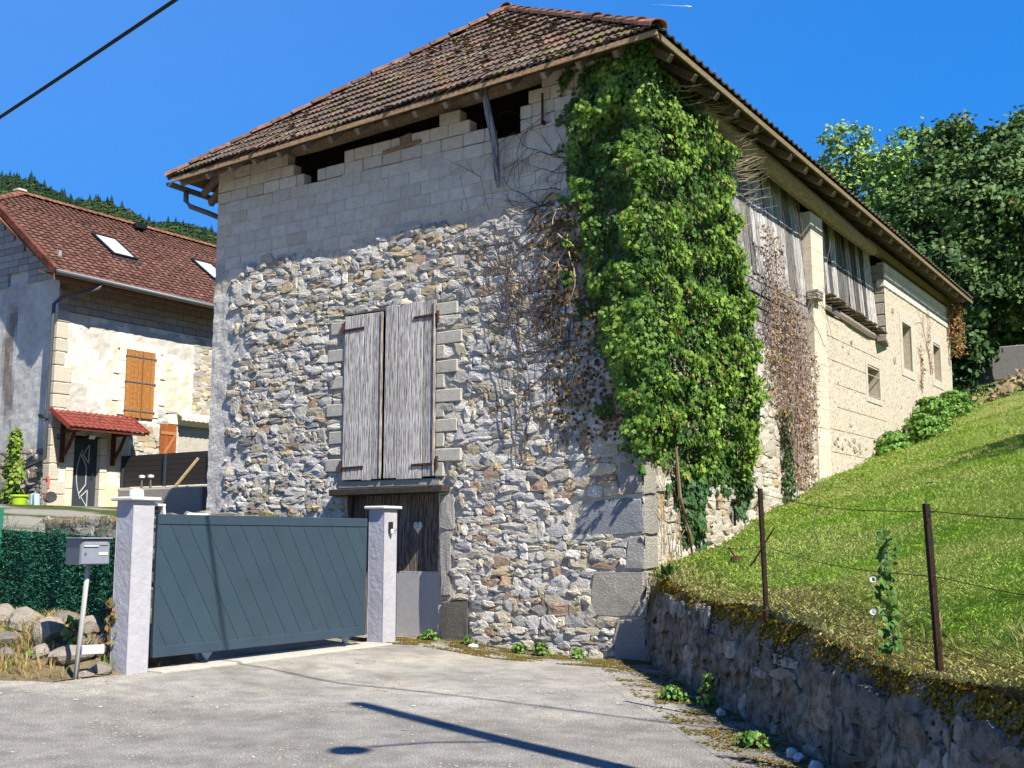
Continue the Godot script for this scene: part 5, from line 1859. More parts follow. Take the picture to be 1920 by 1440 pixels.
	mb.col = Color(0.35, 0.35, 0.34)
	mb.box(Vector3(-28.9, 5.1, -19.1), Vector3(0.22, 0.14, 0.06), Basis(Vector3(1, 0, 0), 0.6), 0.01)
	mb.box(Vector3(-28.85, 5.05, -19.2), Vector3(0.05, 0.05, 0.2), Basis(), 0.01)
	put("corner_floodlight", mb, M.zinc, hs)
	# screen of dark panels on the terrace wall
	var tw := thing("terrace_wall", "low pale stone terrace wall carrying dark screen panels before the house", "low wall", Vector3(-26.5, 2.3, -22.0))
	mb = MB.new()
	mb.col = Color(0.52, 0.49, 0.42)
	mb.box(Vector3(-26.4, 2.6, -22.05), Vector3(5.2, 1.0, 0.3), Basis(), 0.02)
	put("wall_body", mb, M.plaster, tw)
	mb = MB.new()
	mb.col = Color(0.56, 0.53, 0.46)
	mb.box(Vector3(-26.4, 3.11, -22.05), Vector3(5.3, 0.06, 0.36), Basis(), 0.01)
	put("coping", mb, M.block, tw)
	var sc := thing("screen_fence", "dark grey screen fence panels on the low terrace wall beside the door", "screen fence", Vector3(-26.5, 3.14, -22.0))
	for i in 3:
		mb = MB.new()
		mb.col = Color(0.02, 0.019, 0.019)
		mb.box(Vector3(-27.95 + i * 1.95, 3.65, -22.02), Vector3(1.87, 0.95, 0.012))
		put("backing", mb, M.plain, sc)
		for k in 6:
			mb = MB.new()
			mb.col = Color(0.034, 0.031, 0.031)
			mb.box(Vector3(-27.95 + i * 1.95, 3.24 + k * 0.155, -22.0), Vector3(1.86, 0.148, 0.03), Basis(), 0.005)
			put("panel_board", mb, M.plain, sc)
	for i in 4:
		mb = MB.new()
		mb.col = Color(0.03, 0.036, 0.05)
		mb.box(Vector3(-28.93 + i * 1.95, 3.62, -21.98), Vector3(0.09, 1.0, 0.09), Basis(), 0.008)
		put("post", mb, M.plain, sc)
	var pr := MB.new()
	pr.col = Color(0.4, 0.3, 0.18)
	pr.tube([Vector3(-26.1, 2.3, -20.9), Vector3(-25.2, 3.9, -21.7)], [0.05, 0.05], 7)
	meta(put("leaning_pole", pr, M.beam), "wooden pole leaning against the dark screen fence", "pole")
	for k in 2:
		var gl := thing("garden_tap", ["left of two small white knobbed fittings on the terrace coping", "right of two small white knobbed fittings on the terrace coping"][k], "fitting", Vector3(-22.3 + k * 0.32, 2.8, -17.5))
		mb = MB.new()
		mb.col = Color(0.1, 0.1, 0.1)
		mb.tube([gl.position, gl.position + Vector3(0, 0.24, 0)], [0.03, 0.02], 6)
		put("stem", mb, M.plain, gl)
		mb = MB.new()
		mb.col = Color(0.7, 0.7, 0.72)
		mb.lathe(gl.position + Vector3(0, 0.24, 0), [Vector2(0.0, 0.0), Vector2(0.07, 0.02), Vector2(0.08, 0.07), Vector2(0.0, 0.09)], 10)
		put("knob", mb, M.gloss, gl)
	mb = MB.new()
	mb.col = Color(0.36, 0.33, 0.28)
	mb.box(Vector3(-21.6, 2.2, -17.6), Vector3(3.0, 1.2, 0.35), Basis(), 0.03)
	meta(put("planter_wall", mb, M.stone), "short mossy wall stub below the two white knobs", "wall stub")
	# things by the gable
	var fpot := thing("flower_pot", "lime green flower pot at the foot of the gable wall", "flower pot", Vector3(-28.95, 2.42, -18.6))
	mb = MB.new()
	mb.col = Color(0.36, 0.52, 0.03)
	mb.lathe(fpot.position, [Vector2(0.0, 0.0), Vector2(0.17, 0.0), Vector2(0.23, 0.36), Vector2(0.26, 0.36), Vector2(0.26, 0.41), Vector2(0.21, 0.41), Vector2(0.2, 0.34), Vector2(0.0, 0.34)], 18)
	put("pot", mb, M.gloss, fpot)
	mb = MB.new()
	mb.col = Color(0.36, 0.4, 0.05)
	mb.lathe(fpot.position, [Vector2(0.0, -0.02), Vector2(0.32, -0.02), Vector2(0.34, 0.03), Vector2(0.0, 0.01)], 18)
	put("saucer", mb, M.gloss, fpot)
	var can := thing("watering_can", "pale blue plastic watering can beside the green pot", "watering can", Vector3(-28.6, 2.4, -18.85))
	mb = MB.new()
	mb.col = Color(0.36, 0.48, 0.55)
	mb.lathe(can.position, [Vector2(0.0, 0.0), Vector2(0.15, 0.0), Vector2(0.13, 0.42), Vector2(0.1, 0.46), Vector2(0.0, 0.46)], 14)
	put("body", mb, M.gloss, can)
	mb = MB.new()
	mb.col = Color(0.36, 0.48, 0.55)
	mb.tube([can.position + Vector3(0.1, 0.1, 0.1), can.position + Vector3(0.3, 0.45, 0.25)], [0.035, 0.02], 7)
	put("spout", mb, M.gloss, can)
	mb = MB.new()
	mb.col = Color(0.36, 0.48, 0.55)
	mb.tube([can.position + Vector3(-0.12, 0.1, -0.05), can.position + Vector3(-0.24, 0.3, -0.1), can.position + Vector3(-0.1, 0.5, -0.04), can.position + Vector3(0.06, 0.5, 0.03)], [0.018, 0.018, 0.018, 0.018], 6)
	put("handle", mb, M.gloss, can)
	var hr := thing("hose_reel", "coral red and black hose reel leaning against the house corner", "hose reel", Vector3(-28.1, 2.45, -19.0))
	for q in [[0.0, Color(0.05, 0.05, 0.055), 0.15], [0.12, Color(0.42, 0.08, 0.05), 0.16], [0.24, Color(0.05, 0.05, 0.055), 0.15]]:
		mb = MB.new()
		mb.col = q[1]
		for i in 16:
			var a := TAU * i / 16
			var b := TAU * (i + 1) / 16
			var c := Vector3(-28.25 + q[0], 2.76, -19.05 + q[0] * 0.4)
			var ax := Vector3(0.93, 0, 0.37)
			var p1 := c + Vector3(0.37 * cos(a), sin(a), -0.93 * cos(a)) * float(q[2])
			var p2 := c + Vector3(0.37 * cos(b), sin(b), -0.93 * cos(b)) * float(q[2])
			mb.quad(p1 - ax * 0.05, p2 - ax * 0.05, p2 + ax * 0.05, p1 + ax * 0.05)
			mb.tri(c + ax * 0.04, p1 + ax * 0.05, p2 + ax * 0.05)
		put("drum" if q[0] == 0.12 else "flange", mb, M.gloss, hr)
	mb = MB.new()
	mb.col = Color(0.45, 0.09, 0.06)
	mb.tube([Vector3(-28.3, 3.0, -19.05), Vector3(-28.38, 3.25, -19.1), Vector3(-28.5, 3.35, -19.15), Vector3(-28.55, 3.2, -19.15)], [0.035, 0.04, 0.04, 0.03], 7)
	put("handle", mb, M.gloss, hr)
	shrub("climbing_plant", "bright green climber growing up the gable wall behind the pot", "climber", Vector3(-29.75, 2.4, -18.9), 0.55, 2.35, 0.25, 1400, 0.12, Color(0.1, 0.2, 0.025), Color(0.2, 0.26, 0.04))

func shrub(called: String, label: String, cat: String, at: Vector3, rx: float, h: float, rz: float, n: int, sz: float, ca: Color, cb: Color, lobed := false, group := "") -> Node3D:
	var o := thing(called, label, cat, at, group)
	var xf := []
	var cs := []
	for i in n:
		var f := pow(rng.randf(), 0.8)
		var a := rf(0, TAU)
		var r := sqrt(rng.randf()) * (1.0 - 0.65 * f * f) * (0.75 + 0.25 * sin(f * 17.0 + a * 2.0))
		var p := at + Vector3(cos(a) * r * rx, f * h, sin(a) * r * rz)
		xf.append(leaf_xf(p, Vector3(cos(a), 0.4, sin(a)).normalized(), sz * rf(0.6, 1.25), 0.45, 0.8))
		cs.append(tinted(ca, cb, 0.25))
	scatter("leaves", leaf_mesh(0.45, 0.2, lobed), M.leaf, xf, cs, o)
	var st := MB.new()
	st.col = Color(0.13, 0.1, 0.06)
	for i in 5:
		st.tube([at + Vector3(rf(-0.1, 0.1) * rx, 0, 0), at + Vector3(rf(-0.5, 0.5) * rx, h * 0.5, rf(-0.4, 0.4) * rz), at + Vector3(rf(-0.6, 0.6) * rx, h * 0.85, rf(-0.5, 0.5) * rz)], [0.02, 0.014, 0.005], 4, false)
	put("stem", st, M.twig, o)
	return o

# ---------------------------------------------------------------- retaining wall, lawn, wire fence
const POST_A := 1.1
const POST_B := 0.93

func wall_top(d: float) -> float:
	return 1.05 - 0.033 * d

func build_right() -> void:
	var rw := thing("retaining_wall", "dark mossy stone retaining wall sloping from the barn corner along the road", "retaining wall", Vector3(-4.06, 0, -9.98))
	var nn := FastNoiseLite.new()
	nn.seed = 90
	nn.frequency = 1.5
	nn.fractal_octaves = 4
	var d0 := 0.0
	var stones := []
	var body := MB.new()
	var moss := []
	var mcol := []
	for i in RW.size() - 1:
		var a := Vector3(RW[i].x, 0, RW[i].y)
		var b := Vector3(RW[i + 1].x, 0, RW[i + 1].y)
		var u := (b - a).normalized()
		var n := Vector3(-u.z, 0, u.x)
		var L := a.distance_to(b)
		var batter := Vector3(0, 1, 0) - n * 0.1
		var nx := int(L / 0.07)
		var hh := 16
		var P := []
		for j in hh + 1:
			for k in nx + 1:
				var s := L * k / nx
				var top := wall_top(d0 + s) + 0.05 * nn.get_noise_1d((d0 + s) * 2.0)
				var y := -0.1 + (top + 0.1) * j / hh
				var bulge := 0.05 * nn.get_noise_2d((d0 + s) * 1.2, y * 1.4) * (1.0 if k > 0 and k < nx else 0.0)
				var rnd := 0.09 * pow(float(j) / hh, 9.0)
				P.append(a + u * s + batter * y + n * (bulge - rnd))
		for j in hh:
			for k in nx:
				var q := j * (nx + 1) + k
				body.col = Color(0.62, 0.59, 0.54) * rf(0.94, 1.04)
				body.quad(P[q], P[q + 1], P[q + nx + 2], P[q + nx + 1])
				if j == hh - 1:
					var back: Vector3 = P[q + nx + 1] - n * 0.42 + Vector3(0, 0.03, 0)
					var back2: Vector3 = P[q + nx + 2] - n * 0.42 + Vector3(0, 0.03, 0)
					body.col = Color(0.5, 0.4, 0.26) * rf(0.8, 1.1)
					body.quad(P[q + nx + 1], P[q + nx + 2], back2, back)
		var pal := [Color(0.72, 0.69, 0.64), Color(0.6, 0.58, 0.54), Color(0.9, 0.87, 0.82), Color(0.5, 0.47, 0.43), Color(0.72, 0.62, 0.52), Color(1.05, 1.02, 0.97), Color(0.62, 0.58, 0.52)]
		var st := rubble(0.02, L - 0.02, 0.0, wall_top(d0 + L * 0.5) - 0.2, [], func(x, y): return nn.get_noise_2d((d0 + x) * 0.8, y + 7.0) > -0.25 and rng.randf() < 0.85, pal, a - n * 0.004, u, batter, n, 1.1, 0.03, 0.0)
		stones.append_array(st)
		# moss on the coping and in streaks down the face
		for k in int(L * 1500):
			var s := rf(0, L)
			var amt := nn.get_noise_1d((d0 + s) * 1.1) + 0.12
			if rng.randf() > 0.3 + amt * 1.3: continue
			var top := wall_top(d0 + s) + 0.05 * nn.get_noise_1d((d0 + s) * 2.0)
			var down := pow(rng.randf(), 2.6) * (0.1 + 0.7 * maxf(0.0, amt - 0.05))
			var y := top - down
			var p := a + u * s + batter * y + n * (0.05 * nn.get_noise_2d((d0 + s) * 1.2, y * 1.4) - 0.09 * pow(clampf((y + 0.1) / (top + 0.1), 0, 1), 9.0))
			if rng.randf() < 0.5: p = a + u * s + batter * top - n * rf(0.06, 0.3) + Vector3(0, 0.01, 0)
			moss.append([p, n])
			mcol.append(tinted(Color(0.1, 0.085, 0.012), Color(0.17, 0.125, 0.02), 0.3).lerp(Color(0.07, 0.05, 0.02), sm(0.12, 0.4, down) * rf(0.5, 1.0)))
		for k in int(L * 800):      # cushion of moss along the rounded top
			var s := rf(0, L)
			if nn.get_noise_1d((d0 + s) * 1.7 + 40.0) < -0.28 and rng.randf() < 0.85: continue
			var top := wall_top(d0 + s) + 0.05 * nn.get_noise_1d((d0 + s) * 2.0)
			var y := top - pow(rng.randf(), 1.5) * 0.14
			var p := a + u * s + batter * y + n * (0.05 * nn.get_noise_2d((d0 + s) * 1.2, y * 1.4) - 0.09 * pow(clampf((y + 0.1) / (top + 0.1), 0, 1), 9.0) + 0.008)
			if rng.randf() < 0.55: p = a + u * s + batter * (top + 0.012) - n * rf(0.05, 0.26)
			moss.append([p, n])
			mcol.append(tinted(Color(0.22, 0.175, 0.022), Color(0.32, 0.235, 0.035), 0.3) if rng.randf() < 0.8 else Color(0.3, 0.2, 0.09))
		d0 += L
	var wb := put("wall_body", body, M.wall_stone, rw)
	lay(stones, wb, M.wall_stone, 110)
	var tuft := MB.new()
	for i in 7:
		var a := TAU * i / 7.0
		var d := Vector3(cos(a), 0, sin(a))
		var sd := Vector3(-sin(a), 0, cos(a)) * 0.34
		tuft.tri(d * 0.1 - sd, d * 0.1 + sd, d * 0.75 + Vector3(0, 0.8 - 0.25 * (i % 3), 0))
	tuft.tri(Vector3(-0.4, 0, 0), Vector3(0.4, 0, 0), Vector3(0, 1.0, 0.1))
	var xf := []
	for q in moss:
		var k := rf(0.012, 0.027)
		var y: Vector3 = ((q[1] as Vector3) * 0.7 + Vector3(0, 0.7, 0) + Vector3(rf(-0.4, 0.4), rf(-0.2, 0.4), rf(-0.4, 0.4))).normalized()
		var x := y.cross(Vector3(0.3, 0.1, 0.9)).normalized()
		xf.append(Transform3D(Basis(x, y, x.cross(y)).scaled(Vector3.ONE * k), q[0]))
	scatter("moss", tuft.mesh(), M.leaf_dull, xf, mcol, rw)
	# lawn
	var blade := MB.new()
	var lr := RandomNumberGenerator.new()
	lr.seed = 8
	for i in 15:
		var a := lr.randf_range(0, TAU)
		var r := sqrt(lr.randf()) * 0.075
		var p := Vector3(cos(a) * r, 0, sin(a) * r)
		var h := lr.randf_range(0.018, 0.045)
		var b := lr.randf_range(0, TAU)
		var sd := Vector3(cos(b), 0, sin(b)) * 0.0038
		var ln := Vector3(lr.randf_range(-0.03, 0.03), 0, lr.randf_range(-0.03, 0.03))
		blade.quad(p - sd, p + sd, p + sd * 0.7 + Vector3(0, h * 0.6, 0) + ln * 0.4, p - sd * 0.7 + Vector3(0, h * 0.6, 0) + ln * 0.4)
		blade.tri(p - sd * 0.7 + Vector3(0, h * 0.6, 0) + ln * 0.4, p + sd * 0.7 + Vector3(0, h * 0.6, 0) + ln * 0.4, p + Vector3(0, h * 0.9, 0) + ln)
	var bm := blade.mesh()
	var gx := []
	var gc := []
	var gn := FastNoiseLite.new()
	gn.seed = 33
	gn.frequency = 0.5
	gn.fractal_octaves = 4
	var n_got := 0
	var tries := 0
	while n_got < 85000 and tries < 900000:
		tries += 1
		# denser near the camera: sample by angle and distance
		var an := deg_to_rad(rf(-28.0, 16.0))
		var d := 5.0 * pow(52.0 / 5.0, rng.randf() * (0.35 + 0.65 * rng.randf()))
		var x := sin(an) * d
		var z := -cos(an) * d
		if x < -7.0 and z > BZ: continue
		if z < -49.0: continue
		var ws := wall_side(x, z)
		if ws < 0.2: continue
		var dry := clampf(0.35 + 1.1 * gn.get_noise_2d(x, z), 0, 1)
		var k := rf(0.8, 1.35) * (1.0 + d * 0.035)
		var c := tinted(Color(0.22, 0.36, 0.05), Color(0.28, 0.42, 0.065), 0.15).lerp(Color(0.5, 0.48, 0.2), dry * 0.55)
		if ws < 0.85:
			if rng.randf() < 0.45 * sm(0.8, 0.25, ws): continue
			c = c.lerp(Color(0.42, 0.32, 0.17), sm(0.9, 0.4, ws) * rf(0.2, 0.95))
			k *= rf(0.9, 1.8)
		if x < -5.9 and x > -7.1 and z < -14 and rng.randf() < 0.6: k *= rf(1.1, 1.7)
		n_got += 1
		gx.append(Transform3D(Basis(Vector3.UP, rf(0, TAU)).scaled(Vector3(k, rf(0.6, 1.05) * (1.0 + d * 0.012) * (1.35 if ws < 0.6 else 1.0), k)), Vector3(x, lawn_y(x, z) - 0.03, z)))
		gc.append(c)
	meta(scatter("lawn_grass", bm, M.leaf_dull, gx, gc), "short sunlit mown grass covering the slope beside the barn", "grass", "", "stuff")
	# taller grasses and weeds at the wall's crest near the road
	var tall := MB.new()
	for i in 12:
		var a := lr.randf_range(0, TAU)
		var h := lr.randf_range(0.4, 1.0)
		var sd := Vector3(-sin(a), 0, cos(a)) * 0.02
		var o := Vector3(cos(a), 0, sin(a))
		var p0 := o * 0.05
		var p1 := o * 0.16 + Vector3(0, h * 0.6, 0)
		var p2 := o * lr.randf_range(0.3, 0.55) + Vector3(0, h * 0.85, 0)
		tall.quad(p0 - sd, p0 + sd, p1 + sd * 0.8, p1 - sd * 0.8)
		tall.tri(p1 - sd * 0.8, p1 + sd * 0.8, p2)
	var tm := tall.mesh()
	gx = []
	gc = []
	for i in 900:      # coarser tufts that the mower left
		var an := deg_to_rad(rf(-28.0, 14.0))
		var d := rf(7.0, 26.0)
		var x := sin(an) * d
		var z := -cos(an) * d
		if wall_side(x, z) < 0.7 or (x < -6.9 and z > BZ) or gn.get_noise_2d(x * 1.7 + 60.0, z * 1.7) < 0.02: continue
		var k := rf(0.05, 0.11)
		gx.append(Transform3D(Basis(Vector3.UP, rf(0, TAU)).scaled(Vector3(k * 1.3, k, k * 1.3)), Vector3(x, lawn_y(x, z) - 0.03, z)))
		gc.append(tinted(Color(0.12, 0.24, 0.035), Color(0.2, 0.33, 0.06), 0.2))
	meta(scatter("coarse_tufts", tm, M.leaf_dull, gx, gc), "scattered coarse grass tufts standing above the mown lawn", "grass", "", "stuff")
	gx = []
	gc = []
	for i in 1100:
		var f := rng.randf()
		var seg := rng.randi() % (RW.size() - 2)
		var p2: Vector2 = RW[seg].lerp(RW[seg + 1], f)
		var u: Vector2 = (RW[seg + 1] - RW[seg]).normalized()
		var nrm := Vector2(u.y, -u.x)
		var q := p2 + nrm * rf(0.4, 0.9)
		var near := seg >= 3
		if not near and rng.randf() < 0.75: continue
		var k := rf(0.06, 0.14) * (1.8 if near and rng.randf() < 0.25 else 1.0)
		gx.append(Transform3D(Basis(Vector3.UP, rf(0, TAU)).scaled(Vector3(k, k, k)), Vector3(q.x, lawn_y(q.x, q.y) - 0.04, q.y)))
		gc.append(tinted(Color(0.08, 0.16, 0.03), Color(0.3, 0.24, 0.11), 0.2))
	meta(scatter("tall_grass", tm, M.leaf_dull, gx, gc), "longer green and straw coloured grass along the retaining wall's crest", "grass", "", "stuff")
	# fence posts and wire
	var posts := [[Vector3(-3.7, 0.965, -9.63), POST_A, "farther of two rusty angle iron fence posts, nearest the ivy", -0.03], [Vector3(-1.66, 0.9, -7.1), POST_B, "nearer of two rusty angle iron fence posts, beside the bindweed", -0.035]]
	for q in posts:
		var p: Vector3 = q[0]
		var t := thing("fence_post", q[2], "fence post", p, "rusty posts of the wire fence")
		var mb := MB.new()
		mb.col = Color(0.42, 0.5, 0.55)
		var tip: Vector3 = p + Vector3(-0.035, q[1], -0.02)
		mb.span(p - Vector3(0, 0.06, 0), tip, 0.036, 0.007, Vector3(1, 0, 1))
		mb.span(p - Vector3(0.014, 0.06, -0.014), tip - Vector3(0.014, 0, -0.014), 0.007, 0.036, Vector3(1, 0, 1))
		put("angle_iron", mb, M.rust, t)
		mb = MB.new()
		for k in 6:
			mb.span(p + Vector3(-0.03, 0.15 + k * 0.18, 0.0), p + Vector3(0.02, 0.16 + k * 0.18, 0.02), 0.006, 0.006)
		put("wire_tie", mb, M.zinc, t)
	var wf := thing("wire_fence", "thin rusty fence wires strung between the two iron posts", "wire fence", Vector3(-2.6, 1.0, -8.3))
	var a3: Vector3 = posts[0][0]
	var b3: Vector3 = posts[1][0]
	var u3 := (b3 - a3)
	for y in [0.1, 0.53, 0.95]:
		for sp in [[-0.72, 0.0], [0.0, 1.0], [1.0, 1.9]]:
			if y == 0.12 and sp[0] < 0.0: continue
			var mb := MB.new()
			mb.col = Color(0.8, 0.75, 0.7)
			var pts := []
			var rr := []
			for k in 13:
				var f := lerpf(sp[0], sp[1], k / 12.0)
				var sag := 0.05 * sin(PI * k / 12.0)
				pts.append(a3 + u3 * f + Vector3(0, y * lerpf(POST_A, POST_B, clampf(f, 0, 1)) - sag, 0))
				rr.append(0.0028)
			mb.tube(pts, rr, 4, false)
			put("wire", mb, M.rust, wf)
	var mesh := MB.new()
	mesh.col = Color(0.8, 0.78, 0.75)
	for k in 34:
		var f := rf(0.02, 0.98)
		var p := a3 + u3 * f + Vector3(0, rf(0.1, 1.0), 0)
		mesh.tube([p, p + Vector3(rf(-0.06, 0.06), -0.2, rf(-0.06, 0.06)), p + Vector3(rf(-0.12, 0.12), -0.38, rf(-0.12, 0.12))], [0.0016, 0.0016, 0.0016], 3, false)
	put("loose_mesh", mesh, M.zinc, wf).set_meta("kind", "stuff")
	# bindweed
	var bw := thing("bindweed", "upright green bindweed with white trumpet flowers between the iron posts", "bindweed", Vector3(-2.1, 0.9, -7.62))
	var xf2 := []
	var cs := []
	for i in 150:
		var f := pow(rng.randf(), 1.25)
		var p := bw.position + Vector3(rf(-0.05, 0.05) + 0.02 * sin(f * 9.0), f * 0.78, rf(-0.05, 0.05))
		xf2.append(leaf_xf(p, Vector3(0.6, 0.2, 0.6), rf(0.03, 0.062), 0.5, 0.8))
		cs.append(tinted(Color(0.04, 0.11, 0.02), Color(0.08, 0.16, 0.03)))
	scatter("leaves", leaf_mesh(0.48, 0.2), M.leaf, xf2, cs, bw)
	var st := MB.new()
	st.col = Color(0.08, 0.11, 0.03)
	st.tube([bw.position, bw.position + Vector3(0.02, 0.3, 0.01), bw.position + Vector3(-0.01, 0.6, 0), bw.position + Vector3(0.015, 0.95, 0.01)], [0.006, 0.005, 0.004, 0.002], 4)
	put("stem", st, M.twig, bw)
	for p in [Vector3(-0.07, 0.45, 0.05), Vector3(-0.075, 0.24, 0.06)]:
		var fl := MB.new()
		fl.col = Color(0.8, 0.8, 0.82)
		var c: Vector3 = bw.position + p
		for i in 10:
			var a := TAU * i / 10
			var b := TAU * (i + 1) / 10
			var ax := Vector3(0.2, 0.3, 0.9).normalized()
			var x := ax.cross(Vector3.UP).normalized()
			var y := ax.cross(x)
			fl.quad(c - ax * 0.03, c - ax * 0.03, c + (x * cos(a) + y * sin(a)) * 0.021 + ax * 0.012, c + (x * cos(b) + y * sin(b)) * 0.021 + ax * 0.012)
		put("flower", fl, M.leaf_dull, bw)
	# bent iron rod in the grass
	var hk := thing("iron_rod", "bent rusty iron rod with a round foot lying in the grass by the ivy", "iron rod", Vector3(-5.5, 1.2, -13.3))
	var rd := MB.new()
	rd.tube([Vector3(-5.86, 1.5, -13.95), Vector3(-5.55, 1.38, -13.42), Vector3(-5.28, 1.25, -13.0), Vector3(-5.2, 1.25, -12.95), Vector3(-5.1, 1.38, -12.95), Vector3(-4.86, 1.74, -12.95)], [0.014, 0.014, 0.014, 0.014, 0.013, 0.011], 6)
	put("rod", rd, M.rust, hk)
	rd = MB.new()
	rd.lathe(Vector3(-5.52, 1.28, -13.38), [Vector2(0.0, 0.0), Vector2(0.09, 0.01), Vector2(0.1, 0.06), Vector2(0.06, 0.12), Vector2(0.0, 0.13)], 10)
	put("foot", rd, M.rust, hk)
	# nettles and bushes against the far part of the side wall
	var bs := [[Vector3(-6.7, 0, -25.4), 0.55, 0.5], [Vector3(-6.4, 0, -26.9), 0.75, 0.62], [Vector3(-6.6, 0, -28.6), 0.7, 0.85], [Vector3(-6.5, 0, -30.6), 0.8, 0.7]]
	var bl := ["low green nettle clump nearest along the far wall foot", "broad nettle clump under the tall narrow window", "tallest nettle clump before the second narrow window", "green clump by the barn's far corner"]
	for i in bs.size():
		var p: Vector3 = bs[i][0]
		p.y = lawn_y(p.x, p.z) - 0.05
		shrub("nettle_clump", bl[i], "nettles", p, bs[i][1], bs[i][2], 0.75, 1500, 0.085, Color(0.08, 0.19, 0.03), Color(0.15, 0.28, 0.045), false, "nettle clumps along the side wall")
	xf = []
	cs = []
	for i in 2600:
		var x := rf(-6.6, -1.0)
		var z := rf(-34.0, -45.0)
		var p := Vector3(x, lawn_y(x, z) + rf(0.0, 0.35), z)
		xf.append(leaf_xf(p, Vector3(0.3, 0.8, 0.5), rf(0.12, 0.28), 0.3, 0.9))
		cs.append(tinted(Color(0.06, 0.13, 0.025), Color(0.13, 0.2, 0.05), 0.25) if x + z * 0.28 > -14.4 + rf(-1.2, 1.2) else tinted(Color(0.25, 0.19, 0.11), Color(0.16, 0.13, 0.07), 0.3))
	meta(scatter("undergrowth", leaf_mesh(0.4, 0.25), M.leaf_dull, xf, cs), "brambles, dead stems and ground cover on the bank past the barn", "undergrowth", "", "stuff")
	var dk := MB.new()
	dk.col = Color(0.07, 0.14, 0.03)
	xf = []
	cs = []
	for i in 26:
		var an := rf(0, TAU)
		xf.append(leaf_xf(Vector3(-6.55, 1.12, -13.5), Vector3(cos(an), 0.7, sin(an)), rf(0.16, 0.26), -0.9, 0.5))
		cs.append(tinted(Color(0.05, 0.13, 0.025), Color(0.09, 0.18, 0.035)))
	var dc := thing("dock_plant", "broad leaved dock plant at the retaining wall's top by the barn corner", "dock plant", Vector3(-6.55, 1.1, -13.5))
	scatter("leaves", leaf_mesh(0.2, 0.3), M.leaf, xf, cs, dc)

# ---------------------------------------------------------------- left: hedge screen, letterbox, rocks
func rock(called: String, label: String, at: Vector3, size: Vector3, col: Color, group: String) -> void:
	var sm_ := IcoCache.get_mesh()
	var mb := MB.new()
	mb.col = col
	var f := FastNoiseLite.new()
	f.seed = rng.randi() % 10000
	f.frequency = 0.9
	f.fractal_octaves = 3
	var pl := []
	for i in 7:
		pl.append([Vector3(rf(-1, 1), rf(-1, 1), rf(-1, 1)).normalized(), rf(0.62, 0.9)])
	var bs := Basis(Vector3(0, 1, 0), rf(0, 6)) * Basis(Vector3(1, 0, 0), rf(-0.3, 0.3))
	for t in sm_:
		var q := []
		for p in t:
			var v: Vector3 = p
			for c in pl:
				var d: float = v.dot(c[0])
				if d > c[1]: v -= (c[0] as Vector3) * (d - c[1])
			v *= 1.0 + 0.16 * f.get_noise_3d(p.x, p.y, p.z)
			q.append(at + bs * (v * size))
		mb.tri(q[0], q[1], q[2])
	meta(put(called, mb, M.stone), label, "rock", group)

class IcoCache:
	static var tris := []
	static func get_mesh() -> Array:
		if tris.is_empty():
			var s := SphereMesh.new()
			s.radius = 1.0
			s.height = 2.0
			s.radial_segments = 12
			s.rings = 7
			var a := s.get_mesh_arrays()
			var v: PackedVector3Array = a[Mesh.ARRAY_VERTEX]
			var ix: PackedInt32Array = a[Mesh.ARRAY_INDEX]
			for i in range(0, ix.size(), 3):
				if v[ix[i]].distance_to(v[ix[i + 1]]) > 1e-4 and v[ix[i + 1]].distance_to(v[ix[i + 2]]) > 1e-4 and v[ix[i]].distance_to(v[ix[i + 2]]) > 1e-4:
					tris.append([v[ix[i]], v[ix[i + 2]], v[ix[i + 1]]])
		return tris

func verge_y(x: float, z: float) -> float:
	return 0.1 + 0.42 * sm(0.0, 1.5, -(z + 7.3) - 0.22 * (x + 11.5)) * sm(-10.95, -11.7, x)

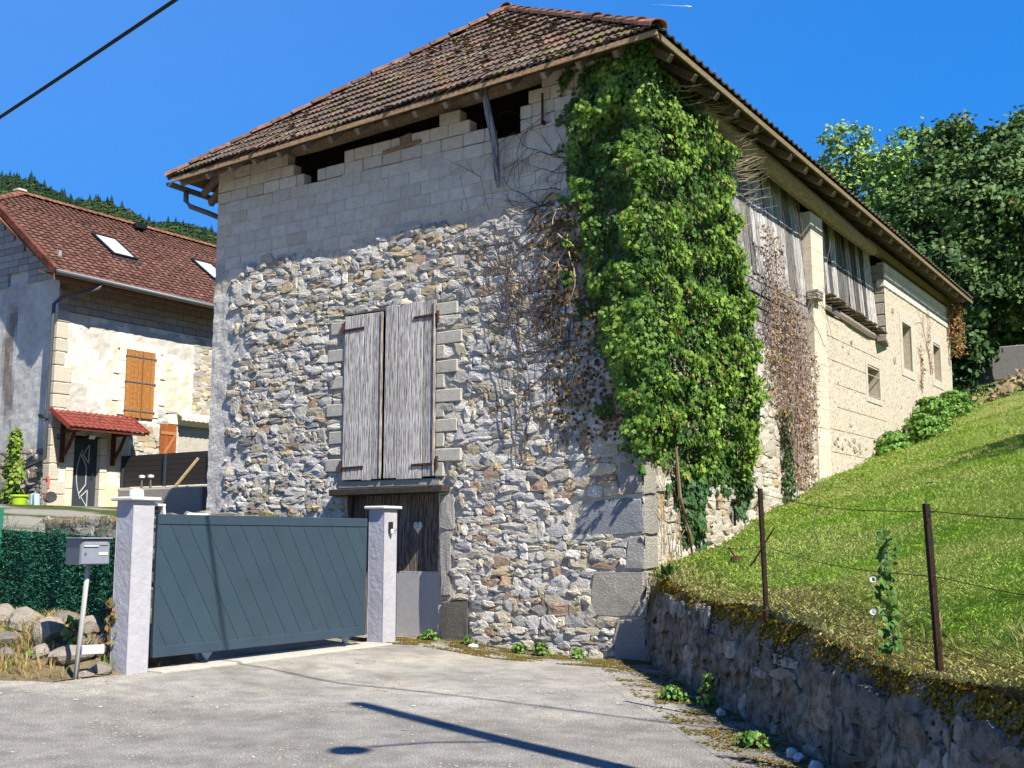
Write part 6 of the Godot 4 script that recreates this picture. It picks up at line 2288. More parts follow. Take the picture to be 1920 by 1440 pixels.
func build_left() -> void:
	# letterbox on its leaning pole
	var lb := thing("letterbox", "blue grey metal letterbox on a leaning galvanised pole beside the gate post", "letterbox", Vector3(-10.9, 0.12, -7.82))
	var foot := Vector3(-10.95, 0.05, -7.83)
	var head := Vector3(-10.78, 1.33, -7.8)
	var mb := MB.new()
	mb.col = Color(0.36, 0.37, 0.36)
	mb.tube([foot, foot.lerp(head, 0.5), head], [0.028, 0.028, 0.027], 10)
	put("pole", mb, mat(Color(1, 1, 1), 0.6, T.soft, Vector3.ONE * 3.0, null, 0, 0.5), lb, true)
	mb = MB.new()
	mb.col = Color(0.38, 0.4, 0.4)
	mb.box(foot + Vector3(0.14, 0.36, -0.1), Vector3(0.07, 0.1, 0.24), Basis(Vector3(0, 1, 0), -0.4), 0.006)
	put("pole_clamp", mb, M.plain, lb)
	var bs := Basis(Vector3(0, 1, 0), deg_to_rad(76.0))    # its front looks along bs.z
	var c := Vector3(-10.83, 1.475, -7.82)
	var gm := mat(Color(1, 1, 1), 0.4, T.soft, Vector3.ONE * 2.0, null, 0, 0.5)
	mb = MB.new()
	mb.col = Color(0.14, 0.16, 0.2)
	mb.box(c, Vector3(0.33, 0.28, 0.4), bs, 0.008)
	put("body", mb, gm, lb)
	mb = MB.new()
	mb.col = Color(0.19, 0.215, 0.265)
	mb.box(c + bs * Vector3(0, 0.0, 0.205), Vector3(0.31, 0.262, 0.014), bs, 0.005)
	put("front_door", mb, gm, lb)
	mb = MB.new()
	mb.col = Color(0.22, 0.24, 0.29)
	mb.box(c + bs * Vector3(0, 0.09, 0.216), Vector3(0.27, 0.045, 0.014), bs, 0.006)
	put("slot_flap", mb, gm, lb)
	mb = MB.new()
	mb.col = Color(0.6, 0.62, 0.65)
	mb.box(c + bs * Vector3(-0.05, 0.062, 0.222), Vector3(0.17, 0.012, 0.012), bs, 0.003)
	put("slot_lip", mb, M.gloss, lb)
	mb = MB.new()
	mb.col = Color(0.7, 0.62, 0.42)
	mb.box(c + bs * Vector3(0.085, -0.02, 0.215), Vector3(0.1, 0.03, 0.008), bs, 0.002)
	put("name_card", mb, M.plain, lb)
	mb = MB.new()
	mb.col = Color(0.1, 0.1, 0.11)
	mb.box(c + bs * Vector3(-0.11, -0.02, 0.215), Vector3(0.022, 0.03, 0.012), bs, 0.005)
	put("lock", mb, M.gloss, lb)
	mb = MB.new()
	mb.col = Color(0.2, 0.22, 0.27)
	mb.box(c + Vector3(0, 0.147, 0) + bs * Vector3(0, 0, 0.02), Vector3(0.35, 0.018, 0.46), bs, 0.005)
	put("lid", mb, gm, lb)
	# artificial hedge on wire
	var hg := thing("hedge_screen", "dark green artificial hedge screen tied to a sagging wire fence", "hedge screen", Vector3(-13.8, 0.5, -9.3))
	var xf := []
	var cs := []
	var A := Vector3(-16.6, 0, -9.75)
	var B := Vector3(-11.45, 0, -9.05)
	var hn := (B - A).normalized().cross(Vector3.UP).normalized()
	if hn.z < 0: hn = -hn
	for i in 14500:
		var f := rng.randf()
		var lo := 0.5 - 0.08 * f + 0.05 * sin(f * 20.0)
		var hi := 1.83 - 0.2 * f + 0.03 * sin(f * 13.0)
		var p := A.lerp(B, f) + Vector3(0, lerpf(lo, hi, rng.randf()), 0) + hn * (rf(-0.03, 0.05) + 0.035 * sin(f * 31.0))
		xf.append(leaf_xf(p, hn, rf(0.03, 0.065), -0.2, 0.9))
		cs.append(tinted(Color(0.018, 0.095, 0.054), Color(0.034, 0.15, 0.085), 0.3))
	scatter("needles", leaf_mesh(0.12, 0.3), M.leaf_dull, xf, cs, hg)
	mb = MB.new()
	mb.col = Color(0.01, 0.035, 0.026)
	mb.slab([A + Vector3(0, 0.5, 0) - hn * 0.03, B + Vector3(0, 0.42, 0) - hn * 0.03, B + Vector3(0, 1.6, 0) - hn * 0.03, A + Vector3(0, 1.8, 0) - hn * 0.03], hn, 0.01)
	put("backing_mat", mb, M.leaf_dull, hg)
	mb = MB.new()
	mb.col = Color(0.05, 0.12, 0.08)
	for i in 60:
		var f := rng.randf()
		var p := A.lerp(B, f) + Vector3(0, 1.7 - 0.15 * f, 0)
		mb.tube([p, p + Vector3(rf(-0.1, 0.1), rf(0.05, 0.2), 0), p + Vector3(rf(-0.2, 0.2), rf(0.1, 0.3), rf(-0.05, 0.05)), p + Vector3(rf(-0.3, 0.3), rf(0.0, 0.15), 0)], [0.0025, 0.0025, 0.0025, 0.0025], 3, false)
	put("curled_wire", mb, M.twig, hg).set_meta("kind", "stuff")
	mb = MB.new()
	mb.col = Color(0.02, 0.16, 0.1)
	mb.tube([Vector3(-15.25, 0.3, -9.5), Vector3(-15.2, 2.05, -9.5)], [0.03, 0.03], 8)
	put("post", mb, M.plain, hg)
	var rp := thing("rusty_post", "rust brown steel post standing close behind the nearer gate post", "steel post", Vector3(-11.35, 0.1, -8.65))
	mb = MB.new()
	mb.col = Color(1, 1, 1)
	mb.box(Vector3(-11.36, 1.0, -8.62), Vector3(0.06, 1.85, 0.06), Basis(Vector3(0, 0, 1), -0.02), 0.006)
	put("tube", mb, M.rust, rp)
	mb = MB.new()
	for y in [0.4, 1.45]: mb.box(Vector3(-11.33, y, -8.58), Vector3(0.1, 0.05, 0.09), Basis(), 0.01)
	put("clamp", mb, M.rust, rp)
	# rocks below the hedge
	var rk := [[-12.75, 0.42, -8.45, 0.34, 0.2, 0.26], [-12.3, 0.38, -8.55, 0.3, 0.17, 0.22], [-12.45, 0.2, -8.0, 0.22, 0.14, 0.2], [-12.0, 0.24, -8.2, 0.27, 0.24, 0.2], [-11.75, 0.42, -8.6, 0.2, 0.15, 0.16], [-11.62, 0.3, -8.45, 0.14, 0.14, 0.13], [-11.35, 0.26, -8.5, 0.3, 0.16, 0.18], [-11.4, 0.12, -8.15, 0.32, 0.13, 0.17], [-11.05, 0.11, -8.22, 0.2, 0.1, 0.14], [-11.75, 0.13, -7.95, 0.16, 0.1, 0.14], [-12.15, 0.12, -7.75, 0.17, 0.1, 0.13], [-11.15, 0.28, -8.75, 0.22, 0.15, 0.16], [-13.2, 0.4, -8.3, 0.3, 0.22, 0.25], [-12.9, 0.18, -7.85, 0.22, 0.14, 0.18], [-11.55, 0.12, -8.35, 0.12, 0.1, 0.1], [-11.0, 0.1, -7.98, 0.12, 0.07, 0.1]]
	var rl := ["big pale rock at the left end below the hedge screen", "flat tan rock under the hedge screen's middle", "low grey rock half hidden in dry grass", "upright wedge shaped rock in the middle of the pile", "grey angular rock right under the hedge's foot", "small rock between the wedge and the letterbox pole", "long pale rock behind the letterbox pole", "broad whitish slab at the pole's foot", "low rock between pole and gate post", "rounded buff stone at the pile's front edge", "small stone in front of the dry grass", "rock in shade behind the pole clamp", "bulky rock at the picture's edge below the screen", "low stone among straw at the verge", "fist sized stone beside the whitish slab", "flat little stone near the gate post's foot"]
	for i in rk.size():
		var r: Array = rk[i]
		rock("rock", rl[i], Vector3(r[0], maxf(r[1], verge_y(r[0], r[2]) + r[4] * 0.35), r[2]), Vector3(r[3], r[4], r[5]), Color(0.3, 0.27, 0.225) * rf(0.65, 1.15), "rocks piled below the hedge screen")
	# straw, weeds among the rocks
	var tall := MB.new()
	var lr := RandomNumberGenerator.new()
	lr.seed = 18
	for i in 11:
		var a := lr.randf_range(0, TAU)
		var h := lr.randf_range(0.4, 1.0)
		var sd := Vector3(-sin(a), 0, cos(a)) * 0.016
		var q := Vector3(cos(a), 0, sin(a))
		tall.quad(q * 0.05 - sd, q * 0.05 + sd, q * 0.2 + Vector3(0, h * 0.6, 0) + sd * 0.7, q * 0.2 + Vector3(0, h * 0.6, 0) - sd * 0.7)
		tall.tri(q * 0.2 + Vector3(0, h * 0.6, 0) - sd * 0.7, q * 0.2 + Vector3(0, h * 0.6, 0) + sd * 0.7, q * lr.randf_range(0.4, 0.7) + Vector3(0, h * 0.8, 0))
	xf = []
	cs = []
	for i in 2000:
		var x := rf(-14.0, -10.95)
		var z := rf(-9.0, -7.0)
		var d := -(z + 7.3) - 0.22 * (x + 11.5)
		if d < 0.02 or rng.randf() > 0.25 + 0.75 * sm(-11.4, -12.6, x): continue
		var k := rf(0.1, 0.3) * (0.45 if d < 0.25 else 1.0)
		xf.append(Transform3D(Basis(Vector3.UP, rf(0, TAU)).scaled(Vector3(k, k, k)), Vector3(x, 0.1 + 0.42 * sm(0.0, 1.5, d) * sm(-10.95, -11.7, x), z)))
		cs.append(tinted(Color(0.36, 0.27, 0.12), Color(0.3, 0.24, 0.1), 0.25) if rng.randf() < 0.75 else tinted(Color(0.1, 0.17, 0.03), Color(0.15, 0.18, 0.05)))
	meta(scatter("verge_grass", tall.mesh(), M.leaf_dull, xf, cs), "dry straw coloured grass growing among the rocks by the road", "grass", "", "stuff")
	shrub("bramble", "green bramble sprig among the rocks left of the letterbox pole", "bramble", Vector3(-11.55, 0.3, -8.2), 0.22, 0.4, 0.18, 110, 0.075, Color(0.05, 0.13, 0.025), Color(0.13, 0.2, 0.05))
	shrub("reddish_bramble", "reddish green bramble between letterbox pole and rusty post", "bramble", Vector3(-11.12, 0.3, -8.4), 0.2, 0.65, 0.15, 130, 0.07, Color(0.22, 0.12, 0.06), Color(0.12, 0.13, 0.04))
	shrub("small_bramble", "low bright green weed in front of the piled rocks", "weed", Vector3(-11.8, 0.16, -7.85), 0.16, 0.2, 0.14, 80, 0.06, Color(0.06, 0.15, 0.03), Color(0.14, 0.22, 0.05))
	# stone bank between yard and hedge
	var bk := thing("bank_wall", "shaded old dry stone bank overgrown with grass behind the hedge screen", "stone bank", Vector3(-15.8, 0.4, -12.2))
	var bb := rough_sheet(-17.9, -12.6, 0.2, 1.9, 0.12, [], 0.06, func(_x, _y): return Color(0.2, 0.17, 0.13) * rf(0.85, 1.1), Vector3(0, 0, -12.05), Vector3(1, 0, 0), Vector3(0, 1, 0), Vector3(0, 0, 1))
	var core := MB.new()
	core.col = Color(0.2, 0.17, 0.13)
	core.box(Vector3(-15.25, 1.0, -12.55), Vector3(5.3, 1.84, 0.86), Basis(), 0.05)
	bb.add(core)
	var bwl := put("wall_body", bb, M.mortar, bk)
	lay(rubble(-17.9, -12.6, 0.3, 1.85, [], func(_x, _y): return rng.randf() < 0.85, [Color(0.3, 0.27, 0.22), Color(0.36, 0.33, 0.28), Color(0.24, 0.21, 0.18), Color(0.42, 0.39, 0.34)], Vector3(0, 0, -12.03), Vector3(1, 0, 0), Vector3(0, 1, 0), Vector3(0, 0, 1), 1.25, 0.09), bwl, M.stone, 60)
	xf = []
	cs = []
	for i in 1300:
		var x := rf(-18.0, -12.6)
		var z := rf(-11.95, -13.0)
		var k := rf(0.08, 0.2)
		var green := rng.randf() < sm(-17.5, -15.5, x) * 0.7
		xf.append(Transform3D(Basis(Vector3.UP, rf(0, TAU)).scaled(Vector3(k, k, k)), Vector3(x, 1.88, z)))
		cs.append(tinted(Color(0.06, 0.13, 0.025), Color(0.1, 0.17, 0.03)) if green else tinted(Color(0.32, 0.25, 0.13), Color(0.2, 0.17, 0.08), 0.25))
	scatter("bank_grass", tall.mesh(), M.leaf_dull, xf, cs, bk)
	xf = []
	cs = []
	for i in 2200:
		var x := rf(-22.0, -15.8)
		var z := rf(-15.5, -21.5)
		var k := rf(0.12, 0.3)
		xf.append(Transform3D(Basis(Vector3.UP, rf(0, TAU)).scaled(Vector3(k, k, k)), Vector3(x, yard_y(x, z) - 0.02, z)))
		cs.append(tinted(Color(0.035, 0.085, 0.018), Color(0.07, 0.13, 0.03)))
	meta(scatter("yard_grass", tall.mesh(), M.leaf_dull, xf, cs), "dark green unmown grass in the yard behind the gate", "grass", "", "stuff")

# ---------------------------------------------------------------- far hill
func hill_h(a: float) -> float:
	var k := [[-30.0, 40.0], [0.0, 70.0], [30.0, 118.0], [42.0, 148.0], [48.8, 160.0], [52.0, 165.0], [55.0, 172.0], [59.2, 180.0], [66.0, 196.0], [80.0, 215.0], [110.0, 190.0]]
	for i in k.size() - 1:
		if a <= k[i + 1][0]:
			return lerpf(k[i][1], k[i + 1][1], clampf((a - k[i][0]) / (k[i + 1][0] - k[i][0]), 0, 1))
	return 190.0

func hill_at(a: float, d: float) -> Vector3:
	var h := hill_h(a)
	var f := clampf((d - 200.0) / 400.0, 0, 1.2)
	var y := h * (f if f < 0.92 else 0.92 + 0.08 * sin((f - 0.92) / 0.28 * PI * 0.9)) 
	return Vector3(-sin(deg_to_rad(a)) * d, y + 2.0 * sin(a * 1.7 + d * 0.05), -cos(deg_to_rad(a)) * d)

func build_far() -> void:
	var mb := MB.new()
	mb.col = Color(0.03, 0.05, 0.02)
	for i in 70:
		for j in 12:
			var a := -30.0 + i * 2.0
			var d := 200.0 + j * 45.0
			mb.quad(hill_at(a, d), hill_at(a + 2.0, d), hill_at(a + 2.0, d + 45.0), hill_at(a, d + 45.0))
	put("hill", mb, M.soil).set_meta("kind", "structure")
	var lr := RandomNumberGenerator.new()
	lr.seed = 4
	var cr := MB.new()
	for i in 230:
		var p := Vector3(lr.randfn(), lr.randfn(), lr.randfn()).normalized()
		p.y = absf(p.y) * 1.25 - 0.25
		var lump := 0.78 + 0.22 * sin(p.x * 5.0 + p.y * 4.0) * cos(p.z * 6.0 + 1.0)
		p *= lump
		var x := p.cross(Vector3(lr.randfn(), lr.randfn(), lr.randfn())).normalized() * 0.2
		var y := (p.normalized().cross(x)).normalized() * 0.2 + p.normalized() * lr.randf_range(-0.12, 0.12)
		cr.col = Color(1, 1, 1) * lr.randf_range(0.7, 1.25)
		cr.tri(p - x, p + x, p + y)
	var con := MB.new()
	for l in 11:
		var f := l / 11.0
		for i in 9:
			var a := TAU * (i + lr.randf()) / 9.0
			var r := (1.0 - f) * 0.3 * lr.randf_range(0.75, 1.2) + 0.02
			var y := 0.1 + f * 0.88
			var d := Vector3(cos(a), 0, sin(a))
			var s := Vector3(-sin(a), 0, cos(a)) * (0.1 * (1.0 - f) + 0.02)
			con.col = Color(1, 1, 1) * lr.randf_range(0.7, 1.25)
			con.tri(Vector3(0, y + 0.07, 0) - s * 0.3, Vector3(0, y + 0.07, 0) + s * 0.3, d * r + Vector3(0, y - 0.1, 0) + s)
			con.tri(Vector3(0, y + 0.07, 0), d * r + Vector3(0, y - 0.1, 0) + s, d * r + Vector3(0, y - 0.09, 0) - s)
	con.add(MB.new())
	con.col = Color(0.8, 0.6, 0.5)
	con.tube([Vector3(0, -0.05, 0), Vector3(0, 1.0, 0)], [0.03, 0.005], 4)
	var crm := cr.mesh()
	var cm := con.mesh()
	var xa := []
	var ca := []
	var xb := []
	var cb := []
	for i in 10000:
		var a := rf(44.0, 66.0)
		var d := rf(400.0, 625.0)
		var p := hill_at(a, d)
		if rng.randf() < 0.97 - 0.17 * sm(52.0, 60.0, a):
			var k := rf(2.2, 3.9)
			xa.append(Transform3D(Basis(Vector3.UP, rf(0, 6)).scaled(Vector3(k, k * rf(0.9, 1.3), k)), p + Vector3(0, k * 0.5, 0)))
			ca.append(tinted(Color(0.022, 0.05, 0.022), Color(0.055, 0.088, 0.03), 0.22))
		else:
			var k := rf(6.0, 10.0)
			xb.append(Transform3D(Basis(Vector3.UP, rf(0, 6)).scaled(Vector3(k, k, k)), p))
			cb.append(tinted(Color(0.014, 0.036, 0.022), Color(0.022, 0.05, 0.024), 0.2))
	meta(scatter("broadleaf_forest", crm, M.leaf_dull, xa, ca), "mixed green woodland covering the far hill behind the house", "forest", "", "stuff")
	meta(scatter("conifer_forest", cm, M.leaf_dull, xb, cb), "dark spruces mixed through the far woodland", "forest", "", "stuff")
	# single spruces that stand out along the skyline
	var deg := [59.6, 58.9, 58.2, 57.6, 57.0, 56.2, 55.3, 54.9, 54.5, 53.9, 53.4, 52.5, 51.9]
	var hs := [13.0, 14.5, 12.0, 15.5, 12.5, 13.5, 12.0, 14.0, 13.5, 14.5, 13.0, 12.0, 10.5]
	for i in deg.size():
		var p := hill_at(deg[i], 592.0)
		var o := inst("spruce_tree", cm, null, Transform3D(Basis(Vector3.UP, i * 1.3).scaled(Vector3.ONE * float(hs[i]) * 0.75), p))
		var m := mat(Color(0.017, 0.042, 0.025) * rf(0.85, 1.2), 0.8)
		o.material_override = m
		meta(o, "%s dark spruce from the left on the far hill's skyline" % ["first", "second", "third", "fourth", "fifth", "sixth", "seventh", "eighth", "ninth", "tenth", "eleventh", "twelfth", "thirteenth"][i], "spruce", "spruces along the skyline")

# ---------------------------------------------------------------- trees beyond the barn
func tree(called: String, label: String, at: Vector3, lobes: Array, th: float, n: int, clumps: int, sz: float, ca: Color, cb: Color, lobed: bool, group := "", autumn := 0.0) -> void:
	var o := thing(called, label, "tree", at, group)
	var tk := MB.new()
	tk.col = Color(0.16, 0.14, 0.12)
	var top: Vector3 = lobes[0][0]
	tk.tube([at - Vector3(0, 0.4, 0), at + Vector3(0.04, 0.5, 0), at + top * 0.45 + Vector3(0.1, 0, 0), at + top * 0.8, at + top + Vector3(0, float(lobes[0][1]) * 0.7, 0)], [th * 1.35, th, th * 0.8, th * 0.5, th * 0.1], 9)
	for l in lobes:
		var e: Vector3 = at + l[0]
		var s := at + top * clampf(((l[0] as Vector3).y - float(l[1]) * 0.6) / maxf(top.y, 0.1), 0.2, 0.85)
		tk.tube([s, s.lerp(e, 0.55) + Vector3(rf(-0.2, 0.2), 0.15, rf(-0.2, 0.2)), e + Vector3(0, float(l[1]) * 0.5, 0)], [th * 0.42, th * 0.26, th * 0.06], 6)
	put("trunk", tk, M.mortar, o, false)
	var xf := []
	var cs := []
	var tot := 0.0
	for l in lobes: tot += l[1] * l[1]
	for l in lobes:
		var share: float = l[1] * l[1] / tot
		var nc := maxi(3, int(clumps * share))
		var per := int(n * share / nc)
		for c in nc:
			var d := Vector3(rng.randfn(), rng.randfn(), rng.randfn()).normalized()
			var r: float = l[1] * pow(rng.randf(), 0.28) * rf(0.85, 1.12)
			var cc: Vector3 = at + l[0] + d * r * Vector3(1, 0.9, 1)
			var cr := rf(0.3, 0.62) * sqrt(float(l[1])) * 0.75
			var hue := rng.randf()
			for k in per:
				var q := Vector3(rng.randfn(), rng.randfn() * 0.7, rng.randfn()) * cr * 0.55
				xf.append(leaf_xf(cc + q, (d + Vector3(0, 0.45, 0)).normalized(), sz * rf(0.7, 1.2), 0.6, 0.75))
				var col := ca.lerp(cb, clampf(hue * 0.6 + rng.randf() * 0.4, 0, 1)) * rf(0.82, 1.18)
				if rng.randf() < autumn: col = tinted(Color(0.3, 0.2, 0.04), Color(0.22, 0.18, 0.05))
				cs.append(col)
	scatter("crown", leaf_mesh(0.5, 0.15, lobed), M.leaf, xf, cs, o)

func build_trees() -> void:
	tree("maple_tree", "large dark green maple with a few yellowing leaves behind the barn's far end", Vector3(-9.7, 8.2, -51.5),
		[[Vector3(0.3, 7.4, 0.6), 3.4], [Vector3(-1.0, 10.2, 0), 2.0], [Vector3(1.6, 9.6, 0.3), 2.3], [Vector3(-2.6, 6.9, 1.2), 2.2], [Vector3(3.2, 6.9, 1.0), 2.6], [Vector3(-0.4, 11.8, 0.2), 1.0], [Vector3(-2.9, 4.4, 1.4), 2.0], [Vector3(0.4, 4.2, 2.2), 2.3], [Vector3(3.6, 4.2, 1.6), 2.2], [Vector3(-1.6, 2.6, 0.2), 1.5], [Vector3(5.0, 8.8, 0.8), 1.8], [Vector3(2.4, 2.9, 2.4), 1.2]], 0.42, 36000, 800, 0.21, Color(0.045, 0.1, 0.022), Color(0.1, 0.175, 0.04), true, "", 0.02)
	tree("ash_tree", "pale green slender ash tree showing its thin trunk above the eaves", Vector3(-17.2, 8.9, -59.8),
		[[Vector3(0, 11.0, 0), 2.2], [Vector3(-0.5, 13.8, 0.3), 1.7], [Vector3(1.7, 12.3, 0.2), 1.7], [Vector3(-2.0, 10.6, 0), 1.7], [Vector3(1.9, 9.2, 0.4), 2.0], [Vector3(-1.2, 8.0, 0.6), 2.0], [Vector3(0.3, 5.5, 0), 2.2], [Vector3(2.4, 6.0, 0), 1.8]], 0.24, 15000, 420, 0.2, Color(0.16, 0.27, 0.055), Color(0.26, 0.37, 0.09), false)
	tree("young_ash_tree", "smaller pale green tree peeping over the roof edge, left of the ash", Vector3(-19.6, 8.9, -61.5),
		[[Vector3(0, 9.8, 0), 1.8], [Vector3(0.6, 11.6, 0.2), 1.2], [Vector3(-1.2, 8.6, 0), 1.6], [Vector3(0.8, 7.6, 0), 1.8], [Vector3(0, 5.2, 0), 2.0]], 0.18, 9000, 260, 0.2, Color(0.16, 0.27, 0.055), Color(0.25, 0.36, 0.09), false)
	tree("hazel_tree", "mid green bushy tree filling the gap between the ash and the maple", Vector3(-14.4, 9.2, -58.0),
		[[Vector3(0, 9.6, 0), 2.4], [Vector3(0.9, 12.0, 0), 1.8], [Vector3(-1.8, 7.6, 0.4), 2.2], [Vector3(1.8, 8.2, 0.5), 2.4], [Vector3(0.2, 5.2, 0.6), 2.8], [Vector3(2.8, 11.0, 0), 1.6], [Vector3(-2.2, 4.6, 0.5), 2.0]], 0.25, 16000, 460, 0.2, Color(0.12, 0.23, 0.04), Color(0.2, 0.32, 0.06), false)
	tree("hill_oak", "lighter leafy tree rising behind the maple's right shoulder", Vector3(-12.4, 9.2, -75.0),
		[[Vector3(0, 14.0, 0), 3.2], [Vector3(2.2, 17.0, 0), 2.4], [Vector3(-2.2, 12.2, 0), 2.8], [Vector3(3.6, 13.0, 0), 3.0], [Vector3(5.5, 17.2, 0), 2.2], [Vector3(0, 9.0, 0), 3.4], [Vector3(4.0, 8.6, 0), 3.2], [Vector3(6.6, 12.8, 0), 3.0]], 0.35, 11000, 320, 0.36, Color(0.06, 0.115, 0.03), Color(0.11, 0.165, 0.05), false)
	tree("spreading_tree", "dark leafy tree behind the concrete wall at the picture's edge", Vector3(-7.2, 10.0, -61.0),
		[[Vector3(0, 5.0, 0), 2.8], [Vector3(-2.6, 3.4, 0.4), 2.0], [Vector3(1.8, 7.4, 0), 2.4], [Vector3(-1.6, 6.6, 0), 2.0], [Vector3(-1.6, 2.0, 0.6), 1.4]], 0.25, 7000, 220, 0.28, Color(0.035, 0.08, 0.02), Color(0.07, 0.14, 0.03), false)
	tree("elder_tree", "low dark elder growing in the maple's shade beside the barn end", Vector3(-10.0, 7.6, -48.0),
		[[Vector3(0, 2.0, 0), 1.5], [Vector3(-1.3, 3.4, 0), 1.5], [Vector3(0.7, 3.8, 0), 1.4], [Vector3(-0.4, 0.8, 0.4), 1.2], [Vector3(-1.8, 1.6, 0.3), 1.3], [Vector3(-0.6, 5.2, 0), 1.5]], 0.15, 7000, 220, 0.24, Color(0.026, 0.062, 0.018), Color(0.05, 0.105, 0.026), false)
	tree("apple_tree", "leafy fruit tree on the slope, only its shadow falling across the upper lawn", Vector3(5.2, 4.5, -18.0),
		[[Vector3(0, 6.2, 0), 2.0], [Vector3(-1.6, 5.6, 0.4), 1.6], [Vector3(1.7, 5.4, 0), 1.7], [Vector3(0.2, 7.4, 0.3), 1.4]], 0.2, 9000, 240, 0.16, Color(0.05, 0.11, 0.025), Color(0.1, 0.17, 0.04), false)
	tree("shaded_bush", "shaded bushy tree filling the gap under the maple behind the concrete wall", Vector3(-10.6, 9.4, -63.0),
		[[Vector3(0, 2.2, 0), 1.8], [Vector3(-1.8, 2.6, 0), 1.8], [Vector3(1.6, 2.4, 0.2), 1.7], [Vector3(0.4, 4.2, 0), 1.9], [Vector3(-3.4, 2.4, 0.4), 1.6], [Vector3(3.0, 3.6, 0), 1.8], [Vector3(-1.2, 5.0, 0), 1.6]], 0.16, 11000, 300, 0.22, Color(0.05, 0.11, 0.025), Color(0.1, 0.18, 0.04), false)
	var cw := thing("concrete_wall", "low grey concrete garden wall on the slope beyond the maple", "concrete wall", Vector3(-8.5, 9.0, -57.0))
	var mb := MB.new()
	mb.col = Color(0.3, 0.29, 0.28)
	mb.box(Vector3(-9.6, 9.9, -57.0), Vector3(3.2, 1.6, 0.3), Basis(), 0.03)
	put("upper_panel", mb, M.block, cw)
	mb = MB.new()
	mb.col = Color(0.34, 0.33, 0.31)
	mb.box(Vector3(-6.2, 9.55, -56.9), Vector3(3.6, 1.2, 0.3), Basis(), 0.03)
	put("lower_panel", mb, M.block, cw)
	mb = MB.new()
	mb.col = Color(0.3, 0.29, 0.28)
	mb.slab([Vector3(-8.05, 9.2, -56.6), Vector3(-7.4, 10.1, -56.6), Vector3(-7.4, 10.7, -56.6), Vector3(-8.05, 10.7, -56.6)], Vector3(0, 0, 1), 0.3)
	put("ramp_panel", mb, M.block, cw)

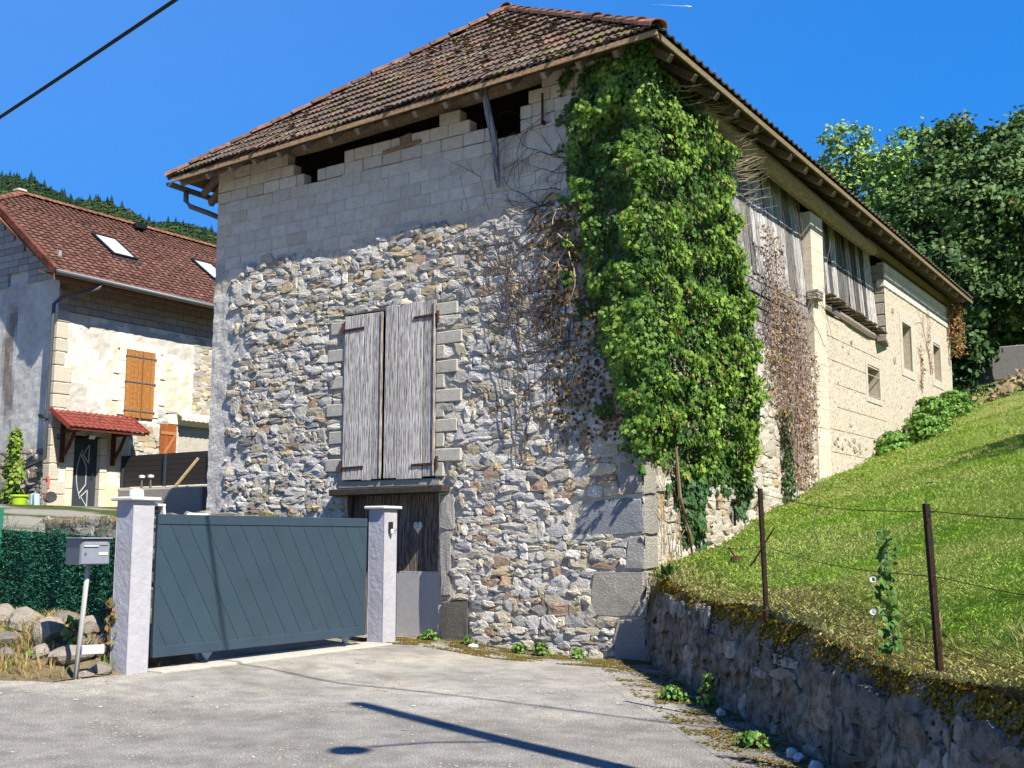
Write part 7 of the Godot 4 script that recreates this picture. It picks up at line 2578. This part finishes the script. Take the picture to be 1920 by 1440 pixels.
# ---------------------------------------------------------------- small things
func build_small() -> void:
	var cb := thing("overhead_cable", "thick black overhead cable crossing the sky's upper corner", "cable", Vector3(-12, 7.6, -8.2))
	var mb := MB.new()
	mb.col = Color(0.02, 0.02, 0.022)
	var pts := []
	var rr := []
	for i in 61:
		var x := -46.0 + i * 1.0
		pts.append(Vector3(x, 7.6 + (x + 12.0) * 0.0845 + 0.0009 * (x + 12.0) * (x + 12.0), -8.23 + (x + 12.0) * 0.1135))
		rr.append(0.024)
	mb.tube(pts, rr, 6)
	put("cable", mb, M.plain, cb)
	# street pole outside the picture, whose shadow lies across the apron
	var up := thing("street_pole", "wooden street pole with lamp arm, only its shadow seen on the asphalt", "street lamp", Vector3(0.49, 0.9, -5.65))
	mb = MB.new()
	mb.col = Color(0.2, 0.16, 0.12)
	mb.tube([Vector3(0.49, 0.6, -5.65), Vector3(0.49, 9.5, -5.65)], [0.14, 0.1], 12)
	put("pole", mb, M.beam, up)
	mb = MB.new()
	mb.col = Color(0.3, 0.3, 0.3)
	mb.tube([Vector3(0.49, 6.65, -5.65), Vector3(0.3, 7.0, -5.2), Vector3(0.1, 7.15, -4.7)], [0.025, 0.025, 0.025], 8)
	put("arm", mb, M.zinc, up)
	mb = MB.new()
	mb.col = Color(0.3, 0.3, 0.3)
	mb.lathe(Vector3(0.02, 7.1, -4.53), [Vector2(0.0, -0.1), Vector2(0.1, -0.1), Vector2(0.17, -0.03), Vector2(0.14, 0.05), Vector2(0.0, 0.1)], 14)
	put("lamp_head", mb, M.zinc, up)
	# weeds and moss at the foot of the front wall
	var wl := [[-10.7, -13.62, 0.16, 0.15], [-10.45, -13.5, 0.2, 0.26], [-9.75, -13.5, 0.2, 0.2], [-8.9, -13.55, 0.16, 0.12], [-8.5, -13.5, 0.2, 0.17], [-7.9, -13.5, 0.16, 0.12], [-11.3, -13.55, 0.2, 0.12], [-5.1, -10.6, 0.22, 0.12], [-3.45, -8.6, 0.2, 0.1], [-4.6, -10.35, 0.12, 0.3]]
	var ww := ["small weed at the doorstep's right end", "tallest leafy weed, beside the dark boulder right of the door", "round green weed between the boulder and a white stone", "tiny weed at the wall foot, middle of the front", "green weed just left of the big corner stones", "tiny weed before the corner foundation stone", "thin grass tuft before the farther gate post", "low weed on the asphalt edge along the retaining wall", "nearest low weed on the asphalt edge", "stringy weed hanging on the retaining wall's face"]
	for i in wl.size():
		var q: Array = wl[i]
		shrub("weed", ww[i], "weed", Vector3(q[0], 0.02, q[1]), q[2], q[3], 0.12, 150, 0.05, Color(0.07, 0.17, 0.03), Color(0.14, 0.25, 0.04), false, "weeds along the wall foot")
	var tuft := MB.new()
	for i in 6:
		var a := TAU * i / 6.0
		var d := Vector3(cos(a), 0, sin(a))
		var sd := Vector3(-sin(a), 0, cos(a)) * 0.34
		tuft.tri(d * 0.1 - sd, d * 0.1 + sd, d * 0.75 + Vector3(0, 0.7 - 0.2 * (i % 3), 0))
	var xf := []
	var cs := []
	var mn := FastNoiseLite.new()
	mn.seed = 3
	mn.frequency = 1.1
	for i in 30000:
		var p := Vector3.ZERO
		if i % 3 < 2:
			p = Vector3(rf(-11.6, -6.6), 0, -13.75 + pow(rng.randf(), 1.5) * 0.95)
		else:
			var seg := rng.randi() % 4
			var c: Vector2 = RW[seg].lerp(RW[seg + 1], rng.randf())
			var u: Vector2 = (RW[seg + 1] - RW[seg]).normalized()
			c += Vector2(-u.y, u.x) * (0.05 + pow(rng.randf(), 1.4) * 0.7)
			p = Vector3(c.x, 0, c.y)
		if mn.get_noise_2d(p.x, p.z * 1.6) < rf(-0.2, 0.3): continue
		p.y = road_y(p.x, p.z)
		var k := rf(0.012, 0.03)
		xf.append(Transform3D(Basis(Vector3.UP, rf(0, 6)).scaled(Vector3(k, k, k)), p))
		cs.append(tinted(Color(0.16, 0.14, 0.02), Color(0.2, 0.13, 0.05), 0.3) if rng.randf() < 0.8 else tinted(Color(0.07, 0.13, 0.02), Color(0.3, 0.22, 0.12), 0.3))
	meta(scatter("ground_moss", tuft.mesh(), M.leaf_dull, xf, cs), "ochre moss and litter along the foot of the walls", "moss", "", "stuff")
	var ws := [[-9.62, 0.07, -13.45, 0.09], [-3.05, 0.05, -8.35, 0.06], [-2.95, 0.05, -8.22, 0.05], [-2.75, 0.05, -8.0, 0.06], [-4.3, 0.05, -9.95, 0.05]]
	var wn := ["white stone at the front wall's foot beside the round weed", "left white stone at the retaining wall's foot", "small white stone in the trio at the retaining wall's foot", "nearest white stone at the retaining wall's foot", "pale stone farther up along the retaining wall's foot"]
	for i in ws.size():
		var q: Array = ws[i]
		rock("white_stone", wn[i], Vector3(q[0], q[1] - 0.02, q[2]), Vector3(q[3], q[3] * 0.75, q[3] * 0.85), Color(0.68, 0.67, 0.66), "white stones at the wall foot")
	# small airliner with its short trail, two and a half kilometres off
	var pos := Vector3(-918.2, 1104.1, -2047.3)
	var tail := Vector3(-1009.1, 1139.1, -2059.5)
	var pl := thing("airliner", "tiny airliner drawing a thin white trail across the upper sky", "airliner", pos)
	mb = MB.new()
	mb.col = Color(0.85, 0.85, 0.87)
	var ax := (pos - tail).normalized()
	mb.tube([pos - ax * 8.0, pos - ax * 5.0, pos + ax * 5.0, pos + ax * 8.0], [0.5, 1.3, 1.3, 0.4], 8)
	put("fuselage", mb, M.plain, pl)
	var sd := ax.cross(Vector3.UP).normalized()
	mb = MB.new()
	mb.col = Color(0.8, 0.8, 0.82)
	mb.slab([pos + ax * 2.0, pos - ax * 3.0 + sd * 8.0, pos - ax * 4.0 + sd * 8.0, pos - ax * 1.5, pos - ax * 4.0 - sd * 8.0, pos - ax * 3.0 - sd * 8.0], Vector3.UP, 0.4)
	put("wing", mb, M.plain, pl)
	mb = MB.new()
	mb.col = Color(0.8, 0.85, 0.95)
	mb.tube([tail, tail.lerp(pos, 0.5), pos - ax * 9.0], [0.05, 0.25, 0.5], 6)
	put("vapour_trail", mb, M.plain, pl)
